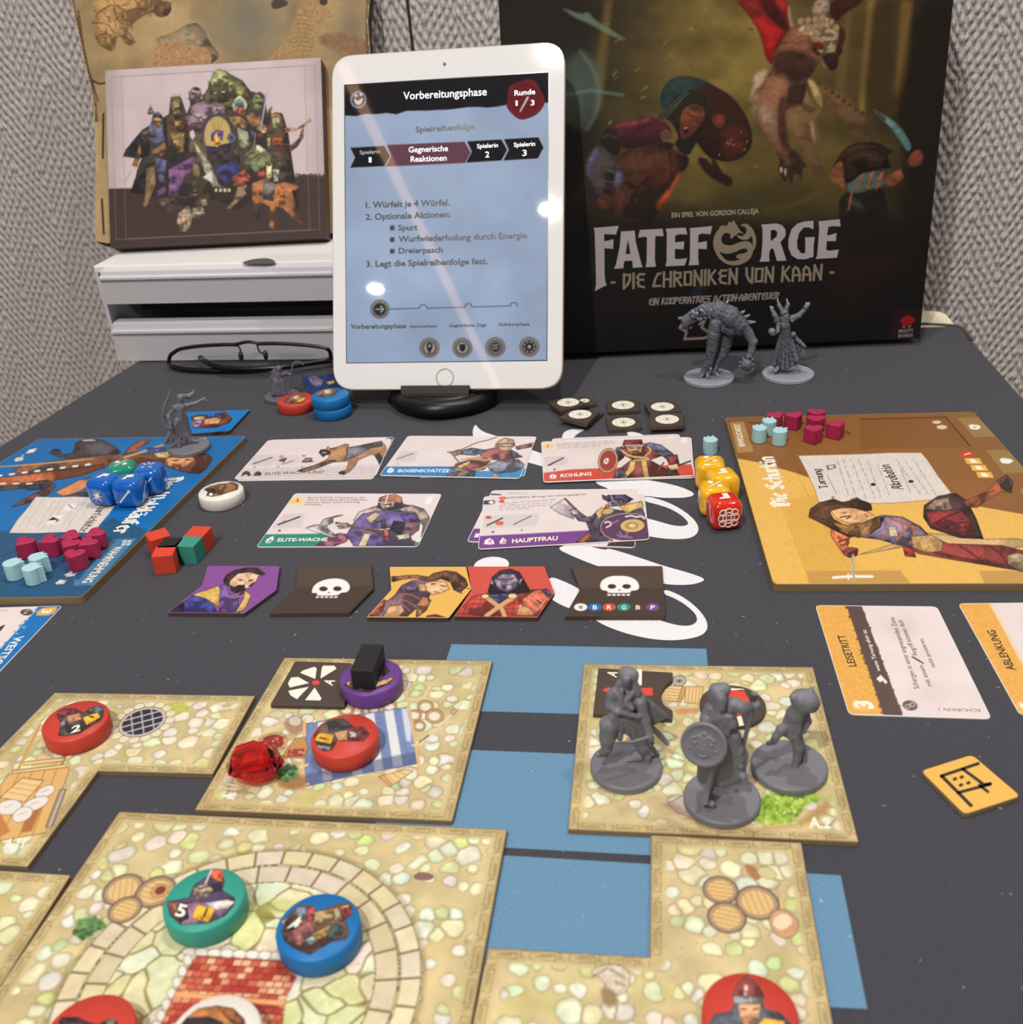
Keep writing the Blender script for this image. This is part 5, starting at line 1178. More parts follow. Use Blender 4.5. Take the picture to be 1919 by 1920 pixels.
    rowf = (pr.y - 1795 + (pr.x - 370) * -.05) / 12.5; row = np.floor(rowf); cf = (pr.x + (pr.y - 1795) * .42) / 17 + .5 * (row % 2); cc = np.floor(cf)
    h = _hash(cc.astype(np.int64) + 50, row.astype(np.int64) + 50, 3)
    pal = np.array([(178, 62, 52), (206, 104, 78), (226, 152, 116), (238, 186, 148), (190, 78, 60)])
    tc = pal[np.clip((h * 5).astype(int), 0, 4)]
    ed = np.minimum(np.minimum(rowf - row, 1 - rowf + row) * 12.5, np.minimum(cf - cc, 1 - cf + cc) * 17)
    ed = np.clip(ed / 1.8, 0, 1)[..., None]
    pr.c = np.where(m[..., None], tc * ed + np.array([120, 48, 40]) * (1 - ed), pr.c)
    pr.poly([(330, 1860), (536, 1877), (533, 1886), (326, 1868)], (236, 172, 116), sm=0, line=(150, 80, 50))
    pr.poly(M5((1285, 490), (1330, 465), (1420, 480), (1400, 515), (1310, 510)), (140, 104, 96), line=(90, 64, 60), lw=1)
    for k in range(7): pr.ell(*M5((random.Random(k).uniform(880, 1100), random.Random(k + 9).uniform(950, 1350)))[0], 3, 2, (206, 150, 130), a=.6)
def deco_barrels(pr, X, Y):
    barrel(pr, M6((1140, 325))[0], .0052, 1.3); barrel(pr, M6((1315, 385))[0], .0063, .1); barrel(pr, M6((1170, 455))[0], .0055, 1.2)
    pr.poly(M6((1365, 450), (1420, 410), (1500, 450), (1510, 520), (1460, 560), (1390, 530)), (206, 160, 118), line=(120, 80, 56), lw=1.4, nz=.2); pr.poly(M6((1390, 460), (1440, 430), (1490, 470), (1440, 520), (1390, 500)), (238, 214, 182))
    pr.poly(M6((1250, 200), (1300, 210), (1340, 260), (1310, 285), (1270, 250)), (176, 122, 84), soft=2); pr.ell(*M6((1360, 245))[0], 18, 10, (212, 200, 150), .3, line=(150, 128, 84), lw=1)
    pr.poly(M6((520, 720), (570, 680), (660, 680), (715, 720), (700, 800), (650, 830), (600, 790), (580, 740)), (214, 200, 180), line=(130, 108, 84), lw=1.4, nz=.3); pr.poly(M6((570, 780), (640, 800), (660, 860), (610, 890), (580, 850)), (140, 118, 80), soft=4, a=.8)
    for a in ((540, 730, 600, 700), (620, 700, 680, 740), (640, 760, 690, 780)): pr.stroke(M6(a[:2], a[2:]), 3, (120, 100, 80), soft=1.5, a=.7)
    for k in range(6): pr.ell(*M6((random.Random(k).uniform(910, 1100), random.Random(k + 9).uniform(560, 720)))[0], 3, 2, (206, 140, 120), a=.6)

# outlines (photo pixels of the top faces)
A11 = M1((365, 636), (1703, 657), (1420, 1180), (655, 1160), (184, 1798)) + [(-206, 1612)]
A11_quad = [A11[0], A11[1], (-206 + 0, 1612), A11[5]]
tA = [P(x, y, TT) for x, y in A11]
# bounding parallelogram of the L: along the top edge and the left edge
rd_ = tA[2] - tA[1]; rd_ = rd_ / np.linalg.norm(rd_)
qa = [tA[0], tA[1], tA[1] + rd_ * np.linalg.norm(tA[5] - tA[0]) * 1.04, tA[5]]
ax_, bx_ = project(np.array(qa))
t11 = tile('L-shaped street tile with a wooden cart and a drain grate, marked A.11', A11, list(zip(ax_, bx_)), 11, deco_cart, 1.8)
A4p = M2((575, 176), (1865, 195), (1616, 1192), (16, 1122))
t4 = tile('square street tile with a blue striped awning under a red disc', A4p, A4p, 4, deco_awning, 1.5)
A2p = M3((146, 80), (1545, 101), (1825, 1170), (50, 1092))
t2 = tile('square street tile under three grey heroes, marked A.2', A2p, A2p, 2, deco_crates, 1.5)
wa, wb = P(224, 1522, TT), P(951.5, 1555.4, TT)
dl = P(0, 1849, TT) - wa; dl /= np.linalg.norm(dl); drr = P(884.4, 1919, TT) - wb; drr /= np.linalg.norm(drr)
wl_, wr_ = wa + dl * .150, wb + drr * .150
cpts = [P(493, 1598, TT), P(709, 1646, TT), P(790, 1844, TT), P(380, 1622, TT)]
Amat = np.array([[2 * p[0], 2 * p[1], 1] for p in cpts]); bvec = np.array([p[0] ** 2 + p[1] ** 2 for p in cpts])
sol = np.linalg.lstsq(Amat, bvec, rcond=None)[0]; ring_fit = sol[:2]; ring_r = math.sqrt(sol[2] + sol[0] ** 2 + sol[1] ** 2)
Bx, By = project(np.array([wa, wb, wr_, wl_])); Bp = list(zip(Bx, By))
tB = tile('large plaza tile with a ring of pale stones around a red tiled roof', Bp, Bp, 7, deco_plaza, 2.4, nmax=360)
Dp = [(1221, 1566), (1503, 1580), (1578, 2010), (868, 2010), (915.8, 1777), (1219, 1795)]
qd0 = P(915.8, 1777, TT) + (P(1221, 1566, TT) - P(1219, 1795, TT)); qx, qy = project(qd0[None])
tD = tile('L-shaped street tile with three barrels in the right foreground', Dp, [(qx[0], qy[0]), (1503, 1580), (1578, 2010), (868, 2010)], 13, deco_barrels, 2.3, nmax=360)
Cp = [(-200, 1619), (133, 1641), (-60, 1945), (-460, 1900)]
tC = tile('street tile at the left edge beside the plaza tile', Cp, Cp, 17, None, 2.0, nmax=200)
top = top_surf(TT)
def tx_(par, t, p0, p1, pu, m_=WTX, z=TT, **k): text_on('tile_code', par, t, P(*p0, z), P(*p1, z), P(*pu, z), m_, off=1e-4, bold=.025, **k)
tx_(t11, 'A.11', M1((15, 1678))[0], M1((150, 1676))[0], M1((45, 1608))[0])
tx_(t2, 'A.2', M3((1522, 1080))[0], M3((1655, 1085))[0], M3((1518, 1012))[0])
tx_(t4, 'A.11', M2((258, 1060))[0], M2((290, 965))[0], M2((178, 1052))[0])

# ------------------------------------------------------------------ brown range tokens lying on the tiles
BRN = (70, 58, 52); BROWN = mat('token_brown', BRN, .6, grain=.12, gscale=1200)
def plate(name, label, cat, px, z0, th, material, edge=None, r=.0006, group=None):
    out = round_poly([P(x, y, z0 + th) for x, y in px], r, 3)
    o = slab(name, out, UP, th, material, bev=.00025, edge=edge)
    tag(o, label, cat, group); return o
zt4 = TT + .0001; thk = .0022; zz = zt4 + thk
RED = mat('print_red', (206, 66, 50), .6)
bt = plate('range_token', 'square brown token with a white wedge wheel and red dot', 'token', M2((640, 196), (990, 207), (946, 474), (485, 466)), zt4, thk, BROWN)
s4 = top_surf(zz)
for w_ in ('672 270 690 255 760 233 775 243 765 308 690 278', '806 240 815 226 885 226 897 246 798 306', '596 337 615 300 660 296 727 334 608 362', '598 382 726 357 652 434 612 410', '703 440 762 361 804 428 797 442'):
    flat('wedge', [s4.pts(M2(*pairs(w_)))], UP, WTX, bt, off=6e-5)
flat('dot', [s4.pts(M2(*[(770 + 24 * math.cos(t), 332 + 15 * math.sin(t)) for t in np.linspace(0, 6.28, 18, endpoint=False)]))], UP, RED, bt, off=7e-5)
tx_(bt, 'A', M2((870, 352))[0], M2((888, 318))[0], M2((812, 336))[0], WTX, zz)
n_ = M3((236, 105), (688, 131), (688, 178), (650, 205), (622, 245), (618, 290), (640, 335), (688, 365), (686, 415), (203, 382))
bn = plate('range_token', 'notched brown token with a red arrow behind the striding hooded hero', 'token', n_, zt4, thk, BROWN, r=.0003)
flat('arrow', [s4.pts(M3(*pairs('258 238 305 220 300 231 567 227 567 276 300 260 305 270')))], UP, RED, bn); flat('bar', [s4.pts(M3(*pairs('455 114 502 116 500 212 452 210')))], UP, WTX, bn)
tx_(bn, 'A', M3((345, 166))[0], M3((352, 132))[0], M3((285, 150))[0], WTX, zz)
wc = P(*M3((1055, 330))[0], zz); px_ = wcirc(wc, abs(P(*M3((1260, 335))[0], zz)[0] - wc[0]), zz, 40)
brd = plate('range_token', 'round brown token with a red arrow behind the shield bearer', 'token', px_, zt4, thk, BROWN, r=0)
flat('arrow', [s4.pts(M3(*pairs('1010 245 1120 238 1158 305 1150 378 1090 400 1050 330')))], UP, RED, brd); flat('bar', [s4.pts(M3(*pairs('1000 226 1122 234 1126 246 1010 240')))], UP, WTX, brd); flat('bar', [s4.pts(M3(*pairs('1080 402 1108 398 1124 455 1096 462')))], UP, WTX, brd)
# ================================================================== wooden enemy discs
C1, C4 = Z(0, 700, 480, 1919), Z(1280, 740, 1919, 1919)
DISC_ME = lathe_me('disc', [(.0001, 0), (.0130, 0), (.0136, .0007), (.0137, .0040), (.0136, .0072), (.0130, .0080), (.0001, .0080)], 56)
for p in DISC_ME.polygons: p.use_smooth = True
DR, DH = .0137, .0080
COLS = {'red': (190, 62, 50), 'teal': (50, 150, 134), 'blue': (18, 108, 174), 'purple': (104, 62, 138), 'white': (224, 220, 212)}
def disc(label, color, c, z0, art=None, cat='disc token', step=1.2):
    w = P(*c, z0 + DH)
    o = link('enemy_disc', DISC_ME.copy(), mat('paint_' + color, COLS[color], .45, spec=.4))
    for p in o.data.polygons: p.use_smooth = len(p.vertices) == 4
    o.location = (w[0], w[1], z0)
    tag(o, label, cat, 'painted wooden enemy discs')
    if art:
        h = DR * .94
        pr = Print([w + V3(-h, h, 0), w + V3(h, h, 0), w + V3(h, -h, 0), w + V3(-h, -h, 0)], step, COLS[color], nmax=150)
        art(pr)
        k = np.abs(pr.c - np.array(COLS[color])).max(-1) > 2
        g = k.copy()
        for a in (-1, 0, 1):
            for b in (-1, 0, 1): g |= np.roll(np.roll(k, a, 0), b, 1)
        r = np.hypot(pr.W[..., 0] - w[0], pr.W[..., 1] - w[1])
        pr.build('portrait_print', o, INKG, off=4e-5, gain=1.0, keep=g & (r < DR * .93))
    return o, top_surf(z0 + DH)
ZD = TT + .0001
TAG = (226, 168, 52)
def pm(pr, M, s, c, sm=0, **k):
    if (c[0] > 180 and c[0] > c[2] + 36 and c[1] < 196 and c[1] > 120) or min(c) > 185: k.setdefault('ink', .16)
    pr.poly(M(*pairs(s)), c, sm=sm, **{**dict(line=(34, 26, 24), lw=.6, ink=.42), **k})
def a3(pr):
    m = lambda s, c, **k: pm(pr, M2, s, c, **k)
    m('760 660 800 600 850 560 940 555 1000 600 960 640 1060 605 1100 650 1060 692 980 690 900 690 870 745 820 755 775 720', (84, 70, 62))
    m('965 612 1060 606 1100 650 1062 692 985 690 955 650', (112, 52, 54)); m('975 632 1030 640 1020 672 980 668', (150, 148, 146)); m('885 640 965 625 965 686 905 690', (186, 142, 104))
    m('840 575 930 560 1000 600 900 630 850 640', (72, 70, 72)); pr.stroke(M2((870, 545), (930, 550), (980, 545)), 3, (124, 84, 60), sm=1)
    m('775 660 795 640 885 655 862 712 762 690', TAG, sm=0); pr.stroke(M2((835, 682), (798, 672)), 2.4, (40, 30, 24)); pr.ell(*M2((848, 686))[0], 1.4, 1.2, (40, 30, 24)); m('770 715 870 730 845 755 795 745', (110, 114, 120))
    pr.ell(*M2((880, 592))[0], 13, 8, (50, 46, 48))
d3, s3 = disc('red disc numbered 3 lying on the blue striped awning', 'red', M2((947, 655))[0], ZD, a3)
text_on('number', d3, '3', s3.at(*M2((912, 578))[0]), s3.at(*M2((905, 606))[0]), s3.at(*M2((848, 582))[0]), WTX, bold=.03)
def a2(pr):
    m = lambda s, c, **k: pm(pr, M1, s, c, **k)
    m('380 780 430 745 500 745 560 770 600 740 660 722 692 735 688 790 670 820 600 860 540 900 440 925 390 920 410 850', (80, 72, 68))
    m('378 790 390 760 440 742 505 745 515 772 440 785 400 825', (104, 52, 56)); m('440 792 530 770 545 815 460 840', (184, 132, 98)); m('405 835 450 800 440 850 400 880', (104, 110, 112)); m('590 750 650 722 692 735 684 792 620 780', (90, 94, 102))
    m('553 802 650 768 672 800 578 852', TAG, sm=0); pr.stroke(M1((600, 795), (625, 800)), 3, (40, 30, 24)); pr.ell(*M1((495, 882))[0], 17, 9, (46, 42, 44))
d2, s2 = disc('red disc numbered 2 beside the drain grate', 'red', M1((502, 818))[0], ZD, a2)
text_on('number', d2, '2', s2.at(*M1((470, 908))[0]), s2.at(*M1((535, 888))[0]), s2.at(*M1((480, 862))[0]), WTX, bold=.03)
def ap(pr):
    m = lambda s, c, **k: pm(pr, M2, s, c, **k)
    m('945 345 985 318 1010 350 1110 365 1130 330 1180 320 1255 296 1225 335 1170 358 1100 385 1030 380 970 362', (70, 50, 44)); m('1150 325 1255 296 1215 335 1160 350', (206, 164, 110)); m('955 335 985 320 975 352', (206, 164, 110)); m('1160 270 1200 225 1230 260 1190 290', (58, 44, 56))
    pr.ell(*M2((1143, 340))[0], 6, 5, (232, 232, 232)); pr.stroke(M2((1140, 345), (1148, 334)), 1.5, (40, 36, 40)); m('1010 352 1100 352 1090 380 1030 378', (120, 90, 66))
dp_, spp = disc('purple disc carrying two black cubes', 'purple', M2((1110, 288))[0], ZD, ap)
def a5(pr):
    m = lambda s, c, **k: pm(pr, M4, s, c, **k)
    m('1200 735 1360 705 1400 610 1500 545 1610 590 1600 650 1690 705 1680 760 1620 830 1500 885 1300 896 1225 830', (72, 58, 84))
    m('1505 548 1515 500 1600 500 1618 600 1560 580', (172, 84, 60)); pr.stroke(M4((1525, 500), (1480, 600)), 3, (206, 200, 200)); m('1398 625 1490 605 1535 645 1500 690 1415 715 1392 675', (150, 136, 112)); pr.stroke(M4((1405, 625), (1440, 640), (1525, 612)), 3, (60, 50, 50)); pr.stroke(M4((1415, 680), (1460, 672)), 2, (70, 54, 50))
    m('1300 760 1400 735 1520 745 1640 725 1650 790 1560 860 1440 890 1310 895', (122, 92, 120)); m('1480 742 1640 718 1690 735 1640 780 1530 792', (208, 198, 198)); m('1200 738 1280 735 1300 800 1290 860 1235 830', (132, 92, 72)); m('1270 760 1340 740 1360 850 1300 880', (60, 48, 60))
    m('1398 800 1425 753 1548 783 1500 882 1382 850', TAG, sm=0); pr.stroke(M4((1490, 785), (1470, 835)), 4, (40, 30, 24)); pr.ell(*M4((1455, 852))[0], 2.2, 2, (40, 30, 24))
d5, s5 = disc('teal disc numbered 5 on the plaza', 'teal', M4((1470, 708))[0], ZD, a5, step=1.5)
text_on('number', d5, '5', s5.at(*M4((1258, 830))[0]), s5.at(*M4((1325, 845))[0]), s5.at(*M4((1290, 742))[0]), WTX, bold=.03)
def a4(pr):
    m = lambda s, c, **k: pm(pr, M5, s, c, **k)
    m('440 850 470 760 545 675 640 680 665 720 740 690 800 668 885 665 897 725 850 775 875 850 850 895 760 910 700 945 620 992 520 955 460 910', (92, 64, 52))
    m('775 695 880 666 897 728 825 785 770 745', (128, 60, 60)); m('770 700 800 690 830 770 780 770', (150, 140, 110)); m('725 835 790 785 850 835 800 900 735 885', (62, 72, 74)); m('490 850 620 775 655 860 560 935 480 905', (136, 84, 86)); m('530 690 600 690 605 760 545 765', (104, 122, 144)); m('600 690 660 690 640 770 600 780', (150, 66, 70)); m('650 720 770 700 780 760 690 800 650 790', (150, 126, 90)); m('640 860 760 800 720 880 650 900', (176, 140, 84)); m('800 690 880 672 870 690', (206, 170, 110)); m('440 780 480 760 470 820', (196, 150, 80)); m('590 900 640 870 670 905 610 935', (130, 150, 146)); m('460 780 530 740 530 830 460 850', (60, 50, 50))
d4, s4b = disc('blue disc numbered 4 on the stone ring of the plaza', 'blue', M5((672, 808))[0], ZD, a4, step=1.5)
text_on('number', d4, '4', s4b.at(*M5((470, 845))[0]), s4b.at(*M5((560, 800))[0]), s4b.at(*M5((490, 785))[0]), WTX, bold=.03)
def abr(pr):
    m = lambda s, c, **k: pm(pr, M6, s, c, **k)
    m('1085 960 1110 915 1150 905 1190 900 1210 850 1340 850 1350 890 1420 905 1480 960 1470 1040 1110 1040', (70, 74, 84)); m('1193 820 1225 755 1262 727 1310 758 1347 825 1340 858 1205 845', (122, 48, 48)); m('1200 828 1345 838 1340 872 1205 862', (122, 124, 126)); m('1252 775 1270 775 1272 840 1250 838', (170, 150, 140)); m('1225 865 1330 866 1322 930 1272 962 1232 925', (206, 154, 116)); pr.stroke(M6((1240, 888), (1262, 892)), 3, (60, 40, 34)); pr.stroke(M6((1295, 892), (1318, 888)), 3, (60, 40, 34)); m('1240 930 1310 930 1300 985 1250 985', (160, 110, 76)); m('1310 970 1350 932 1445 948 1420 1030 1320 1030', TAG, sm=0)
dbr, _ = disc('red disc with a helmeted soldier on the tile with barrels', 'red', (1407, 1898), ZD, abr, step=1.8)
def abl(pr):
    m = lambda s, c, **k: pm(pr, M4, s, c, **k)
    m('420 1600 450 1562 560 1565 610 1590 700 1620 780 1580 840 1590 860 1680 700 1760 480 1740', (66, 46, 54)); m('760 1585 830 1580 830 1640 780 1640', (96, 100, 84)); m('560 1640 700 1640 690 1700 590 1700', (180, 130, 100))
dbl, _ = disc('red disc at the lower left of the plaza, cut by the frame', 'red', (165, 1938), ZD, abl, step=1.8)
def adg(pr):
    m = lambda s, c, **k: pm(pr, M4, s, c, **k)
    m('1270 1660 1340 1570 1430 1500 1560 1480 1680 1500 1760 1580 1780 1700 1700 1760 1350 1760', (150, 98, 58)); m('1280 1640 1350 1570 1500 1560 1600 1600 1620 1700 1500 1740 1300 1740', (42, 38, 40)); m('1560 1480 1680 1500 1760 1580 1720 1640 1620 1560', (120, 74, 44))
ddg, _ = disc('white disc with a hound in front of the red roof', 'white', (401, 1940), ZD, adg, step=1.8)
def adw(pr):
    m = lambda s, c, **k: pm(pr, C1, s, c, **k)
    m('1533 872 1570 850 1640 832 1700 828 1745 812 1788 835 1780 870 1700 895 1640 915 1590 922 1550 915 1565 890', (150, 104, 66)); m('1540 868 1600 862 1620 885 1590 922 1552 915 1562 890', (44, 38, 36)); m('1640 835 1690 835 1660 900 1630 905', (120, 80, 52)); pr.ell(*C1((1582, 908))[0], 4, 3, (230, 226, 220))
dw, _ = disc('white disc with a brown hound between the blue board and the cards', 'white', C1((1655, 878))[0], 0.0, adw)
D6 = Z(150, 440, 660, 1919)
def afr(pr):
    pm(pr, D6, '1440 1180 1480 1140 1540 1130 1600 1150 1570 1185 1490 1190', (120, 90, 70)); pm(pr, D6, '1530 1150 1600 1150 1570 1180 1530 1182', TAG, sm=0); pm(pr, D6, '1500 1140 1545 1130 1550 1160 1510 1165', (206, 180, 160))
dfr, _ = disc('red disc beside the blue stack near the tablet', 'red', D6((1522, 1160))[0], 0.0, afr)
def afb(pr):
    pm(pr, D6, '1660 1130 1700 1100 1780 1085 1820 1100 1800 1130 1720 1145', (130, 100, 76)); pm(pr, D6, '1720 1095 1770 1090 1780 1120 1730 1125', (206, 180, 150))
wdb = P(*D6((1765, 1125))[0], 2 * DH)
dfb, _ = disc('upper blue disc of the stack of two beside the tablet', 'blue', D6((1765, 1125))[0], DH + .0001, afb)
bx0 = project(V3(wdb[0] + .0006, wdb[1] - .0004, DH))
dfb2, _ = disc('lower blue disc of the stack of two beside the tablet', 'blue', bx0, 0.0, None)

# ================================================================== cubes
def cube(label, color, w, z0, yaw, s=.0086, group='small wooden cubes'):
    bm = bmesh.new(); box_bm(bm, (0, 0, s / 2), (s, s, s), None, .00035)
    o = link('wooden_cube', frm(bm, 'wooden_cube'), mat('cube_' + color, {'red': (206, 64, 44), 'black': (26, 26, 28), 'teal': (54, 140, 122)}[color], .6, grain=.08, gscale=700, bump=.15))
    o.location = (w[0], w[1], z0); o.rotation_euler = (0, 0, yaw)
    tag(o, label, 'cube', group); return o
def atc(M, p, z): return P(*M(p)[0], z)
S_ = .0115
cube('red wooden cube farthest left of the cluster, turned cornerwise', 'red', atc(C1, (1180, 1205), S_), 0, .55, S_)
cube('black wooden cube in the middle of the cube cluster', 'black', atc(C1, (1277, 1268), S_), 0, -.1, S_)
cube('red wooden cube in front of the black cube', 'red', atc(C1, (1230, 1330), S_), 0, .05, S_)
ct = atc(C1, (1412, 1258), S_)
cube('teal wooden cube at the right of the cube cluster', 'teal', ct, 0, -.22, S_)
yv = np.array([math.sin(.22), math.cos(.22), 0])
cube('red wooden cube touching the back of the teal cube', 'red', ct + yv * (S_ + .0002), 0, -.22, S_)
bcz = ZD + DH + .0001; bs = .0098
b1 = atc(M2, (1068, 215), bcz + bs)
cube('front black cube on the purple disc', 'black', b1, bcz, -.16, bs)
yv = np.array([math.sin(.16), math.cos(.16), 0])
cube('rear black cube on the purple disc', 'black', b1 + yv * (bs + .0001), bcz, -.16, bs)

# ================================================================== dice
def die_mesh(s, r):
    bm = bmesh.new(); bmesh.ops.create_cube(bm, size=s)
    bmesh.ops.bevel(bm, geom=list(bm.edges) + list(bm.verts), offset=r, segments=5, affect='EDGES', profile=.55)
    me = frm(bm, 'die_body')
    for p in me.polygons: p.use_smooth = True
    return me
DS_ = .0176
DIE = die_mesh(DS_, .0052)
WP = mat('pip_white', (228, 226, 222), .45)
SYM = {  # die faces: outlines on a unit square
 'boot': ['.22 .28 .22 .42 .45 .48 .45 .82 .72 .82 .72 .28'], 'sword': ['.15 .12 .85 .82 .88 .90 .80 .87 .10 .17', '.2 .36 .42 .14 .46 .18 .24 .40'],
 'arrow': ['.16 .14 .20 .12 .80 .74 .84 .66 .88 .88 .66 .84 .74 .80 .14 .18'], 'burst': ['.12 .2 .44 .40 .2 .52 .48 .5 .3 .8 .55 .56 .55 .88 .62 .56 .82 .80 .66 .48 .9 .44 .62 .40 .78 .16 .5 .34 .4 .1 .42 .32'],
 'lines': ['.2 .2 .26 .18 .40 .40 .36 .44', '.6 .6 .64 .56 .82 .78 .76 .82', '.2 .8 .18 .74 .40 .58 .42 .64', '.6 .4 .58 .36 .78 .18 .82 .24', '.46 .7 .54 .7 .54 .9 .46 .9'],
 'flag': ['.28 .2 .5 .3 .5 .5 .8 .5 .75 .8 .4 .75'], 'slash': ['.15 .2 .2 .15 .85 .8 .8 .85', '.15 .6 .4 .55 .45 .8 .25 .88', '.6 .15 .85 .2 .8 .45 .62 .40'],
}
def die(label, color, M, p, z0, yaw, syms):
    w = atc(M, p, z0 + DS_)
    rgb = {'blue': (10, 96, 186), 'teal': (24, 136, 112), 'yellow': (232, 176, 24), 'red': (208, 44, 22)}[color]
    o = link('action_die', DIE.copy(), mat('die_' + color, rgb, .12, spec=.6, coat=.5, sss=.25))
    o.location = (w[0], w[1], z0 + DS_ / 2); o.rotation_euler = (0, 0, yaw)
    tag(o, label, 'die', 'rounded game dice')
    h = DS_ / 2
    c, s = math.cos(yaw), math.sin(yaw)
    R = np.array([[c, -s, 0], [s, c, 0], [0, 0, 1]]); O = V3(w[0], w[1], z0 + h)
    faces = {'top': ((1, 0, 0), (0, 1, 0), (0, 0, 1)), 'front': ((1, 0, 0), (0, 0, 1), (0, -1, 0)), 'left': ((0, -1, 0), (0, 0, 1), (-1, 0, 0)), 'right': ((0, 1, 0), (0, 0, 1), (1, 0, 0))}
    for f, sy in syms.items():
        a, b, n = [R @ np.array(q, float) for q in faces[f]]
        k = .66 * DS_
        if sy == 'knot':
            for (x, y, rr) in ((0, 0, .20), (-.22, 0, .14), (.22, 0, .14), (0, .22, .14), (0, -.22, .14), (-.2, .2, .12), (.2, .2, .12), (.2, -.2, .12), (-.2, -.2, .12)):
                pts = [O + n * (h + 1e-4) + a * DS_ * (x + rr * math.cos(t)) * .9 + b * DS_ * (y + rr * math.sin(t)) * .9 for t in np.linspace(0, 6.283, 20, endpoint=False)]
                tube('knot_ring', pts, .00035, WP, o, 5, True)
            continue
        for pl in SYM[sy]:
            flat('symbol', [[O + n * h + a * (u - .5) * k + b * (v - .5) * k for u, v in pairs(pl)]], n, WP, o, off=1.0e-4)
    return o
ZB = .0042
die('blue die in front on the right, showing an arrow', 'blue', C1, (955, 778), ZB, -.12, {'top': 'flag', 'front': 'arrow', 'right': 'sword'})
die('blue die in front on the left, showing a burst', 'blue', C1, (768, 768), ZB, -.38, {'top': 'flag', 'front': 'burst'})
die('blue die behind on the right with short dashes on top', 'blue', C1, (1105, 690), ZB, .0, {'top': 'lines', 'front': 'sword'})
die('teal green die behind the blue dice', 'teal', C1, (905, 672), ZB, .25, {'top': 'slash'})
die('red die in front with a white knot emblem', 'red', C4, (238, 573), 0, .08, {'top': 'boot', 'front': 'knot'})
die('yellow die just behind the red die', 'yellow', C4, (183, 503), 0, -.1, {'top': 'slash', 'left': 'boot'})
die('yellow die at the right of the yellow dice', 'yellow', C4, (226, 432), 0, .12, {'top': 'boot'})
die('yellow die farthest back in the row', 'yellow', C4, (157, 362), 0, -.15, {'top': 'slash', 'left': 'boot'})

# ================================================================== hearts and drops
def extr(name, pts, h, material, bev=.0004):
    return slab(name, [V3(x, y, h) for x, y in pts], UP, h, material, bev=bev)
HEART = []
for k in range(36):
    t = 2 * math.pi * k / 36
    HEART.append((16 * math.sin(t) ** 3 / 32 * .0118, (13 * math.cos(t) - 5 * math.cos(2 * t) - 2 * math.cos(3 * t) - math.cos(4 * t) + 2.5) / 32 * .0118))
HEART.reverse()
DROP = [(.0045 * a, .0045 * b) for a, b in smooth_pts([(-1, -.1), (-.9, -.7), (-.4, -1.05), (.3, -1.05), (.9, -.65), (1.05, 0), (.85, .6), (.95, 1.2), (.45, .75), (.3, .65), (.1, 1.3), (-.35, .7), (-.55, 1.1), (-.85, .6)], 1)]
PINK = mat('heart_crimson', (164, 36, 78), .6, grain=.06, bump=.1); AQUA = mat('drop_aqua', (166, 206, 214), .6, grain=.06, bump=.1)
hm = extr('h', HEART, .0098, PINK); hme = hm.data; bpy.data.objects.remove(hm)
dm = extr('d', DROP, .0098, AQUA); dme = dm.data; bpy.data.objects.remove(dm)
def token(me, m_, name, label, M, p, z0, yaw, group, h=.0098):
    w = atc(M, p, z0 + h); o = link(name, me, m_); o.location = (w[0], w[1], z0 + .00005); o.rotation_euler = (0, 0, yaw)
    tag(o, label, 'token', group); return o
for p, y, l in (((170, 1258), -.5, 'heart farthest left on the blue board'), ((352, 1243), -.9, 'second heart from the left on the blue board'), ((515, 1210), -.9, 'heart in the back row beside the parchment box of the blue board'), ((700, 1192), -.8, 'heart farthest right on the blue board'), ((512, 1272), -.4, 'heart in the middle of the pile on the blue board'), ((645, 1262), -.7, 'heart right of the middle in the pile on the blue board'), ((547, 1352), -.1, 'heart nearest the camera on the blue board')):
    token(hme, PINK, 'heart_token', 'crimson wooden ' + l, C1, p, ZB, y, 'crimson wooden hearts')
for p, y, l in (((530, 112), .3, 'rearmost left heart on the yellow board'), ((634, 112), .1, 'second heart of the back row on the yellow board'), ((755, 96), -.3, 'rearmost right heart on the yellow board'), ((754, 132), -.25, 'heart behind the nearest one on the yellow board'), ((744, 188), -.1, 'heart nearest the camera on the yellow board'), ((873, 162), .1, 'heart farthest right on the yellow board')):
    token(hme, PINK, 'heart_token', 'crimson wooden ' + l, C4, p, ZB, y, 'crimson wooden hearts')
for p, y, l in (((88, 1412), -.8, 'pale blue drop token farthest left on the blue board'), ((278, 1368), -1.0, 'pale blue drop token at the back of the trio on the blue board'), ((232, 1446), -.9, 'pale blue drop token nearest the camera on the blue board')):
    token(dme, AQUA, 'drop_token', l, C1, p, ZB, y, 'pale blue drop tokens')
for p, y, z, l in (((435, 182), .2, ZB, 'pale blue drop token at the left of the trio on the yellow board'), ((490, 142), .1, ZB, 'pale blue drop token at the back of the trio on the yellow board'), ((550, 196), -.4, ZB, 'pale blue drop token at the right of the trio on the yellow board'), ((158, 248), .2, 0, 'pale blue drop token standing alone behind the yellow dice')):
    token(dme, AQUA, 'drop_token', l, C4, p, z, y, 'pale blue drop tokens')

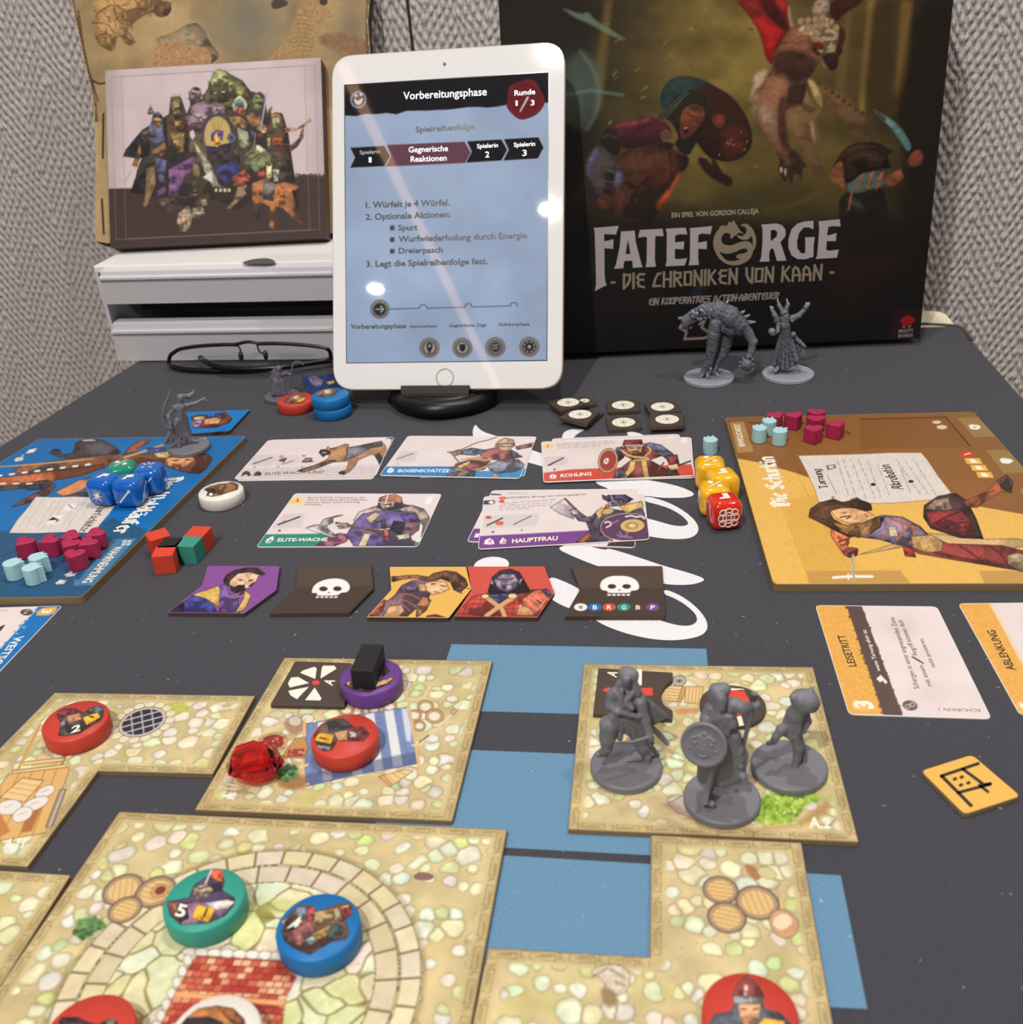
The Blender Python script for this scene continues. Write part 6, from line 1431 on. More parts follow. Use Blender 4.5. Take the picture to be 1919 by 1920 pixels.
# ================================================================== red gem
g0 = atc(M2, (400, 905), ZD)
gv = [(.0118 * math.cos(t) * (1 + .06 * math.sin(3 * t + 1)), .0098 * math.sin(t), .0055 + .0012 * math.sin(2 * t)) for t in np.linspace(0, 2 * math.pi, 8, endpoint=False)]
gv += [(.0072 * math.cos(t + .4) - .0008, .0058 * math.sin(t + .4), .0128 + .0005 * math.cos(t)) for t in np.linspace(0, 2 * math.pi, 6, endpoint=False)]
gv += [(.0060 * math.cos(t + .2), .0050 * math.sin(t + .2), .0) for t in np.linspace(0, 2 * math.pi, 6, endpoint=False)]
gm = bmesh.new()
for a in gv: gm.verts.new(np.array(a) * 1.0)
bmesh.ops.convex_hull(gm, input=gm.verts)
go = link('red_gem', frm(gm, 'red_gem'), mat('ruby_acrylic', (250, 60, 66), .02, trans=1.0, ior=1.42, spec=.6))
go.location = (g0[0], g0[1], ZD)
tag(go, 'faceted translucent red gem on the awning tile', 'gem')

# ================================================================== gold condition token, square white-dial tokens
K7 = Z(1500, 1100, 1919, 1749)
GOLD = mat('token_gold', (222, 172, 82), .5, grain=.05)
gt_ = plate('condition_token', 'square ochre token with a dark dice and dagger sign at the right', 'token', K7((945, 1440), (1350, 1312), (1735, 1640), (1290, 1785)), 0, .0022, GOLD, CARD, r=.0022)
gs = top_surf(.0022)
for x0, y0, x1, y1, w_ in ((1098, 1486, 1408, 1382, 30), (1108, 1478, 1350, 1722, 30), (1272, 1424, 1452, 1556, 28), (1235, 1614, 1496, 1546, 30), (1400, 1548, 1482, 1612, 26), (1448, 1550, 1506, 1540, 30)):
    dx, dy = x1 - x0, y1 - y0; L_ = math.hypot(dx, dy); nx_, ny_ = -dy / L_ * w_ / 2, dx / L_ * w_ / 2 * .8
    flat('sign_stroke', [gs.pts(K7((x0 + nx_, y0 + ny_), (x1 + nx_, y1 + ny_), (x1 - nx_, y1 - ny_), (x0 - nx_, y0 - ny_)))], UP, BKX, gt_)
for x, y in ((1215, 1505), (1268, 1490), (1320, 1535), (1262, 1552)):
    flat('sign_pip', [gs.pts(K7((x - 22, y + 2), (x + 4, y - 16), (x + 24, y), (x - 2, y + 18)))], UP, BKX, gt_)
K8 = Z(1000, 720, 1300, 1919)
th8 = .0029
def dial(label, px, z0, c=None, r=118):
    o = plate('dial_token', label, 'token', K8(*pairs(px)), z0, th8, BROWN, DARKE, r=.0006, group='brown square tokens with a white dial')
    s = top_surf(z0 + th8); 
    if c:
        w = s.at(*K8(c)[0]); R = abs(s.at(*K8((c[0] + r, c[1]))[0])[0] - w[0])
        flat('dial', [[w + V3(R * math.cos(t), R * math.sin(t), 0) for t in np.linspace(0, 6.283, 28, endpoint=False)]], UP, WTX, o)
        tube('dial_ring', [w + V3(R * .32 * math.cos(t), R * .32 * math.sin(t), 1e-4) for t in np.linspace(0, 6.283, 20, endpoint=False)], .00012, BKX, o, 4, True)
        flat('dial_hub', [[w + V3(R * .13 * math.cos(t), R * .13 * math.sin(t), 0) for t in np.linspace(0, 6.283, 10, endpoint=False)]], UP, BKX, o, off=9e-5)
        for k in range(6):
            q = w + V3(R * .72 * math.cos(k * 1.047 + .5), R * .72 * math.sin(k * 1.047 + .5), 0)
            flat('dial_mark', [[q + V3(R * .06 * math.cos(t), R * .06 * math.sin(t), 0) for t in np.linspace(0, 6.283, 8, endpoint=False)]], UP, BKX, o, off=9e-5)
    return o
dial('white-dial token half covered at the far left', '420 168 640 140 765 232 560 278', 0, (615, 200), 62)
o = dial('white-dial token at the far left, lying on another', '172 208 440 152 655 232 335 325', th8 + .0002, (420, 220), 133)
dial('brown token peeking out under the front left dial token', '470 372 620 310 850 340 690 470', 0)
dial('white-dial token in front on the left, lying on another', '310 398 440 312 800 330 645 480', th8 + .0002, (563, 363), 138)
dial('white-dial token at the back in the middle column', '882 196 1265 180 1278 318 898 332', 0, (1080, 252), 137)
dial('white-dial token in front in the middle column', '866 398 1255 388 1302 518 908 548', 0, (1085, 459), 141)
dial('brown token under the rear right dial token', '1330 240 1700 225 1770 345 1410 370', 0)
dial('white-dial token at the back in the right column', '1332 228 1708 200 1787 318 1412 355', th8 + .0002, (1552, 272), 140)
dial('brown token under the front right dial token', '1400 390 1790 380 1808 520 1410 535', 0)
dial('white-dial token in front in the right column', '1398 358 1795 338 1812 492 1404 508', th8 + .0002, (1608, 423), 144)
# ================================================================== turn order tiles
BLACKL = {  # broad-pen lettering, cap height 1, x-height .66
 'D': ['.1 .9 .1 .1 .3 0 .62 .2 .62 .75 .35 .98 0 .9', '.3 .85 .3 .2'], 'i': ['.05 .6 .15 .5 .15 .12 .25 .02', '.12 .9 .2 .82'], 'e': ['.4 .12 .25 0 .08 .14 .08 .52 .25 .66 .42 .5 .1 .34'],
 'S': ['.6 .85 .4 .98 .1 .82 .1 .62 .6 .38 .6 .15 .35 0 .02 .14', '.35 .8 .35 .2'], 'c': ['.4 .12 .25 0 .08 .14 .08 .52 .25 .66 .4 .54'], 'h': ['.1 1 .1 .02', '.1 .55 .28 .66 .42 .52 .42 .1 .3 -.1'],
 'u': ['.08 .66 .08 .14 .2 0 .4 .14', '.42 .66 .42 .02'], 'r': ['.1 .66 .1 .02', '.1 .52 .26 .66 .4 .54'], 'k': ['.1 1 .1 .02', '.1 .45 .3 .66 .38 .54 .12 .36 .4 .02'], 'n': ['.08 .66 .08 .02', '.08 .55 .26 .66 .42 .54 .42 .02'],
 'W': ['.08 1 .08 .2 .25 0 .42 .14 .42 .95', '.42 .14 .6 0 .82 .16 .82 .8 .7 1'], 'a': ['.08 .56 .26 .66 .42 .54 .42 .02', '.42 .34 .2 .4 .08 .28 .08 .1 .22 0 .42 .12'], 'l': ['.12 1 .12 .12 .22 .02'],
 'd': ['.2 .98 .42 .6 .42 .14 .25 0 .08 .14 .08 .5 .25 .62 .42 .5'], 'ä': ['.08 .56 .26 .66 .42 .54 .42 .02', '.42 .34 .2 .4 .08 .28 .08 .1 .22 0 .42 .12', '.12 .9 .16 .84', '.34 .9 .38 .84'], 'f': ['.15 0 .15 .85 .3 .98 .42 .9', '.02 .62 .36 .62'],
 'T': ['0 .9 .58 .9', '.3 .9 .3 .06', '.14 .02 .46 .02'], 'g': ['.42 .66 .42 -.1 .25 -.24 .08 -.14', '.42 .12 .25 0 .08 .14 .08 .52 .25 .66 .42 .56'], 'A': ['.02 .02 .25 .5 .3 .98 .55 .9 .55 .12 .68 .02', '.14 .4 .55 .4'],
 'o': ['.25 0 .08 .14 .08 .52 .25 .66 .44 .52 .44 .14 .25 0'], 'b': ['.1 1 .1 .12 .25 0 .44 .14 .44 .52 .26 .66 .1 .52'], 't': ['.18 .9 .18 .12 .3 0 .4 .1', '.02 .64 .36 .64'], 's': ['.38 .56 .24 .66 .08 .54 .38 .2 .24 0 .04 .1'], 'z': ['.04 .64 .38 .64 .06 .04 .4 .04'], 'ü': ['.08 .66 .08 .14 .2 0 .4 .14', '.42 .66 .42 .02', '.12 .9 .16 .84', '.34 .9 .38 .84'],
}
NIB = (.80, .60)
Q5, Q6 = Z(300, 1020, 800, 1919), Z(800, 1020, 1340, 1919)
E2 = Z(420, 780, 880, 1919); H3 = z3
def order_tile(label, px, rgb, art, z=.0023):
    out = round_poly([P(x, y, z) for x, y in px], .0006, 2)
    o = slab('turn_order_tile', out, UP, z, mat('tile_%d_%d_%d' % rgb, rgb, .6), edge=DARKE)
    tag(o, label, 'token', 'arrow-shaped turn order tiles')
    x = [p[0] for p in px]; y = [p[1] for p in px]
    W = np.array([P(a, b, z) for a, b in px]); 
    e = W[1] - W[0]; e /= np.linalg.norm(e); f = np.array([-e[1], e[0], 0]); c = W.mean(0)
    a = (W - c) @ e; b = (W - c) @ f
    q = [c + e * a.min() + f * b.max(), c + e * a.max() + f * b.max(), c + e * a.max() + f * b.min(), c + e * a.min() + f * b.min()]
    pr = Print(q, 1.15, rgb, nmax=260); art(pr)
    pr.build('portrait_print', o, INK, off=3e-5, keep=inside_keep(out, .0001))
    return o
PUR, YEL, REDT = (134, 78, 152), (226, 178, 92), (204, 84, 72)
def ln(pr, M, s, w=1.2, c=(40, 30, 34), **k): pr.stroke(M(*pairs(s)), w, c, **k)
def man(pr):
    m = lambda s, c, **k: pm(pr, Q5, s, c, **k)
    m('60 495 150 430 190 410 170 498', (40, 30, 50)); m('175 420 240 370 350 395 420 498 180 500', (74, 80, 154), c2=(58, 62, 130)); [ln(pr, Q5, '%d 400 %d 497' % (210 + k * 22, 225 + k * 26), .7, (52, 56, 120), a=.7) for k in range(8)]
    m('235 365 420 303 455 360 442 462 405 440 330 392', (200, 168, 94), nz=.25); m('435 300 480 290 500 365 620 325 560 400 575 498 425 498', (112, 86, 152)); m('615 335 655 372 610 470 535 500 600 400', (200, 168, 94), nz=.2); ln(pr, Q5, '480 370 520 390 600 370', 1.6, (176, 140, 80), sm=1); ln(pr, Q5, '490 400 500 490', 1, (60, 44, 90)); ln(pr, Q5, '540 400 550 490', 1, (60, 44, 90))
    m('458 262 480 222 540 190 620 172 700 172 758 215 735 225 700 215 620 205 560 215 520 252 500 302 465 290', (58, 42, 46)); m('508 262 560 215 640 203 712 222 692 270 645 312 580 335 530 322 500 290', (228, 188, 158)); m('503 298 540 312 560 298 610 296 612 330 550 352 515 338', (62, 42, 40)); ln(pr, Q5, '565 258 595 262', 2, (40, 28, 28)); ln(pr, Q5, '640 265 668 258', 2, (40, 28, 28)); ln(pr, Q5, '615 262 608 292', 1, (150, 104, 84)); m('640 305 680 275 660 300', (58, 42, 46))
order_tile('purple turn order tile with a bearded man', Q5((345, 157), (862, 160), (838, 332), (607, 500), (56, 494), (302, 300)), PUR, man)
def skull(M, dx=0, dy=0, sx=1.0):
    def f(pr):
        h = M is Q6
        if not h:
            pr.poly(Q5((985, 155), (1525, 150), (1535, 300), (985, 312)), (84, 70, 62), sm=0, a=.8)
            S = lambda s, c, **k: pr.poly(Q5(*pairs(s)), c, **k)
            S('1093 348 1100 312 1130 280 1190 255 1260 246 1325 255 1362 285 1370 320 1350 348 1300 351 1282 372 1130 374 1132 352 1100 354', (236, 234, 232), sm=1)
            pr.ell(*Q5((1177, 323))[0], 8, 4.4, (62, 50, 46)); pr.ell(*Q5((1278, 322))[0], 8, 4.4, (62, 50, 46)); S('1208 354 1216 344 1226 353', (62, 50, 46), sm=0)
            pr.poly(Q5((1130, 373), (1285, 371), (1285, 376), (1130, 378)), (62, 50, 46), sm=0)
            for k in range(5): pr.poly(Q5((1120 + k * 33, 388), (1126 + k * 33, 376), (1148 + k * 33, 376), (1144 + k * 33, 387)), (236, 234, 232), sm=0)
        else:
            pr.poly(Q6((965, 148), (1572, 148), (1582, 292), (1020, 290)), (84, 70, 62), sm=0, a=.8)
            S = lambda s, c, **k: pr.poly(Q6(*pairs(s)), c, **k)
            S('1155 275 1170 240 1220 215 1285 211 1350 216 1400 240 1420 278 1412 308 1362 312 1362 328 1206 328 1206 312 1165 308', (236, 234, 232), sm=1)
            pr.ell(*Q6((1236, 283))[0], 8, 4.3, (62, 50, 46)); pr.ell(*Q6((1334, 283))[0], 8, 4.3, (62, 50, 46)); S('1276 312 1285 302 1295 311', (62, 50, 46), sm=0)
            pr.poly(Q6((1204, 328), (1364, 328), (1364, 332), (1204, 332)), (62, 50, 46), sm=0)
            for k in range(5): pr.poly(Q6((1206 + k * 32, 345), (1206 + k * 32, 333), (1229 + k * 32, 333), (1229 + k * 32, 345)), (236, 234, 232), sm=0)
            for x, c in ((1028, (232, 230, 228)), (1123, (30, 112, 180)), (1218, (206, 80, 62)), (1316, (46, 142, 130)), (1410, (84, 62, 50)), (1508, (122, 74, 140))):
                pr.ell(*Q6((x, 421))[0], 12.6, 7.2, c)
    return f
order_tile('brown turn order tile with a white skull and no letters', Q5((985, 155), (1520, 150), (1536, 320), (1362, 495), (786, 500), (982, 310)), BRN, skull(Q5))
def yel(pr):
    m = lambda s, c, **k: pm(pr, Q5, s, c, **k); n = lambda s, c, **k: pm(pr, Q6, s, c, **k)
    m('1655 250 1665 240 1760 228 1850 225 1940 240 1930 265 1830 245 1740 255 1680 272', (160, 104, 76)); m('1660 240 1690 232 1700 262 1668 270', (70, 50, 46))
    m('1490 520 1530 450 1600 400 1640 410 1690 370 1740 300 1820 262 1930 262 1960 320 1930 400 1850 460 1780 520', (112, 90, 104), nz=.2); m('1610 520 1650 450 1740 440 1760 480 1720 520', (206, 160, 124)); [ln(pr, Q5, s, 2.2, (166, 98, 70), sm=1) for s in ('1690 400 1760 400 1840 450', '1720 360 1800 360 1880 400', '1650 440 1740 430 1800 480')]; m('1500 500 1560 430 1620 410 1610 470 1560 520', (150, 84, 60)); m('1760 310 1830 275 1860 330 1790 350', (92, 80, 110)); m('1860 290 1950 280 1940 340 1870 340', (190, 150, 110))
    n('-20 345 30 375 0 440 -70 495 -60 400', (150, 100, 74)); n('0 480 60 470 130 490 150 505 0 505', (110, 50, 44))
    n('-10 235 50 195 130 178 200 188 262 235 276 275 225 325 182 305 160 255 100 232 30 250', (98, 70, 52), nz=.3); n('-8 262 60 248 130 258 152 300 100 326 40 338 5 312', (228, 182, 142)); ln(pr, Q6, '30 268 55 265', 2); ln(pr, Q6, '95 275 120 282', 2); ln(pr, Q6, '50 318 85 322', 1.6, (150, 60, 54)); [ln(pr, Q6, s, 1.2, (64, 44, 34), sm=1) for s in ('200 260 240 290 300 300', '180 280 220 320 240 330', '140 190 220 220 265 280')]
order_tile('yellow turn order tile with a brown-haired woman', Q5((1655, 165)) + Q6((262, 152), (298, 300), (148, 492)) + Q5((1490, 527), (1666, 330)), YEL, yel)
def red(pr):
    n = lambda s, c, **k: pm(pr, Q6, s, c, **k)
    n('190 480 240 420 320 345 420 325 620 325 700 305 800 305 830 350 740 480', (170, 66, 56), nz=.12)
    for k in range(12): ln(pr, Q6, '%d 345 %d 478' % (300 + k * 36, 235 + k * 42), .9, (84, 36, 36), a=.8)
    for k in range(4): ln(pr, Q6, '%d %d 620 %d' % (330 - k * 35, 370 + k * 30, 368 + k * 32), .9, (84, 36, 36), a=.8)
    n('640 365 720 312 800 298 838 345 740 475 690 470 640 400', (176, 92, 72)); [ln(pr, Q6, s, 1.6, (226, 160, 130)) for s in ('650 365 740 440 810 360', '680 345 760 410', '700 330 780 390')]; n('770 310 815 305 835 340 800 345', (86, 78, 120))
    n('410 318 440 220 490 178 560 166 620 188 650 240 695 318 600 335 560 325 430 340', (56, 40, 46), nz=.3); n('452 240 500 203 585 203 612 250 600 290 540 325 480 302', (158, 138, 168), c2=(136, 116, 146)); n('425 340 540 330 560 345 480 395 440 370', (84, 80, 130))
    ln(pr, Q6, '468 232 505 238', 1.8); ln(pr, Q6, '540 238 580 228', 1.8); ln(pr, Q6, '500 272 545 270', 1.4, (90, 50, 70)); n('508 282 530 282 520 296', (60, 40, 46)); n('425 262 440 240 450 280', (158, 138, 168)); n('612 250 640 225 625 280', (158, 138, 168))
    ln(pr, Q6, '405 360 500 430 520 478', 8, (206, 160, 110)); ln(pr, Q6, '590 350 480 420 400 478', 8, (206, 160, 110)); pr.ell(*Q6((392, 349))[0], 6.5, 4, (222, 200, 160), line=(90, 60, 40)); pr.ell(*Q6((574, 347))[0], 8, 4.4, (222, 200, 160), line=(90, 60, 40)); n('620 400 690 430 720 475 600 475', (196, 146, 104))
order_tile('red turn order tile with a grey-skinned warrior in plaid armour', Q6((275, 150), (785, 150), (852, 323), (740, 490), (185, 482), (300, 308)), REDT, red)
os_ = order_tile('brown turn order tile with a skull above six lettered colour dots', Q6((962, 147), (1572, 147), (1592, 482), (920, 482), (1025, 300)), BRN, skull(Q6))
so = top_surf(.0023)
for ch, x, m_ in (('W', 1028, BKX), ('B', 1123, WTX), ('R', 1218, WTX), ('G', 1316, WTX), ('B', 1410, WTX), ('P', 1508, WTX)):
    a, b, c = Q6((x - 15, 436), (x + 15, 436), (x - 14, 408)); text_on('colour_letter', os_, ch, so.at(*a), so.at(*b), so.at(*c), m_, bold=.02)

# ================================================================== cards
PAPER = (226, 214, 214); CARDM = mat('card_white', (226, 220, 216), .5)
def card(label, px, art=None, z0=0.0, th=.0004, base=PAPER, step=1.15, rad=.0028, group='game cards lying on the playmat', nmax=330):
    z = z0 + th
    q = [P(x, y, z) for x, y in px]; out = round_poly(q, rad, 5)
    o = slab('game_card', out, UP, th, CARDM)
    tag(o, label, 'card', group)
    pr = Print(q, step, base, nmax=nmax); pr.mottle(.03, 14, 5)
    if art: art(pr)
    pr.build('printed_face', o, INKG, off=2.5e-5, keep=inside_keep(out, .00005))
    return o, top_surf(z)
def fuzz(pr, M, s, c, **k): pr.poly(M(*pairs(s)), c, sm=0, nz=.1, **k)
def tline(par, s, M, t, p0, p1, cap, m_, **k):
    a, b = M(p0, p1); sc_ = (M((1, 0))[0][0] - M((0, 0))[0][0]); s.text('card_text', par, t, a, b, cap * sc_, m_, up=k.pop('up', (cap * sc_ * k.pop('lean', .5), -cap * sc_)), **k)
GR = mat('text_grey', (96, 88, 88), .6)
def scribble(pr, M, lines, c=(120, 110, 112), w=1.1):
    """lines of print too small to read"""
    for (x0, y0, x1, y1) in lines:
        r = random.Random(int(x0 * 7 + y0)); n = int(abs(x1 - x0) / 42) + int(abs(y1 - y0) / 42) + 2; t = 0.0
        while t < 1:
            l = r.uniform(.25, 1.0) / n * 1.6; e = min(1, t + l)
            pr.stroke(M((x0 + (x1 - x0) * t, y0 + (y1 - y0) * t), (x0 + (x1 - x0) * e, y0 + (y1 - y0) * e)), w, c, soft=.8, a=.62); t = e + .5 / n
# --- hound cards
def hound2(pr):
    pm(pr, E2, '1210 240 1240 190 1290 172 1335 165 1320 200 1270 215 1230 260', (70, 70, 84)); fuzz(pr, E2, '80 505 1200 480 1150 500 60 530', (206, 196, 198))
card('lower of the two hound cards, tail showing at its corner', E2((372, 186), (1336, 164), (1168, 492), (96, 506)), hound2)
def hound(pr):
    fuzz(pr, E2, '130 412 1230 380 1180 480 70 495', (208, 198, 200), soft=3); pr.poly(E2((225, 305), (385, 303), (405, 345), (370, 388), (195, 390)), (210, 200, 202), sm=0); pr.poly(E2((385, 310), (580, 305), (610, 345), (560, 380), (400, 385)), (214, 205, 206), sm=0)
    ln(pr, E2, '228 375 375 325', 2, (96, 88, 90)); ln(pr, E2, '455 378 548 348', 1.6, (120, 112, 114)); pm(pr, E2, '430 350 450 335 490 330 470 358', (110, 104, 108)); pm(pr, E2, '610 360 640 330 690 330 680 350 700 355 640 362', (110, 104, 108)); pr.ell(*E2((450, 316))[0], 4, 2, (206, 120, 110)); pr.ell(*E2((625, 312))[0], 4, 2, (206, 120, 110)); [ln(pr, E2, '%d 400 %d 396' % (x, x + 6), 1.4) for x in (238, 422, 608)]
    T = (188, 140, 98)
    pm(pr, E2, '745 285 760 265 800 262 815 240 832 256 900 240 930 226 955 220 978 226 966 248 1050 236 1150 214 1232 198 1262 230 1275 270 1252 312 1222 384 1205 350 1195 310 1150 300 1050 345 1030 385 985 432 940 458 898 450 912 436 960 420 980 352 900 358 820 362 720 412 620 436 580 430 612 415 700 390 800 345 832 312 800 300 776 320 762 302', T, nz=.2)
    pm(pr, E2, '960 255 1050 236 1150 214 1232 198 1240 235 1150 250 1080 290 1000 330 940 345 965 300', (108, 106, 116), nz=.25); pm(pr, E2, '745 285 760 265 812 268 835 280 830 298 800 298 776 320 762 302', (52, 48, 50)); ln(pr, E2, '772 290 800 286', 1.6, (230, 222, 218)); pm(pr, E2, '580 430 612 415 720 388 830 345 880 350 720 412 620 436', (110, 92, 80)); pm(pr, E2, '1180 310 1215 290 1240 330 1222 384 1205 350', (60, 56, 60)); pm(pr, E2, '900 448 912 436 950 436 942 456', (60, 56, 60)); ln(pr, E2, '830 262 880 255', 2, (96, 60, 40)); ln(pr, E2, '960 260 970 300 940 340', 2.5, (96, 70, 60), sm=1)
    pm(pr, E2, '140 468 150 445 175 432 200 440 208 462 190 468 185 455 160 456', (66, 60, 62)); pm(pr, E2, '236 465 242 450 268 434 292 448 285 464', (66, 60, 62))
co, cs = card('upper hound card titled ELITE-WACHHUND', E2((345, 189), (1316, 178), (1190, 468), (76, 494)), hound, z0=.0006)
tline(co, cs, E2, 'ELITE-WACHHUND', (320, 462), (780, 446), 22, GR, bold=.01, shear=.0)
# --- archer cards
card('lower of the two archer cards, edge showing at its right', H3((-160, 480), (560, 430), (495, 690), (-300, 700)), lambda pr: fuzz(pr, H3, '440 640 520 630 495 690 420 695', (60, 140, 206)))
def archer(pr):
    fuzz(pr, E2, '1265 395 1919 395 1990 480 1200 470', (52, 128, 192)); pr.poly(H3((-60, 640), (120, 650), (300, 655), (505, 632), (465, 715), (-60, 700)), (66, 140, 198), sm=0, nz=.15)
    pr.poly(E2((1385, 275), (1525, 272), (1490, 355), (1335, 358)), (210, 200, 202), sm=0); ln(pr, E2, '1352 337 1482 293', 1.6, (110, 104, 106)); ln(pr, E2, '1356 378 1362 370', 1.4, (206, 90, 80))
    n = lambda s, c, **k: pm(pr, H3, s, c, **k)
    n('-40 640 -20 600 120 560 210 560 245 585 190 640 60 655', (134, 80, 84)); ln(pr, H3, '-20 640 100 650 200 625 240 585', 2.4, (206, 172, 110), sm=1); n('-20 660 60 640 130 650 120 690 -20 690', (110, 96, 92))
    n('215 610 340 562 450 568 505 612 430 655 310 668 240 650', (122, 126, 142), nz=.2); n('150 505 280 478 380 488 445 520 405 585 250 565 170 548', (142, 84, 86)); n('-20 510 100 480 205 498 130 535 0 525', (98, 106, 128)); n('430 470 575 440 578 465 440 492', (122, 92, 78)); n('400 500 480 545 430 555 390 540', (86, 84, 100))
    n('275 468 300 428 350 404 412 420 424 462 385 482 318 474', (176, 146, 124)); n('300 470 400 470 390 500 320 505', (196, 166, 120)); ln(pr, H3, '280 450 420 445', 2, (110, 76, 66)); ln(pr, H3, '60 560 200 570 240 560', 3, (206, 160, 110)); ln(pr, H3, '20 570 160 545 230 545', 2, (190, 140, 90)); n('240 690 270 670 310 690 300 706', (190, 150, 120)); n('480 640 500 610 512 640', (110, 104, 116))
    ln(pr, E2, '1755 415 1835 385 1842 360 1805 325 1800 300 1835 280', 2.6, (96, 92, 88), sm=1); ln(pr, H3, '-25 500 30 490 130 440 230 420 292 394', 1.6, (96, 88, 84), sm=1); ln(pr, E2, '1750 284 1940 268', 2, (90, 84, 80)); n('-60 520 10 495 30 520 -30 540', (176, 130, 104)); n('500 425 535 415 540 440 505 445', (240, 236, 234), line=None); pm(pr, E2, '1820 400 1870 370 1930 350 1919 380 1850 410', (220, 180, 130))
    pm(pr, E2, '1275 440 1285 418 1310 402 1335 425 1325 440 1300 446', (240, 238, 238), line=None)
    ln(pr, E2, '1298 432 1310 416', 1.2, (50, 110, 170)); pm(pr, E2, '1740 465 1790 440 1840 440 1800 470', (140, 84, 74))
co, cs = card('archer card titled BOGENSCHÜTZE with a blue strip', E2((1440, 155)) + H3((588, 394), (460, 709)) + E2((1215, 466)), archer, z0=.0006)
tline(co, cs, E2, 'BOGENSCHÜTZE', (1357, 440), (1760, 440), 24, WTX, bold=.03)
# --- brute cards
card('rear one of the brute cards, showing above the others', H3((704, 408), (1655, 374), (1755, 690), (640, 720)), lambda pr: [fuzz(pr, H3, '1580 385 1625 382 1630 430 1585 432', (240, 236, 236)), fuzz(pr, H3, '700 408 1650 376 1655 385 700 418', (220, 204, 204))])
card('brute card showing at the lower right of the pile', H3((800, 420), (1735, 398), (1775, 703), (760, 728)), lambda pr: fuzz(pr, H3, '760 640 1790 600 1790 720 740 740', (196, 78, 66)), z0=.0006)
def brute(pr):
    fuzz(pr, H3, '625 668 850 640 1160 628 1745 602 1790 720 620 760', (206, 80, 68)); pr.poly(H3((640, 545), (805, 540), (828, 580), (800, 612), (645, 616)), (210, 200, 202), sm=0); ln(pr, H3, '675 610 785 555', 2.6, (70, 62, 64)); ln(pr, H3, '690 608 705 590', 1.6, (70, 62, 64)); pr.ell(*H3((720, 640))[0], 2, 1.6, (70, 62, 64)); pr.poly(H3((628, 460), (700, 452), (712, 470), (690, 482), (632, 484)), (240, 200, 110), sm=0, soft=2); ln(pr, H3, '672 460 671 470', 1.6, (60, 50, 40))
    scribble(pr, H3, ((735, 452, 930, 440), (950, 438, 1150, 428), (740, 466, 1170, 442), (750, 482, 1080, 462))); pr.poly(H3((1670, 400), (1710, 398), (1715, 440), (1675, 445)), (240, 234, 234), sm=0)
    n = lambda s, c, **k: pm(pr, H3, s, c, **k)
    ln(pr, H3, '1480 672 1740 578', 3, (60, 52, 54)); n('1180 520 1225 478 1250 500 1240 550 1200 580', (50, 46, 54))
    n('1165 705 1205 640 1300 568 1430 568 1560 640 1580 705', (130, 70, 70)); n('1290 575 1330 570 1320 640 1260 700 1210 700 1270 640', (206, 172, 110)); n('1370 575 1410 575 1430 700 1390 700', (206, 172, 110)); n('1165 700 1180 655 1230 640 1260 690', (92, 100, 122)); n('1560 640 1640 650 1660 700 1580 705', (56, 50, 50))
    n('1215 490 1250 470 1400 450 1500 480 1545 530 1425 572 1300 562 1235 530', (126, 68, 68), nz=.15); n('1395 450 1440 440 1520 458 1605 520 1645 570 1560 562 1480 505', (94, 102, 124)); n('1180 480 1230 470 1225 500 1185 520', (94, 102, 124)); n('1555 545 1640 530 1655 600 1580 606', (132, 62, 62)); n('1565 612 1640 598 1652 635 1592 645', (222, 184, 146)); ln(pr, H3, '1225 500 1290 545 1420 555', 4, (206, 172, 110), sm=1); ln(pr, H3, '1420 470 1450 500 1400 540', 3, (206, 172, 110), sm=1); ln(pr, H3, '1320 572 1430 568', 3, (206, 172, 110))
    n('1232 455 1250 410 1310 394 1372 412 1388 475 1320 462 1250 474', (118, 54, 56)); n('1258 472 1382 466 1372 512 1302 524 1270 505', (196, 150, 116)); ln(pr, H3, '1255 462 1385 460', 3, (186, 180, 172)); ln(pr, H3, '1285 480 1310 482', 1.6); ln(pr, H3, '1338 482 1362 478', 1.6); n('1300 505 1350 500 1340 530 1310 535', (120, 84, 64)); ln(pr, H3, '1500 640 1540 590', 3, (120, 80, 54))
    pr.ell(*H3((1122, 575))[0], 18, 23, (206, 176, 120), .25, line=(40, 30, 30), lw=.9); pr.ell(*H3((1122, 575))[0], 15.5, 20, (156, 70, 66), .25); pr.poly(H3((1085, 575), (1110, 552), (1130, 560), (1120, 600), (1095, 600)), (236, 228, 220)); pr.poly(H3((1100, 575), (1112, 565), (1112, 592)), (80, 40, 40))
    pm(pr, H3, '682 700 690 682 712 674 738 690 728 708 700 712', (240, 238, 238), line=None); ln(pr, H3, '708 700 708 684', 1.4, (190, 70, 60))
co, cs = card('top brute card titled ROHLING with a red strip', H3((620, 432), (1746, 399), (1768, 688), (637, 738)), brute, z0=.0012)
tline(co, cs, H3, 'ROHLING', (765, 700), (1000, 684), 25, WTX, bold=.03, lean=0)
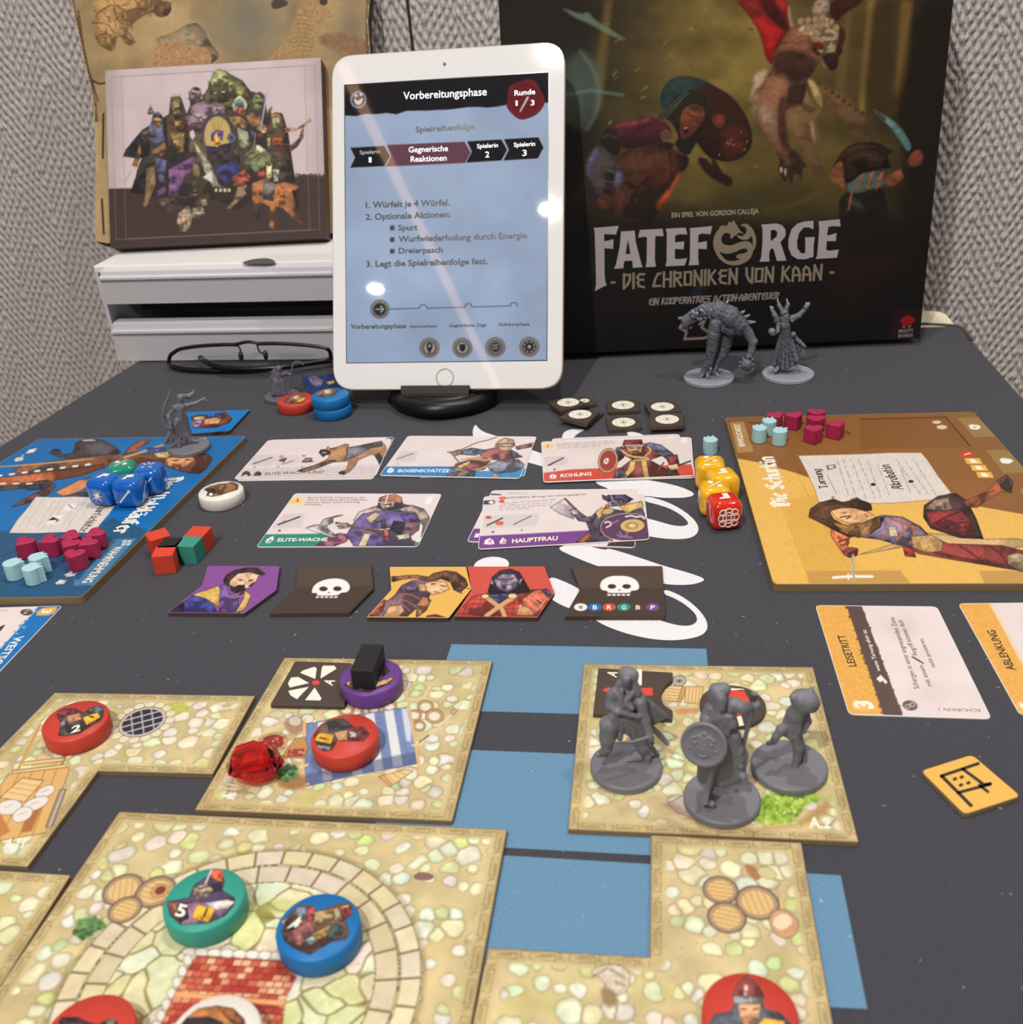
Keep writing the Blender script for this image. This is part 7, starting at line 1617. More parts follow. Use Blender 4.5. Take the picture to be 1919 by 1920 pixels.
# --- elite guard card
def guard(pr):
    fuzz(pr, E2, '318 926 785 920 880 945 700 1040 230 1040', (46, 138, 122)); fuzz(pr, E2, '1400 1000 1530 985 1520 1040 1380 1040', (46, 138, 122)); pr.poly(E2((470, 766), (636, 762), (602, 872), (372, 880)), (210, 200, 202), sm=0); ln(pr, E2, '425 850 595 788', 2.6, (70, 62, 64)); ln(pr, E2, '462 838 478 822', 1.6, (70, 62, 64)); pr.ell(*E2((435, 897))[0], 2.4, 1.8, (70, 62, 64))
    pr.poly(E2((520, 650), (598, 640), (618, 655), (600, 682), (512, 686)), (244, 200, 104), sm=0, soft=2); ln(pr, E2, '578 652 575 668', 2, (60, 50, 40)); pr.poly(E2((1590, 632), (1640, 630), (1615, 685), (1570, 688)), (240, 236, 236), sm=0)
    n = lambda s, c, **k: pm(pr, E2, s, c, **k)
    n('715 1015 800 960 900 918 995 930 955 985 850 1022', (156, 98, 124), nz=.2)
    n('1015 815 1060 750 1180 708 1300 698 1480 700 1565 728 1608 790 1605 865 1545 945 1560 860 1500 765 1200 780 1080 830', (172, 152, 144), nz=.35, ns=3)
    n('960 930 1020 830 1080 770 1200 742 1380 742 1500 780 1530 830 1440 900 1490 1015 1020 1022', (102, 88, 138), nz=.15); n('1380 775 1500 760 1535 830 1420 835', (86, 66, 128)); n('1110 800 1180 755 1230 770 1150 840', (206, 184, 150)); n('1050 1015 1100 920 1150 920 1110 1018', (206, 190, 160)); n('1300 885 1330 822 1400 828 1445 870 1385 935', (42, 38, 46)); n('1420 832 1535 826 1525 890 1445 952 1350 972 1410 900', (116, 88, 90))
    ln(pr, E2, '880 838 1050 870 1200 905 1330 950 1490 985', 4.5, (84, 62, 56), sm=1); n('640 876 700 855 752 850 782 808 880 780 930 775 850 798 855 830 800 862 832 902 892 942 842 948 760 922', (152, 150, 156)); n('640 876 700 870 842 935 890 942 842 948 760 922', (200, 202, 210), line=None); n('875 842 970 838 975 872 905 882', (176, 164, 150)); n('1345 935 1450 918 1452 960 1372 972', (176, 164, 150)); ln(pr, E2, '1000 858 1090 880 1240 880', 3, (120, 90, 70)); n('1250 890 1285 890 1290 985 1265 985', (176, 90, 84)); n('1215 880 1300 876 1300 888 1215 895', (206, 190, 160)); n('1235 812 1262 812 1268 880 1230 880', (70, 60, 64))
    n('1198 716 1220 640 1285 618 1385 640 1402 690 1455 702 1350 728 1250 738', (90, 74, 114)); n('1212 662 1250 630 1340 612 1392 640 1388 682 1330 672 1250 652', (184, 124, 98)); n('1225 682 1330 676 1325 712 1245 728', (176, 158, 138)); ln(pr, E2, '1215 675 1330 675', 3, (206, 150, 110)); ln(pr, E2, '1285 612 1262 690', 2.6, (226, 216, 206)); ln(pr, E2, '1245 695 1312 690', 1.8)
    pm(pr, E2, '322 990 335 965 385 938 390 968 368 992 340 996', (240, 238, 238), line=None)
    ln(pr, E2, '345 982 375 978 358 970 372 960', 1.2, (40, 110, 100))
co, cs = card('guard card titled ELITE-WACHE with a green strip', [(553, 925), (829, 926), (784, 1025), (480, 1026)], guard, z0=0, step=1.0)
tline(co, cs, E2, 'ELITE-WACHE', (415, 982), (806, 978), 26, WTX, bold=.03)
for t, p0, p1 in (('BLOCKADE: Charaktere, die', (655, 646), (1102, 644)), ('sich in derselben Zone befinden,', (648, 664), (1125, 662)), ('können diese nicht freiwillig', (636, 682), (1062, 680)), ('verlassen.', (622, 699), (765, 697))):
    tline(co, cs, E2, t, p0, p1, 13, GR)
# --- leader cards
card('lower leader card slanting out to the left of the pile', H3((252, 797), (1352, 784), (1325, 1228), (62, 1182)), lambda pr: [fuzz(pr, H3, '110 1085 170 1085 170 1200 40 1200', (118, 66, 136)), fuzz(pr, H3, '130 1120 160 1120 150 1150 115 1150', (236, 230, 236)), fuzz(pr, H3, '240 822 320 826 320 834 240 832', (50, 44, 46)), fuzz(pr, H3, '1130 1190 1330 1160 1330 1240 1100 1230', (70, 52, 60)), scribble(pr, H3, ((370, 820, 520, 818),))])
def leader(pr):
    fuzz(pr, H3, '160 1140 560 1120 955 1098 1010 1095 900 1230 140 1260', (120, 68, 140)); pr.poly(H3((185, 875), (262, 870), (278, 885), (262, 902), (182, 904)), (70, 62, 62), sm=0); pr.poly(H3((222, 888), (245, 872), (270, 888), (248, 902)), (240, 236, 236), sm=0); pr.poly(H3((190, 990), (345, 982), (600, 970), (605, 1030), (570, 1065), (185, 1085)), (212, 202, 204), sm=0)
    ln(pr, H3, '215 1060 330 1005', 2.6, (70, 62, 64)); ln(pr, H3, '415 1052 545 990', 1.8, (96, 88, 88)); pr.ell(*H3((308, 1044))[0], 8, 4, (222, 100, 80)); pr.ell(*H3((225, 1000))[0], 6, 3, (190, 90, 70)); pr.ell(*H3((330, 855))[0], 7, 3, (222, 110, 90)); pr.ell(*H3((325, 880))[0], 5, 3, (206, 80, 70)); pr.ell(*H3((258, 1110))[0], 2, 1.8, (60, 54, 56)); ln(pr, H3, '472 1100 476 1092', 1.4)
    scribble(pr, H3, ((330, 895, 720, 866), (310, 912, 715, 888), (305, 928, 690, 908), (305, 945, 530, 932)))
    n = lambda s, c, **k: pm(pr, H3, s, c, **k)
    n('690 925 800 858 850 935 885 930 862 1012 760 972', (208, 198, 204), c2=(176, 168, 176)); n('870 1205 900 1180 985 1100 960 1040 1040 950 1100 930 1250 955 1320 975 1100 1060 1130 1200 1000 1220', (72, 70, 88), nz=.15); n('1280 960 1380 930 1395 980 1400 1040 1330 1000', (84, 88, 110))
    ln(pr, H3, '800 860 900 960 1000 1050 1180 1200', 3.6, (110, 56, 66)); n('835 945 880 940 965 1000 1030 985 1005 1042 900 1025', (92, 84, 100)); n('832 950 870 935 905 955 890 985 850 985', (176, 160, 176)); n('1030 960 1075 925 1110 940 1050 1020', (206, 172, 110)); n('1205 915 1375 880 1388 915 1260 972', (206, 172, 110), nz=.25)
    n('880 1190 980 1110 1010 1130 960 1215 880 1220', (130, 76, 66)); n('1085 862 1075 828 1110 845 1150 804 1200 792 1262 838 1310 865 1240 892 1130 882', (74, 68, 94)); n('1118 882 1232 872 1212 912 1130 918', (146, 130, 156)); n('1105 905 1130 912 1110 945 1098 930', (190, 90, 70)); n('1215 905 1260 885 1290 880 1240 905', (176, 84, 66)); ln(pr, H3, '1150 892 1172 890', 1.6); ln(pr, H3, '1190 888 1212 884', 1.6); ln(pr, H3, '1140 820 1160 880', 2.4, (190, 160, 130))
    pr.ell(*H3((1120, 955))[0], 11, 5.5, (196, 170, 110), -.2, line=(60, 44, 40)); 
    pr.poly(H3((1062, 1080), (1090, 1020), (1180, 980), (1300, 970), (1395, 990), (1432, 1060), (1436, 1150), (1400, 1168), (1250, 1178), (1110, 1150)), (96, 64, 96), line=(206, 172, 130), lw=1.4)
    pr.ell(*H3((1305, 1062))[0], 23, 12.5, (206, 178, 118), -.05, line=(60, 40, 50)); pr.ell(*H3((1300, 1062))[0], 13, 7, (176, 144, 90)); pr.ell(*H3((1302, 1062))[0], 6.5, 3.6, (226, 206, 150))
    for s in ('1100 1040 1120 1030 1150 1045 1140 1060 1110 1075', '1150 1045 1190 1030 1200 1020', '1255 995 1300 985 1330 1000 1370 990 1395 1010', '1190 1130 1220 1150 1270 1130 1260 1110', '1210 1110 1230 1145 1300 1150'): ln(pr, H3, s, 3, (226, 214, 230) if '1100' in s[:4] or '1255' in s else (150, 116, 160), sm=1)
    for p in ((195, 1195), (300, 1190)):
        pass
    pm(pr, H3, '190 1200 200 1170 235 1155 262 1170 270 1200 240 1206', (240, 236, 240), line=None); pm(pr, H3, '305 1190 315 1170 332 1150 362 1172 352 1196 325 1202', (240, 236, 240), line=None); ln(pr, H3, '225 1185 240 1170 245 1192', 1.4, (110, 60, 130)); ln(pr, H3, '328 1188 345 1186 338 1172', 1.4, (110, 60, 130))
co, cs = card('top leader card titled HAUPTFRAU with a purple strip', H3((190, 842), (1393, 822), (1434, 1166), (146, 1240)), leader, z0=.0006, step=1.0)
tline(co, cs, H3, 'HAUPTFRAU', (400, 1193), (745, 1170), 32, WTX, bold=.03, lean=.1)
tline(co, cs, H3, 'ANFÜHREN: Bewegt den nächstgelegenen', (345, 862), (962, 832), 15, GR, lean=0)
# --- skill cards
def leise(pr):
    fuzz(pr, K7, '100 130 372 135 670 1020 370 1020', (226, 170, 84)); 
    for k in range(9): ln(pr, K7, '%d 180 %d 960' % (160 + k * 22, 420 + k * 27), .8, (206, 148, 66), a=.35)
    pr.poly(K7((362, 135), (478, 135), (812, 1020), (662, 1020)), (92, 74, 70), sm=0); rg = random.Random(2)
    for k in range(40): t = rg.random(); pr.ell(*K7((478 + 334 * t + rg.uniform(-7, 5), 135 + 885 * t))[0], rg.uniform(1, 2.2), rg.uniform(1, 2.2), (92, 74, 70), a=.9); t = rg.random(); pr.ell(*K7((362 + 300 * t + rg.uniform(-10, 6), 135 + 885 * t))[0], rg.uniform(1, 3), rg.uniform(1, 2.5), (92, 74, 70), a=.8)
    pr.ell(*K7((865, 930))[0], 14.5, 9.5, (92, 80, 78), .2); [pr.ell(*K7((845 + k * 38, 938 - k * 14))[0], 3.6, 3.2, (92, 80, 78), line=(236, 230, 228), lw=1.2) for k in (0, 1)]
    pr.glow(1690, 1180, 30, 20, (206, 190, 186), .6); pr.glow(1750, 1300, 40, 30, (206, 194, 190), .5)
    pr.poly(K7((600, 722), (635, 690), (655, 712), (688, 745), (672, 765), (652, 735), (632, 750)), (236, 230, 226), sm=0); ln(pr, K7, '585 300 420 280', 1, (180, 120, 60), a=0)
    pr.poly(K7((400, 930), (440, 895), (600, 925), (600, 960), (450, 985)), (244, 196, 116), soft=4, a=.6)
    ln(pr, K7, '880 548 968 600', 2.4, (60, 52, 52)); ln(pr, K7, '905 555 915 575 935 572', 1.4, (60, 52, 52))
cl, cs = card('skill card titled LEISETRITT at the right of the mat', K7((122, 145), (1075, 155), (1505, 1036), (386, 1001)), leise, step=1.3)
def vt(par, s, t, p0, p1, pu, m_, name='card_text', M=K7, **k): text_on(name, par, t, s.at(*M(p0)[0]), s.at(*M(p1)[0]), s.at(*M(pu)[0]), m_, **k)
vt(cl, cs, 'LEISETRITT', (447, 624), (353, 377), (382, 628), BKX, bold=.015)
vt(cl, cs, 'wenn Tarnung aktiv ist', (633, 658), (518, 336), (600, 662), WTX, shear=.2, bold=.01)
vt(cl, cs, 'Schergen in einer angrenzenden Zone', (938, 798), (738, 240), (893, 802), BKX)
vt(cl, cs, 'mit einem', (1035, 778), (965, 615), (994, 782), BKX); vt(cl, cs, 'Angriff können dich', (925, 540), (802, 262), (884, 544), BKX)
vt(cl, cs, 'nicht anvisieren.', (1064, 630), (962, 402), (1026, 634), BKX); vt(cl, cs, '3', (578, 958), (552, 895), (432, 952), WTX, bold=.05)
vt(cl, cs, 'SCHURKIN 1', (1415, 958), (1088, 948), (1418, 984), GR)
def ablenk(pr):
    fuzz(pr, K7, '1220 120 1480 120 1760 640 1960 1020 1700 1020', (226, 170, 84)); pr.poly(K7((1480, 120), (1500, 120), (1775, 620), (1960, 960), (1960, 1020), (1760, 640)), (236, 200, 150), sm=0, soft=3, a=.7); pr.poly(K7((1695, 930), (1730, 890), (1890, 920), (1740, 985)), (244, 196, 116), soft=4, a=.6); pr.poly(K7((1715, 905), (1740, 912), (1770, 950), (1735, 950)), (240, 232, 220), sm=0)
ca_, cs = card('skill card titled ABLENKUNG cut by the right frame edge', K7((1240, 131), (2210, 120), (2880, 1030), (1722, 1002)), ablenk, step=1.5)
vt(ca_, cs, 'ABLENKUNG', (1693, 652), (1526, 340), (1622, 656), BKX, bold=.015)
def weit(pr):
    fuzz(pr, M1, '285 40 440 40 -300 880 -480 860', (20, 112, 186)); rg = random.Random(4)
    for k in range(60): t = rg.random(); pr.ell(*M1((285 - 560 * t + rg.uniform(-25, 20), 55 + 600 * t))[0], rg.uniform(1, 4), rg.uniform(1, 2.5), (120, 172, 214) if k % 2 else (20, 112, 186), a=.8)
    pr.poly(M1((240, 115), (268, 72), (368, 62), (386, 72), (350, 118), (250, 124)), (228, 170, 90), soft=1); pr.ell(*M1((178, 100))[0], 12, 6, (84, 78, 80)); scribble(pr, M1, ((0, 88, 50, 86),)); pm(pr, M1, '0 200 30 185 20 200 0 225', (40, 40, 44))
cw, cs = card('skill card with a blue strip cut by the left frame edge', M1((-560, 85), (419, 55), (-270, 775), (-1500, 790)), weit, step=1.5)
vt(cw, cs, 'WEITSCHUSS', (108, 262), (-175, 590), (166, 258), WTX, M=M1, bold=.02)
vt(cw, cs, '3', (290, 78), (272, 108), (350, 78), WTX, M=M1, bold=.04); vt(cw, cs, '1x', (172, 88), (155, 112), (200, 88), WTX, M=M1)

# ================================================================== player boards
BT = .0042
def board(label, px, rgb, art, step=1.4, nmax=440):
    q = [P(x, y, BT) for x, y in px]; out = round_poly(q, .0035, 4)
    o = slab('player_board', out, UP, BT - .0001, CARD); tag(o, label, 'player board', 'players\' hero boards')
    pr = Print(q, step, rgb, nmax=nmax); pr.mottle(.06, 30, 3); art(pr)
    pr.build('board_print', o, INKG, off=3e-5, keep=inside_keep(out, .0003))
    return o, top_surf(BT)
PAR = (218, 210, 204)
def rogue(pr):
    m = lambda s, c, **k: pm(pr, C4, s, c, **k)
    f = lambda s, c, **k: pr.poly(C4(*pairs(s)), c, **{**dict(sm=0), **k})
    f('285 355 420 380 620 435 780 490 1000 560 1500 600 1960 680 2600 820 2700 1100 480 1100', (228, 182, 92), nz=.05)
    f('560 600 760 560 1000 980 700 1000', (212, 164, 74), soft=3, a=.6); [ln(pr, C4, s, 1, (196, 150, 70)) for s in ('470 380 720 1060', '530 400 560 470', '640 440 940 980')]
    rg = random.Random(6)
    for k in range(50): x, y = rg.uniform(570, 880), rg.uniform(600, 980); ln(pr, C4, '%d %d %d %d %d %d' % (x, y, x + 16, y - 22, x + 34, y), .9, (190, 146, 66), a=.6)
    for s in ('1000 138 1480 126 1625 296 1000 306', '380 158 860 150 955 226 400 240'): f(s, (126, 84, 42), soft=1, a=.6)
    f('270 158 345 150 402 322 310 328', (172, 132, 84), soft=1); f('1548 132 1698 126 1768 236 1645 240', (150, 122, 70)); f('1710 312 1900 310 1990 440 1810 442', (150, 122, 70)); f('1900 530 2020 530 2080 640 1960 640', (160, 128, 72))
    f('700 992 1225 990 1288 1062 712 1064', (196, 150, 82), soft=1); f('1672 992 2200 990 2230 1062 1700 1064', (196, 150, 82), soft=1); ln(pr, C4, '850 1030 940 1024 1070 1024', 5, (240, 234, 224)); ln(pr, C4, '935 1012 935 1040', 3, (240, 234, 224))
    f('1612 176 1625 166 1670 172 1684 186 1660 198 1625 194', (240, 236, 230)); f('1787 366 1800 356 1850 362 1866 376 1838 390 1800 386', (240, 236, 230)); ln(pr, C4, '1640 184 1655 182', 1.4, (120, 100, 80)); f('1398 152 1440 144 1466 156 1430 168', (220, 200, 176), sm=1); pr.ell(*C4((1462, 183))[0], 10, 4, (220, 200, 176))
    pr.ell(*C4((1604, 334))[0], 14, 5.5, (206, 66, 48)); ln(pr, C4, '1590 338 1620 330', 2, (240, 230, 226))
    for x, y in ((1640, 374), (1672, 412), (1704, 451)): f('%d %d %d %d %d %d %d %d' % (x - 52, y - 16, x + 34, y - 16, x + 52, y + 17, x - 36, y + 17), (232, 182, 74)); f('%d %d %d %d %d %d %d %d' % (x - 26, y - 11, x + 4, y - 11, x + 26, y + 9, x - 10, y + 11), (244, 238, 226))
    pr.poly(C4(*pairs('655 345 760 342 1000 336 1180 328 1345 328 1380 370 1440 460 1512 552 1470 570 1420 590 1250 605 1100 612 950 602 770 604 742 520 700 430')), PAR, sm=0, nz=.08, line=(150, 110, 66), lw=1)
    scribble(pr, C4, ((935, 565, 870, 362), (985, 590, 905, 366), (1035, 585, 950, 362), (1085, 580, 992, 364), (1120, 580, 1045, 378), (1165, 565, 1100, 390), (1340, 560, 1205, 368), (1385, 560, 1255, 372), (1430, 565, 1300, 362)), (96, 88, 88)); ln(pr, C4, '868 556 815 452', .9, (110, 100, 96)); ln(pr, C4, '1285 550 1230 420', .9, (110, 100, 96)); pr.ell(*C4((1075, 506))[0], 5, 2.6, (40, 36, 36)); pr.ell(*C4((1288, 489))[0], 5, 2.6, (40, 36, 36)); f('808 400 858 392 868 412 820 426', (110, 100, 98)); f('822 402 850 398 856 410 828 418', PAR)
    # acrobat in purple and red
    m('1000 900 1100 870 1380 780 1480 790 1700 815 1890 812 1960 830 1940 850 1860 866 1640 866 1450 858 1340 840', (208, 172, 122), nz=.1)
    m('1250 850 1330 872 1400 800 1500 840 1800 850 1960 890 2100 960 2080 1060 1960 1000 1800 975 1500 925 1330 895', (128, 54, 50), nz=.1); [ln(pr, C4, s, 3, (64, 30, 32), soft=1.5, a=.8, sm=1) for s in ('1420 880 1600 930 1820 960', '1560 850 1640 900 1700 950', '1380 870 1440 900 1520 915', '1740 860 1800 900 1830 950')]; m('1830 905 1880 890 1970 915 1990 1000 1900 995 1835 955', (160, 140, 110))
    m('1358 690 1362 625 1440 572 1540 556 1605 600 1655 700 1695 812 1560 806 1400 752', (64, 46, 46)); m('1370 660 1450 650 1560 650 1620 700 1660 800 1560 790 1400 740', (126, 46, 50), soft=2); m('1370 640 1420 590 1500 580 1520 650 1440 655', (132, 112, 96), soft=2); [ln(pr, C4, s, 2.5, (52, 30, 34), soft=1.5, sm=1) for s in ('1400 740 1480 690 1560 660', '1450 760 1560 720 1630 720', '1520 790 1600 770 1660 770')]
    m('1580 605 1640 580 1725 540 1775 482 1825 452 1862 490 1852 552 1795 545 1720 590 1660 635 1600 632', (152, 80, 54)); m('1775 482 1825 452 1862 490 1852 552 1800 530', (84, 62, 56)); ln(pr, C4, '1760 540 1700 560 1640 620', 2, (84, 46, 34), sm=1)
    m('1242 852 1300 872 1315 915 1255 908', (150, 58, 46))
    m('930 770 1000 720 1130 678 1240 690 1340 742 1395 800 1400 850 1330 870 1200 842 1110 815 1000 802', (112, 98, 122), nz=.1); m('1130 690 1230 690 1320 735 1380 790 1330 830 1240 800 1150 760', (134, 112, 136)); [ln(pr, C4, s, 3.4, (182, 104, 66), sm=1) for s in ('1150 720 1170 760 1130 800', '1230 710 1250 770 1210 820', '1300 740 1310 800 1280 840', '1170 700 1240 720 1310 750')]; m('1160 745 1205 745 1215 800 1170 800', (200, 186, 160)); m('1290 800 1400 790 1470 830 1460 880 1380 890 1300 860', (188, 150, 96), nz=.3)
    m('1030 740 1100 690 1140 690 1110 750 1060 770', (50, 46, 70))
    m('838 750 900 740 945 775 940 815 930 860 985 870 985 900 955 915 912 902 872 845 838 795', (196, 112, 74)); [ln(pr, C4, s, 3, (110, 54, 40)) for s in ('880 830 935 812', '890 850 938 835')]; m('905 880 950 860 990 868 985 905 945 918 915 905', (130, 60, 58)); ln(pr, C4, '845 760 930 780', 2, (90, 46, 36))
    ln(pr, C4, '962 905 955 940 968 970 955 1000 968 1030 958 1070', 4, (196, 190, 186)); ln(pr, C4, '962 905 955 940 968 970 955 1000 968 1030 958 1070', 1, (110, 100, 96))
    m('712 690 720 645 770 610 850 588 905 608 985 585 1062 618 1068 650 1040 655 940 640 870 640 830 662 852 702 930 745 1000 790 945 805 850 760 760 712', (84, 58, 42), nz=.3, ns=4); m('850 720 930 735 1020 720 1110 688 1120 740 1060 785 990 805 900 775', (140, 102, 66), nz=.3, ns=4)
    m('838 655 900 638 970 640 1062 668 1088 690 1015 722 930 722 870 700', (230, 180, 132)); ln(pr, C4, '890 690 945 682', 2, (70, 44, 34)); ln(pr, C4, '905 668 925 662', 1.6, (70, 44, 34)); ln(pr, C4, '925 698 945 690', 2.2, (40, 30, 28)); ln(pr, C4, '1030 672 1040 690', 2.2, (190, 70, 60)); ln(pr, C4, '975 668 985 690', 1.2, (170, 110, 80)); [ln(pr, C4, s, 1.2, (50, 34, 26), sm=1) for s in ('760 640 850 610 940 620', '850 590 840 575 860 580', '950 590 985 578 1000 595', '730 680 800 700 900 760', '1000 610 1040 600 1060 630')]
boR, sR = board('ochre hero board of an acrobat, titled Die Schurkin', C4((240, 128), (1640, 96), (2512, 1064), (511, 1070)), (140, 94, 50), rogue, 1.45, 440)
pen_on('board_title', boR, sR, BLACKL, 'Die Schurkin', *C4((606, 628), (514, 352), (503, 632)), WTX, wd=.23, nib=NIB, gap=.10)
pen_on('board_heading', boR, sR, BLACKL, 'Tarnung', *C4((818, 526), (778, 420), (770, 530)), BKX, wd=.17, nib=NIB, gap=.1)
pen_on('board_heading', boR, sR, BLACKL, 'Akrobatin', *C4((1246, 532), (1166, 396), (1186, 536)), BKX, wd=.17, nib=NIB, gap=.1)
vt(boR, sR, 'BEWEGLICHKEIT', (352, 292), (322, 166), (318, 294), WTX, 'board_text', C4, bold=.02)
LNM = mat('groove_dark', (74, 46, 24), .7)
for s in ('1000 136 1482 124 1482 129 1003 141', '1478 124 1486 124 1630 294 1620 294', '375 156 470 154 470 158 378 161', '930 205 952 222 944 228 922 208'):
    flat('tray_groove', [sR.pts(C4(*pairs(s)))], UP, LNM, boR, off=6e-5)
def ranger(pr):
    m = lambda s, c, **k: pm(pr, C1, s, c, **k)
    f = lambda s, c, **k: pr.poly(C1(*pairs(s)), c, **{**dict(sm=0), **k})
    f('-2000 1400 0 1180 330 1190 600 1195 840 1085 1110 1178 640 1720 -2000 1760', (34, 84, 122), nz=.06); f('835 1080 1000 1030 1110 1178 860 1080', (14, 106, 178), soft=3, a=.5)
    m('370 600 400 570 445 570 470 612 545 600 570 520 640 488 770 500 860 548 905 592 800 640 600 650 450 630', (66, 58, 64), nz=.2); f('660 540 760 515 860 560 800 620 690 600', (112, 108, 116), soft=5, a=.7); f('615 500 690 495 720 505 630 508', (220, 220, 226), soft=1.5)
    m('90 745 160 690 420 660 700 620 1000 605 1250 610 1290 640 1240 700 1000 690 800 690 500 730 200 760', (120, 78, 54), nz=.25); f('160 760 300 700 420 690 380 720 200 765', (62, 56, 66), soft=2)
    m('-900 880 -300 820 0 782 160 765 500 722 775 682 790 705 600 770 300 820 0 850 -800 960', (158, 88, 56), nz=.25); [ln(pr, C1, s, 2.4, (196, 150, 90)) for s in ('0 700 300 680 700 640', '160 690 600 650')]; m('0 855 150 830 350 800 420 830 300 850 100 870 -100 890', (84, 74, 70), nz=.2); m('180 850 300 830 380 840 330 870 200 875', (50, 56, 66)); [ln(pr, C1, '%d %d %d %d' % (k * 95 - 20, 770 - k * 12, k * 95 + 10, 766 - k * 12), 4, (226, 224, 220)) for k in range(8)]; [ln(pr, C1, '%d 828 %d 826' % (k * 100, k * 100 + 40), 3, (226, 224, 220)) for k in range(3)]
    m('930 600 980 545 1050 505 1135 500 1100 530 1040 560 1020 590', (140, 78, 60), nz=.3); ln(pr, C1, '930 632 1080 585 1240 530', 4, (196, 150, 96)); m('1100 560 1240 560 1250 620 1120 600', (70, 78, 140)); m('1150 600 1290 580 1300 640 1180 630', (206, 176, 120), nz=.3)
    m('1225 690 1240 640 1330 600 1450 590 1560 605 1595 640 1545 720 1490 755 1360 735', (110, 66, 50), nz=.35, ns=4); m('1245 640 1330 612 1450 625 1460 655 1380 702 1262 695', (212, 154, 112)); ln(pr, C1, '1300 655 1340 650', 1.8); ln(pr, C1, '1390 650 1420 645', 1.8); m('1290 680 1360 690 1350 730 1310 720', (120, 74, 54))
    m('415 890 500 850 600 800 690 790 650 850 600 885 480 925', (200, 134, 92)); m('640 790 780 760 800 800 690 830', (150, 90, 64)); m('85 1005 200 930 380 850 420 845 360 910 220 970', (130, 76, 66), c2=(96, 56, 52)); m('280 985 340 945 480 920 640 890 700 910 600 940 400 960 310 1000', (78, 60, 64))
    pr.poly(C1(*pairs('70 1196 130 1100 200 1020 270 926 400 930 560 925 690 932 880 968 820 1050 760 1120 700 1196 480 1190 260 1198')), PAR, sm=0, nz=.08, line=(60, 90, 120), lw=1)
    for k in range(9): scribble(pr, C1, ((330 + k * 45 - 60, 950 + k * 2, 190 + k * 45 - 60, 1180),), (150, 142, 138), .9) if k not in (2, 6) else None
    f('500 985 600 975 560 1030 470 1030', (236, 232, 230), soft=2); f('400 1070 480 1060 430 1130 340 1130', (236, 232, 230), soft=2); ln(pr, C1, '515 985 545 1015', 1.6, (60, 54, 54)); m('370 1100 400 1080 440 1100 420 1115 435 1095', (40, 36, 36)); ln(pr, C1, '590 980 560 1020', 3, (150, 146, 146), a=.5)
    f('845 1242 1028 1236 700 1590 552 1590', (78, 130, 172), soft=1, a=.8); f('560 1540 600 1560 590 1592 555 1590', (78, 130, 172), soft=2); m('480 1510 530 1482 580 1485 560 1520 500 1530', (190, 206, 220)); m('412 1570 450 1545 505 1550 480 1580 430 1585', (190, 206, 220)); [f('%d %d %d %d %d %d %d %d' % (925 + a, 1252 + b, 955 + a, 1250 + b, 945 + a, 1266 + b, 915 + a, 1268 + b), (206, 220, 232)) for a, b in ((0, 0), (36, 0), (-8, 22), (28, 22))]
    m('190 600 220 570 285 558 260 590 210 605', (206, 214, 226)); m('105 655 120 630 180 625 170 655 120 662', (206, 214, 226)); ln(pr, C1, '175 612 165 622', 2, (206, 214, 226)); f('1470 485 1550 480 1545 492 1480 497', (206, 222, 236), soft=1); ln(pr, C1, '0 1370 380 1240 830 1240', 1.2, (24, 60, 90))
boL, sL = board('blue hero board of a ranger, titled Der Waldläufer', C1((292, 490), (1850, 470), (615, 1678), (-1720, 1706)), (16, 108, 178), ranger, 1.7, 380)
pen_on('board_title', boL, sL, BLACKL, 'Der Waldläufer', *C1((1262, 786), (832, 1202), (1388, 776)), WTX, wd=.23, nib=NIB, gap=.10)
pen_on('board_heading', boL, sL, BLACKL, 'Scharfschütze', *C1((775, 962), (590, 1186), (840, 962)), BKX, wd=.15, nib=NIB, gap=.1)
vt(boL, sL, 'WAHRNEHMUNG', (862, 1298), (612, 1572), (932, 1296), WTX, 'board_text', C1, bold=.02)

# ------------------------------------------------------------------ blue arrow tiles beside the archer and the tablet
def bt1(pr):
    m = lambda s, c, **k: pm(pr, C1, s, c, **k)
    m('1430 330 1500 310 1600 318 1640 300 1690 292 1740 340 1720 370 1620 405 1480 410', (110, 66, 52), nz=.3, ns=4); m('1530 345 1620 332 1660 345 1640 375 1540 385', (222, 164, 124)); m('1440 360 1510 345 1520 395 1450 410', (150, 120, 160)); m('1450 330 1520 320 1540 345 1460 350', (206, 176, 120)); m('1560 300 1640 295 1630 325 1560 325', (40, 88, 160), line=None)
order_tile('blue turn order tile behind the archer figure', C1((1400, 292), (1872, 273), (1722, 432), (1440, 452)), (24, 122, 196), bt1, z=.0022)
def bt2(pr):
    pm(pr, D6, '1610 1010 1660 995 1720 1030 1700 1080 1640 1060', (120, 110, 140), line=None); pm(pr, D6, '1740 1040 1790 1025 1800 1045 1760 1060', (206, 180, 130))
order_tile('dark blue turn order tile half hidden behind the tablet', D6((1562, 1002), (1850, 975), (1880, 1070), (1612, 1120)), (34, 58, 110), bt2, z=.0022)
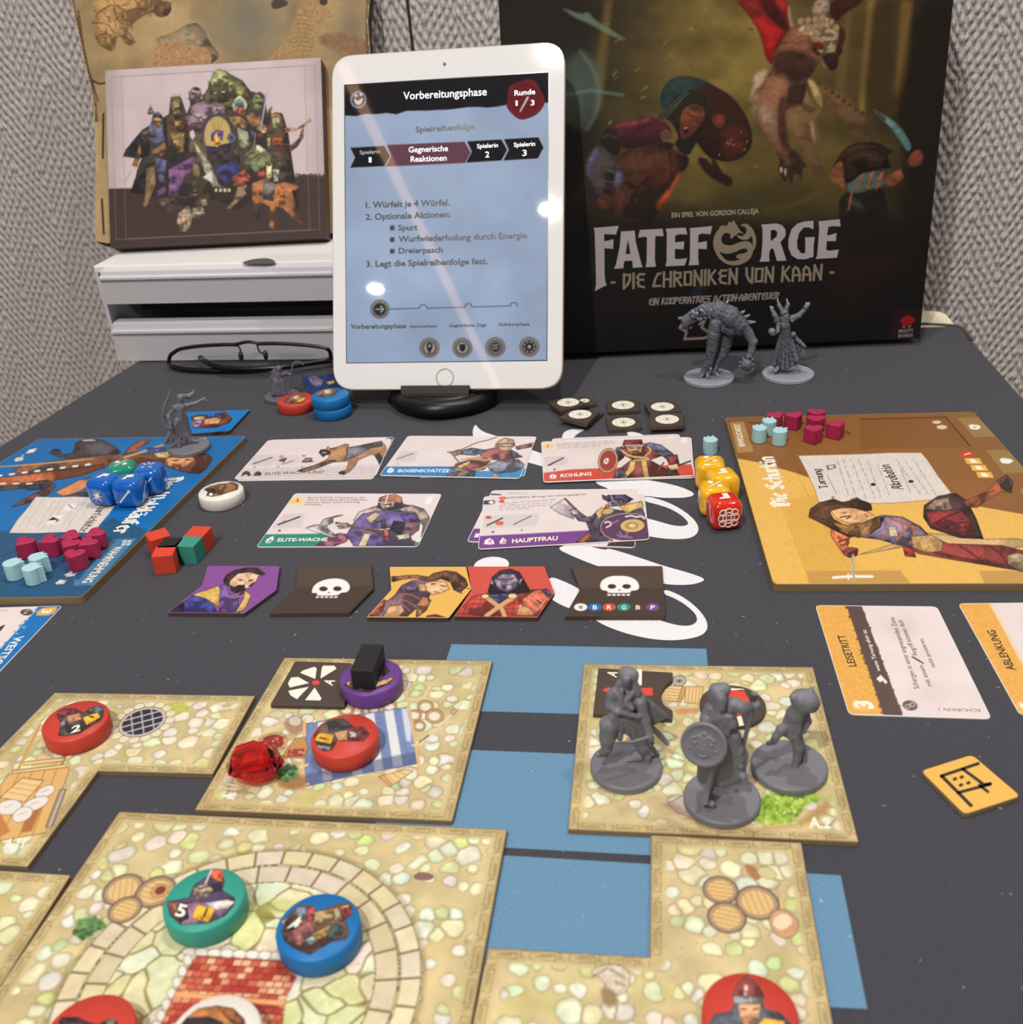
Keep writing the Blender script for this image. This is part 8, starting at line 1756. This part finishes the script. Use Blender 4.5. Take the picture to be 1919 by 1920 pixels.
# ================================================================== miniatures: sculpted as smooth-blended bone shapes
def surface_nets(F, org, h):
    """closed surface of the zero level of F (negative inside)"""
    s = F < 0
    nx, ny, nz = F.shape
    cnt = np.zeros((nx - 1, ny - 1, nz - 1)); acc = np.zeros((nx - 1, ny - 1, nz - 1, 3))
    for ax in range(3):
        for da in (0, 1):
            for db in (0, 1):
                o0 = [0, 0, 0]; oth = [k for k in range(3) if k != ax]
                o0[oth[0]], o0[oth[1]] = da, db
                o1 = list(o0); o1[ax] = 1
                sl = lambda o: tuple(slice(o[k], o[k] + (nx, ny, nz)[k] - 1) for k in range(3))
                a, b = F[sl(o0)], F[sl(o1)]
                m = (a < 0) != (b < 0)
                t = np.where(m, a / np.where(m, a - b, 1), 0)
                p = np.zeros(a.shape + (3,)); p[..., oth[0]] = da; p[..., oth[1]] = db; p[..., ax] = t
                acc += p * m[..., None]; cnt += m
    act = cnt > 0
    idx = -np.ones(act.shape, np.int64); idx[act] = np.arange(act.sum())
    I = np.argwhere(act)
    V = (I + acc[act] / cnt[act][:, None]) * h + org
    Fs = []
    for ax in range(3):
        b, c = (ax + 1) % 3, (ax + 2) % 3
        sa = [slice(None)] * 3; sb = [slice(None)] * 3
        sa[ax] = slice(0, -1); sb[ax] = slice(1, None)
        m = s[tuple(sa)] != s[tuple(sb)]
        E = np.argwhere(m)
        E = E[(E[:, b] > 0) & (E[:, c] > 0) & (E[:, b] < act.shape[b]) & (E[:, c] < act.shape[c])]
        if not len(E): continue
        def at(db, dc):
            q = E.copy(); q[:, b] -= db; q[:, c] -= dc; return idx[q[:, 0], q[:, 1], q[:, 2]]
        f = np.stack([at(1, 1), at(0, 1), at(0, 0), at(1, 0)], 1)
        flip = s[E[:, 0], E[:, 1], E[:, 2]]
        f[~flip] = f[~flip][:, ::-1]
        Fs.append(f)
    return V, np.concatenate(Fs)
def sculpt(name, prims, material, parent, h=.00042, k=.0011, noise=0.0, nscale=.0016, seed=1, floor=None, cut=None):
    """prims: (p0, p1, r0, r1[, squash]) round cones in world metres"""
    P0 = np.array([p[0] for p in prims]); P1 = np.array([p[1] for p in prims]); R = np.array([[p[2], p[3]] for p in prims])
    lo = np.minimum(P0, P1).min(0) - R.max() - .0015; hi = np.maximum(P0, P1).max(0) + R.max() + .0015
    n = np.ceil((hi - lo) / h).astype(int) + 1
    X, Y, Zg = np.meshgrid(*[lo[i] + np.arange(n[i]) * h for i in range(3)], indexing='ij')
    F = np.full(X.shape, 1.0)
    for a, b, r in zip(P0, P1, R):
        m = r.max() + .004
        sl = tuple(slice(max(0, int((min(a[i], b[i]) - m - lo[i]) / h)), int((max(a[i], b[i]) + m - lo[i]) / h) + 2) for i in range(3))
        x, y, z = X[sl], Y[sl], Zg[sl]
        d = b - a; L = max(1e-12, d @ d)
        t = np.clip(((x - a[0]) * d[0] + (y - a[1]) * d[1] + (z - a[2]) * d[2]) / L, 0, 1)
        q = np.sqrt((x - a[0] - t * d[0]) ** 2 + (y - a[1] - t * d[1]) ** 2 + (z - a[2] - t * d[2]) ** 2) - (r[0] + (r[1] - r[0]) * t)
        f = F[sl]; hh_ = np.clip(.5 + .5 * (f - q) / k, 0, 1)
        F[sl] = f * (1 - hh_) + q * hh_ - k * hh_ * (1 - hh_)
    if noise:
        F += noise * (vnoise(X / nscale + Zg / nscale * .7, Y / nscale - Zg / nscale * 1.3, seed) - .5) * 2
    if floor is not None: F = np.maximum(F, floor - Zg)
    V, f = surface_nets(F, lo, h)
    me = bpy.data.meshes.new(name)
    me.from_pydata(V.tolist(), [], f.tolist()); me.update()
    return link(name, me, material, parent, smooth=True)
PGREY = mat('mini_grey', (112, 112, 120), .45, spec=.45, bump=.25, bscale=1400)
PGREY2 = mat('mini_grey_far', (98, 95, 106), .45, spec=.4, bump=.25, bscale=1400)
def drybrush():
    M = mat('mini_drybrushed', (120, 126, 140), .6, spec=.3, bump=.5, bscale=1100); nt = M.node_tree; N = nt.nodes.new; L = nt.links.new
    g = N('ShaderNodeNewGeometry'); r = N('ShaderNodeValToRGB'); b = nt.nodes['Principled BSDF']
    r.color_ramp.elements[0].position = .485; r.color_ramp.elements[0].color = tuple(lin((40, 44, 56))) + (1,)
    r.color_ramp.elements[1].position = .64; r.color_ramp.elements[1].color = tuple(lin((206, 213, 226))) + (1,)
    nz = N('ShaderNodeTexNoise'); nz.inputs['Scale'].default_value = 700; tc = N('ShaderNodeTexCoord'); L(tc.outputs['Object'], nz.inputs['Vector'])
    ma = N('ShaderNodeMath'); ma.operation = 'MULTIPLY_ADD'; ma.inputs[1].default_value = .035; L(nz.outputs['Fac'], ma.inputs[0])
    mb = N('ShaderNodeMath'); mb.operation = 'SUBTRACT'; mb.inputs[1].default_value = .0175; L(g.outputs['Pointiness'], mb.inputs[0]); L(mb.outputs[0], ma.inputs[2])
    L(ma.outputs[0], r.inputs[0]); L(r.outputs[0], b.inputs['Base Color']); return M
PAINT = drybrush()
class Mini:
    def __init__(s, name, label, M, bc, rx, z0, material, bh=.0032, cat='miniature'):
        s.M, s.m = M, material
        s.c = P(*M(bc)[0], z0 + bh); ex_ = P(*M((bc[0] + rx, bc[1]))[0], z0 + bh)
        s.r = np.linalg.norm(ex_ - s.c)
        s.root = bpy.data.objects.new(name, None); col.objects.link(s.root); s.root.location = (s.c[0], s.c[1], z0)
        tag(s.root, label, cat, 'plastic game miniatures')
        r = s.r
        me = lathe_me('base', [(.0001, 0), (r * .97, 0), (r, .0005), (r, bh - .0006), (r - .0006, bh), (.0001, bh)], 48)
        o = link('base', me, material, s.root); o.matrix_parent_inverse = s.root.matrix_basis.inverted(); o.location = (s.c[0], s.c[1], z0 + .00005)
        s.z = z0 + bh; s.pr = []
        v = np.array([s.c[0], s.c[1], 0]); s.fw = v / np.linalg.norm(v)      # away from the camera
    def J(s, x, y, dy=0.0):
        """joint seen at crop pixel x, y lying dy millimetres behind the base centre"""
        d = ray(*s.M((x, y))[0]); o = s.c + s.fw * dy * .001
        return CAM + d * (((o - CAM) @ s.fw) / (d @ s.fw))
    def b(s, x0, y0, d0, x1, y1, d1, r0, r1): s.pr.append((s.J(x0, y0, d0), s.J(x1, y1, d1), r0 * .001, r1 * .001)); return s
    def chain(s, pts, rs):
        for a, b, r0, r1 in zip(pts[:-1], pts[1:], rs[:-1], rs[1:]): s.b(*a, *b, r0, r1)
        return s
    def done(s, name='figure', **k): return sculpt(name, s.pr, s.m, s.root, floor=s.z - .0004, **k)
# --- hooded swordsman, striding
m1 = Mini('hooded_swordsman_miniature', 'grey miniature of a hooded swordsman striding with a flying cape', M3, (404, 690), 220, TT, PGREY)
m1.chain([(412, 152, 2), (402, 225, 2), (395, 300, 1), (405, 430, 1)], [3.1, 2.2, 3.6, 3.2]); m1.b(398, 132, 3, 440, 150, 2, 2.3, 2.7); m1.b(405, 176, -2.2, 415, 205, -1.6, 1.5, 1.1); m1.b(398, 168, -2.4, 425, 168, -2.4, .7, .7); m1.b(372, 190, 1, 352, 245, 1, 1.5, 1.9).b(450, 190, 1, 470, 250, 1, 1.5, 2.0)
m1.b(400, 240, 3, 326, 262, 1, 2.6, 2.3).b(400, 245, 3, 486, 290, 2, 2.8, 2.6)
m1.b(335, 250, 0, 440, 350, -2.6, 1.4, 1.2).b(440, 262, -1, 345, 375, -3, 1.2, 1.1).b(380, 240, -2, 360, 380, -3, 1.0, 1.2)
m1.chain([(320, 265, 1), (308, 330, 0), (348, 372, -4)], [2.0, 1.8, 1.4])
m1.chain([(490, 320, 0), (525, 430, -1), (546, 520, -3)], [2.1, 1.8, 1.4]); m1.b(546, 520, -3, 554, 538, -3, 1.7, 1.5)
for k in range(6): m1.chain([(452 + k * 5, 262 + k * 14, 4 - k * .4), (556 - k * 10, 335 + k * 22, 7 - k * .5), (650 - k * 22, 402 + k * 12, 9 - k * .7)], [1.9, 1.5, .8])
m1.chain([(360, 430, 0), (298, 452, -3), (292, 530, -3), (288, 590, -3), (272, 622, -2)], [3.4, 3.4, 3.1, 2.1, 1.8]); m1.b(275, 622, -2, 234, 632, -5, 1.6, 1.2)
m1.b(330, 400, -2, 262, 436, -3, 2.0, 1.2).b(312, 420, -3, 258, 458, -4, 1.6, 1.0).b(340, 380, -3, 300, 440, -4, 1.6, 1.4)
m1.chain([(440, 440, 2), (480, 540, 3), (530, 640, 2), (535, 700, 1)], [3.2, 2.7, 2.0, 1.5]); m1.b(535, 700, 1, 508, 724, -1, 1.6, 1.1)
for k in range(6): m1.b(345 + k * 28, 415, -3 + k * .7, 322 + k * 46, 500 + (k % 2) * 34, -3.5 + k * 1.2, 1.6, 1.2)
m1.b(362, 374, -4, 480, 402, -2.4, 1.1, 1.1).b(440, 430, 4, 600, 640, 5, 1.8, .8).b(470, 450, 4, 560, 560, 5, 1.8, 1.2)
m1.done(k=.0007, h=.00046, noise=.0001)
tube('sword_blade', [m1.J(548, 525, -4), m1.J(440, 558, -8), m1.J(330, 562, -9)], [.0007, .0006, .0003], PGREY, m1.root, 6)
tube('scabbard', [m1.J(560, 468, 3), m1.J(620, 525, 5), m1.J(660, 572, 6)], [.0011, .0012, .0009], PGREY, m1.root, 8)
# --- shield bearer with staff
m2 = Mini('shield_bearer_miniature', 'grey miniature of a bearded shield bearer with a staff', M3, (990, 885), 236, TT, PGREY)
m2.chain([(972, 262, 2), (985, 330, 1), (985, 420, 1), (985, 500, 1)], [3.4, 2.6, 4.6, 5.0]); m2.b(955, 240, 2, 1000, 238, 2, 2.6, 2.6); m2.b(930, 260, 2, 925, 330, 2, 1.6, 1.2); m2.b(985, 300, -2, 990, 350, -3, 2.0, 1.2); m2.b(975, 282, -1.5, 983, 290, -3, .8, .8)
m2.b(925, 350, 2, 900, 420, 1, 2.6, 2.8).b(1040, 340, 2, 1075, 330, 2, 2.8, 2.4)
m2.chain([(1060, 325, 2), (1120, 352, 1), (1190, 328, -1)], [2.4, 2.0, 1.5]); m2.b(1190, 322, -1, 1200, 335, -2, 1.6, 1.5)
m2.chain([(900, 420, 0), (880, 500, -3), (900, 560, -5)], [2.4, 2.0, 1.6])
rg = random.Random(3)
for k in range(26): x, y = rg.uniform(930, 1060), rg.uniform(395, 500); m2.b(x, y, -3.4, x + 5, y + 22, -3.8, 1.0, .6)
for k in range(7): m2.b(900 + k * 28, 520, -2 + abs(k - 3) * .5, 880 + k * 33, 790 - abs(k - 3) * 8, -1.5 + abs(k - 3) * .8, 2.4, 2.7)
m2.chain([(1060, 560, 2), (1090, 640, 2), (1090, 720, 1)], [3.6, 3.4, 2.8]); m2.b(1085, 750, 1, 1120, 770, -2, 1.8, 1.5)
for k in range(14): x, y = rg.uniform(1060, 1115), rg.uniform(600, 700); m2.b(x, y, -1.5, x + 3, y + 18, -2, .9, .5)
m2.b(930, 760, -1, 900, 900, -4, 1.8, 1.5).b(895, 920, -4, 930, 935, -8, 1.5, 1.2)
m2.done(k=.0007, h=.00046, noise=.00012, seed=4)
tube('staff', [m2.J(1188, 262, -1), m2.J(1165, 400, 0), m2.J(1120, 575, 3), m2.J(1078, 760, 5)], [.0013, .0009, .0009, .0009], PGREY, m2.root, 8)
tube('club_shaft', [m2.J(950, 690, -8), m2.J(905, 830, -9), m2.J(885, 925, -8)], [.0010, .0011, .0012], PGREY, m2.root, 8)
sc0 = m2.J(880, 572, -8.5); rr = np.linalg.norm(m2.J(1025, 572, -8.5) - sc0)
sn = -m2.fw * .93 + UP * .32 - np.cross(m2.fw, UP) * .15; sn /= np.linalg.norm(sn); sx_ = np.cross(UP, sn); sx_ /= np.linalg.norm(sx_); sy_ = np.cross(sn, sx_)
me = lathe_me('shield', [(.0001, .0018), (rr * .5, .0014), (rr * .84, .0006), (rr * .88, .0012), (rr, .0008), (rr * 1.0, -.0006), (rr * .9, -.001), (.0001, .0002)], 44)
for v in me.vertices: v.co = Vector(sc0 + sx_ * v.co.x + sy_ * v.co.y + sn * v.co.z)
for p in me.polygons: p.use_smooth = True
shd = link('shield', me, PGREY, m2.root)
for x, y, r in ((-.36, .08, .13), (.34, .10, .13), (0, -.18, .10), (-.55, -.2, .09), (.55, -.18, .09)):
    bmm = bmesh.new(); bmesh.ops.create_icosphere(bmm, subdivisions=2, radius=r * rr); o = link('shield_boss', frm(bmm, 'b'), PGREY, shd, True); o.location = sc0 + sx_ * x * rr + sy_ * y * rr + sn * .0011
for s in ((-.5, .25, -.2, .42, 0, .28), (.5, .28, .22, .44, 0, .28), (-.1, .5, 0, .58, .1, .5), (-.3, -.4, 0, -.5, .3, -.4)):
    tube('shield_relief', [sc0 + sx_ * s[i] * rr + sy_ * s[i + 1] * rr + sn * .0014 for i in (0, 2, 4)], .0006, PGREY, shd, 6)
# --- crouching thief
m3 = Mini('thief_miniature', 'grey miniature of a hunched thief leaning back with a raised leg', M3, (1400, 690), 234, TT, PGREY)
m3.b(1478, 298, 0, 1515, 312, 0, 4.2, 4.3).b(1515, 272, 1, 1548, 222, 2, 2.4, .4).b(1540, 300, 1, 1572, 318, 1, 2.4, 1.2).b(1430, 285, -2, 1450, 320, -2, 1.8, 1.8).b(1470, 345, -1, 1545, 345, 1, 2.6, 2.0)
m3.b(1462, 350, 0, 1440, 385, 0, 3.0, 3.4).chain([(1440, 385, 1), (1415, 450, 1), (1420, 505, 0)], [3.6, 3.4, 2.5]); m3.b(1470, 390, 2, 1460, 470, 1, 2.4, 2.0)
for k in range(5): m3.b(1408 + k * 14, 395, 1.5 - k * .7, 1382 + k * 20, 500 + (k % 2) * 22, 1.5 - k * .7, 1.3, .8)
m3.chain([(1400, 500, 1), (1352, 482, -2), (1322, 520, -3), (1306, 550, -3)], [2.2, 1.9, 1.5, 1.2]); m3.b(1306, 552, -3, 1272, 566, -5, 1.2, .9)
m3.chain([(1432, 510, 0), (1455, 590, 0), (1450, 650, 0), (1432, 720, -1), (1425, 752, -2)], [2.3, 1.9, 1.6, 1.4, 1.2]); m3.b(1425, 758, -2, 1470, 788, -6, 1.3, 1.0)
m3.chain([(1450, 520, 2), (1478, 600, 3), (1492, 668, 3), (1470, 690, 2)], [1.9, 1.5, 1.1, .8])
m3.chain([(1498, 372, 3), (1515, 430, 3), (1490, 492, 1)], [1.6, 1.3, .9]); m3.b(1490, 492, 1, 1478, 515, -1, .6, .4)
m3.done(k=.0008, h=.00046, noise=.0001, seed=7)
# --- archer on the blue board
m4 = Mini('archer_miniature', 'grey miniature of an archer with a bow standing on the blue board', C1, (1414, 540), 148, .0042, PGREY)
m4.b(1353, 180, 0, 1350, 200, 0, 2.5, 2.2).chain([(1375, 172, 1), (1415, 172, 3), (1445, 150, 4), (1452, 122, 4)], [1.6, 1.7, 1.2, .5])
m4.chain([(1350, 215, 0), (1350, 255, 0), (1355, 330, 0)], [1.4, 3.0, 2.5]); m4.b(1300, 255, 0, 1395, 240, 1, 2.0, 2.0)
m4.chain([(1305, 262, 0), (1250, 320, -2), (1262, 330, -3), (1280, 400, -5)], [1.7, 1.4, 1.3, 1.0]); m4.chain([(1400, 240, 1), (1465, 225, 3), (1530, 190, 3)], [1.6, 1.3, .9]); m4.b(1530, 190, 3, 1548, 205, 2, .9, .6)
for k, (x, y) in enumerate(((1235, 525), (1270, 530), (1310, 532), (1345, 530), (1385, 520), (1415, 505))): m4.b(1330 + k * 9, 350, -.5 + k * .3, x, y, -1.5 + k * .6, 2.1, 1.2)
m4.b(1335, 500, 0, 1350, 570, -1, 1.6, 1.2).b(1400, 460, 1, 1430, 500, 1, 1.7, 1.3).b(1430, 500, 1, 1478, 512, 0, 1.2, .9).b(1345, 575, -1, 1335, 582, -4, 1.2, .9)
m4.b(1340, 240, -2, 1375, 300, -2, .9, .7).b(1375, 240, -2, 1340, 310, -2, .8, .6)
m4.done(k=.0009, h=.0005, noise=.0001)
tube('bow', smooth_pts([m4.J(*p, -5) for p in ((1278, 132), (1262, 180), (1235, 235), (1218, 300), (1222, 370), (1250, 405), (1290, 412))], 2, False), .0008, PGREY, m4.root, 8)
# --- druid with crooked staff, far left of the tablet
m5 = Mini('druid_miniature', 'dark miniature of a robed druid with a crooked staff behind the red disc', D6, (1425, 1128), 118, 0, PGREY2)
m5.b(1402, 945, 0, 1400, 960, 0, 2.5, 2.2).chain([(1375, 960, 2), (1360, 1010, 2), (1358, 1060, 2)], [1.8, 1.6, 1.0]); m5.b(1430, 930, 1, 1452, 925, 1, .9, .4)
m5.chain([(1400, 985, 0), (1395, 1040, 0), (1400, 1120, 0)], [2.8, 3.6, 4.2]); m5.chain([(1430, 990, 0), (1455, 975, -1), (1492, 988, -2)], [1.5, 1.2, 1.0])
for k in range(5): m5.b(1375 + k * 14, 1030, -2, 1362 + k * 22, 1125, -3, 1.2, 1.5)
m5.done(k=.0009, noise=.0001)
tube('staff', smooth_pts([m5.J(*p, -2) for p in ((1476, 1112), (1485, 1040), (1498, 940), (1506, 905), (1530, 897), (1560, 902), (1575, 918))], 1, False), .0007, PGREY2, m5.root, 8)
# --- spiny beast
W6 = Z(1250, 540, 1560, 1919)
m6 = Mini('beast_miniature', 'pale grey painted miniature of a spiny wolf beast with a mace tail', W6, (495, 1020), 296, 0, PAINT)
m6.chain([(240, 380, 0), (330, 320, 0), (450, 275, 0), (600, 270, 0), (720, 330, 0), (830, 420, 0)], [4.4, 4.8, 6.0, 7.2, 8.0, 6.6])
m6.b(190, 360, 0, 150, 350, 0, 2.2, 1.0).b(230, 410, -1, 165, 460, -1, 3.0, 1.6).b(240, 440, 0, 280, 450, 0, 2.2, 1.6)
for x in (170, 205, 240): m6.b(x, 440, -2, x - 4, 490, -2.5, .7, .2)
for x, y in ((260, 300), (310, 270), (360, 240)): m6.b(x, y + 40, 0, x + 10, y, 1, 1.6, .4)
m6.chain([(600, 330, -2), (640, 430, -2), (740, 470, -1), (850, 480, 0)], [5.5, 5.5, 5.2, 4.4])
m6.chain([(580, 400, -4), (550, 540, -5), (530, 700, -4), (500, 840, -3), (450, 930, -2)], [5.0, 4.6, 4.2, 3.4, 2.9]); m6.b(450, 940, -2, 400, 1030, -5, 2.8, 1.8).b(470, 960, -2, 480, 1030, -6, 2.2, 1.5)
m6.chain([(700, 500, 4), (680, 640, 5), (650, 760, 4), (590, 850, 3), (560, 960, 2)], [5.6, 5.2, 4.2, 2.9, 2.6]); m6.b(560, 970, 2, 600, 1020, -2, 2.4, 1.4)
m6.chain([(880, 440, 0), (950, 520, 0), (1005, 620, -1), (990, 720, -2), (960, 800, -3)], [4.6, 3.6, 3.2, 2.6, 2.6]); m6.b(930, 880, -4, 935, 890, -4, 4.4, 4.2)
for a in range(9):
    t = a * 2 * math.pi / 9; m6.b(932, 885, -4, 932 + 100 * math.cos(t), 885 + 100 * math.sin(t), -5, 1.8, .3)
for x0, y0, x1, y1 in ((650, 270, 715, 145), (690, 300, 762, 205), (740, 320, 822, 235), (790, 350, 912, 262), (830, 380, 970, 312), (860, 410, 1035, 395), (700, 330, 760, 255), (770, 390, 870, 300), (620, 280, 650, 215)): m6.b(x0, y0, 0, x1, y1, 2, 3.4, .5)
rg = random.Random(9)
for k in range(30): x, y = rg.uniform(300, 820), 0; y = 250 + (x - 500) ** 2 / 1500 + rg.uniform(0, 110); m6.b(x, y, -5, x + 14, y + 22, -6, 1.3, .4)
m6.done(k=.0008, h=.00058, noise=.0002, nscale=.0012)
# --- horned priest
m7 = Mini('horned_priest_miniature', 'pale grey painted miniature of a horned priest with raised arms', W6, (1415, 978), 304, 0, PAINT)
m7.b(1370, 280, 0, 1385, 310, 0, 3.0, 2.4).chain([(1340, 250, 0), (1310, 200, 0), (1288, 130, 0)], [1.6, 1.2, .4]).chain([(1395, 240, 0), (1412, 190, 0), (1395, 122, 0)], [1.6, 1.2, .4]); m7.b(1390, 320, -1.5, 1400, 365, -2, 1.8, 1.0).b(1345, 300, 1, 1340, 340, 1, 1.6, 1.2)
m7.chain([(1375, 350, 0), (1370, 420, 0), (1390, 530, 0)], [3.6, 4.4, 3.4]); m7.b(1290, 370, 0, 1460, 355, 0, 2.6, 2.6)
m7.chain([(1450, 360, 0), (1540, 318, 0), (1612, 245, 0)], [2.5, 2.0, 1.5]); m7.b(1625, 215, 0, 1640, 195, 0, 1.9, 1.6).b(1640, 190, 0, 1665, 168, 0, .7, .5).b(1625, 195, 0, 1622, 165, 0, .6, .5)
m7.chain([(1295, 375, 0), (1255, 310, -1), (1222, 240, -1)], [2.3, 1.7, 1.2]); m7.b(1220, 235, -1, 1205, 210, -1, .8, .5).b(1225, 232, -1, 1240, 218, -1, .7, .4)
m7.chain([(1310, 420, -2), (1290, 500, -4), (1245, 530, -5)], [2.0, 1.6, 1.5]); m7.b(1225, 505, -5, 1230, 520, -5, 2.6, 2.3)
for k, (x, y) in enumerate(((1265, 880), (1310, 910), (1355, 912), (1400, 900), (1450, 870), (1495, 830))): m7.b(1345 + k * 16, 560, -.5 + abs(k - 2.5) * .3, x, y, -3 + abs(k - 2.5) * .9, 2.6, 2.9)
m7.b(1340, 545, 0, 1470, 540, 0, 2.4, 2.2).chain([(1470, 560, 2), (1540, 620, 3), (1610, 680, 4)], [2.0, 1.6, 1.0]); m7.chain([(1480, 600, 3), (1540, 700, 4), (1580, 770, 4)], [1.8, 1.6, 1.2]); m7.b(1560, 650, 4, 1590, 760, 4, 1.4, 1.2)
m7.b(1290, 930, -4, 1270, 960, -6, 1.8, 1.4).b(1500, 860, 0, 1540, 930, -2, 1.6, 1.0)
m7.done(k=.0007, h=.00058, noise=.00012)
# ------------------------------------------------------------------ tidy: put the origin of every top-level mesh at its base
for o in list(bpy.data.objects):
    if o.parent or o.type != 'MESH' or o.matrix_basis != Matrix.Identity(4): continue
    n = len(o.data.vertices)
    if not n: continue
    c = np.empty(n * 3, np.float32); o.data.vertices.foreach_get('co', c); c = c.reshape(-1, 3)
    b = Vector(((c[:, 0].min() + c[:, 0].max()) / 2, (c[:, 1].min() + c[:, 1].max()) / 2, c[:, 2].min()))
    if o.data.users > 1: continue
    o.data.transform(Matrix.Translation(-b)); o.location = b
    for ch in o.children: ch.matrix_parent_inverse = Matrix.Translation(-b)
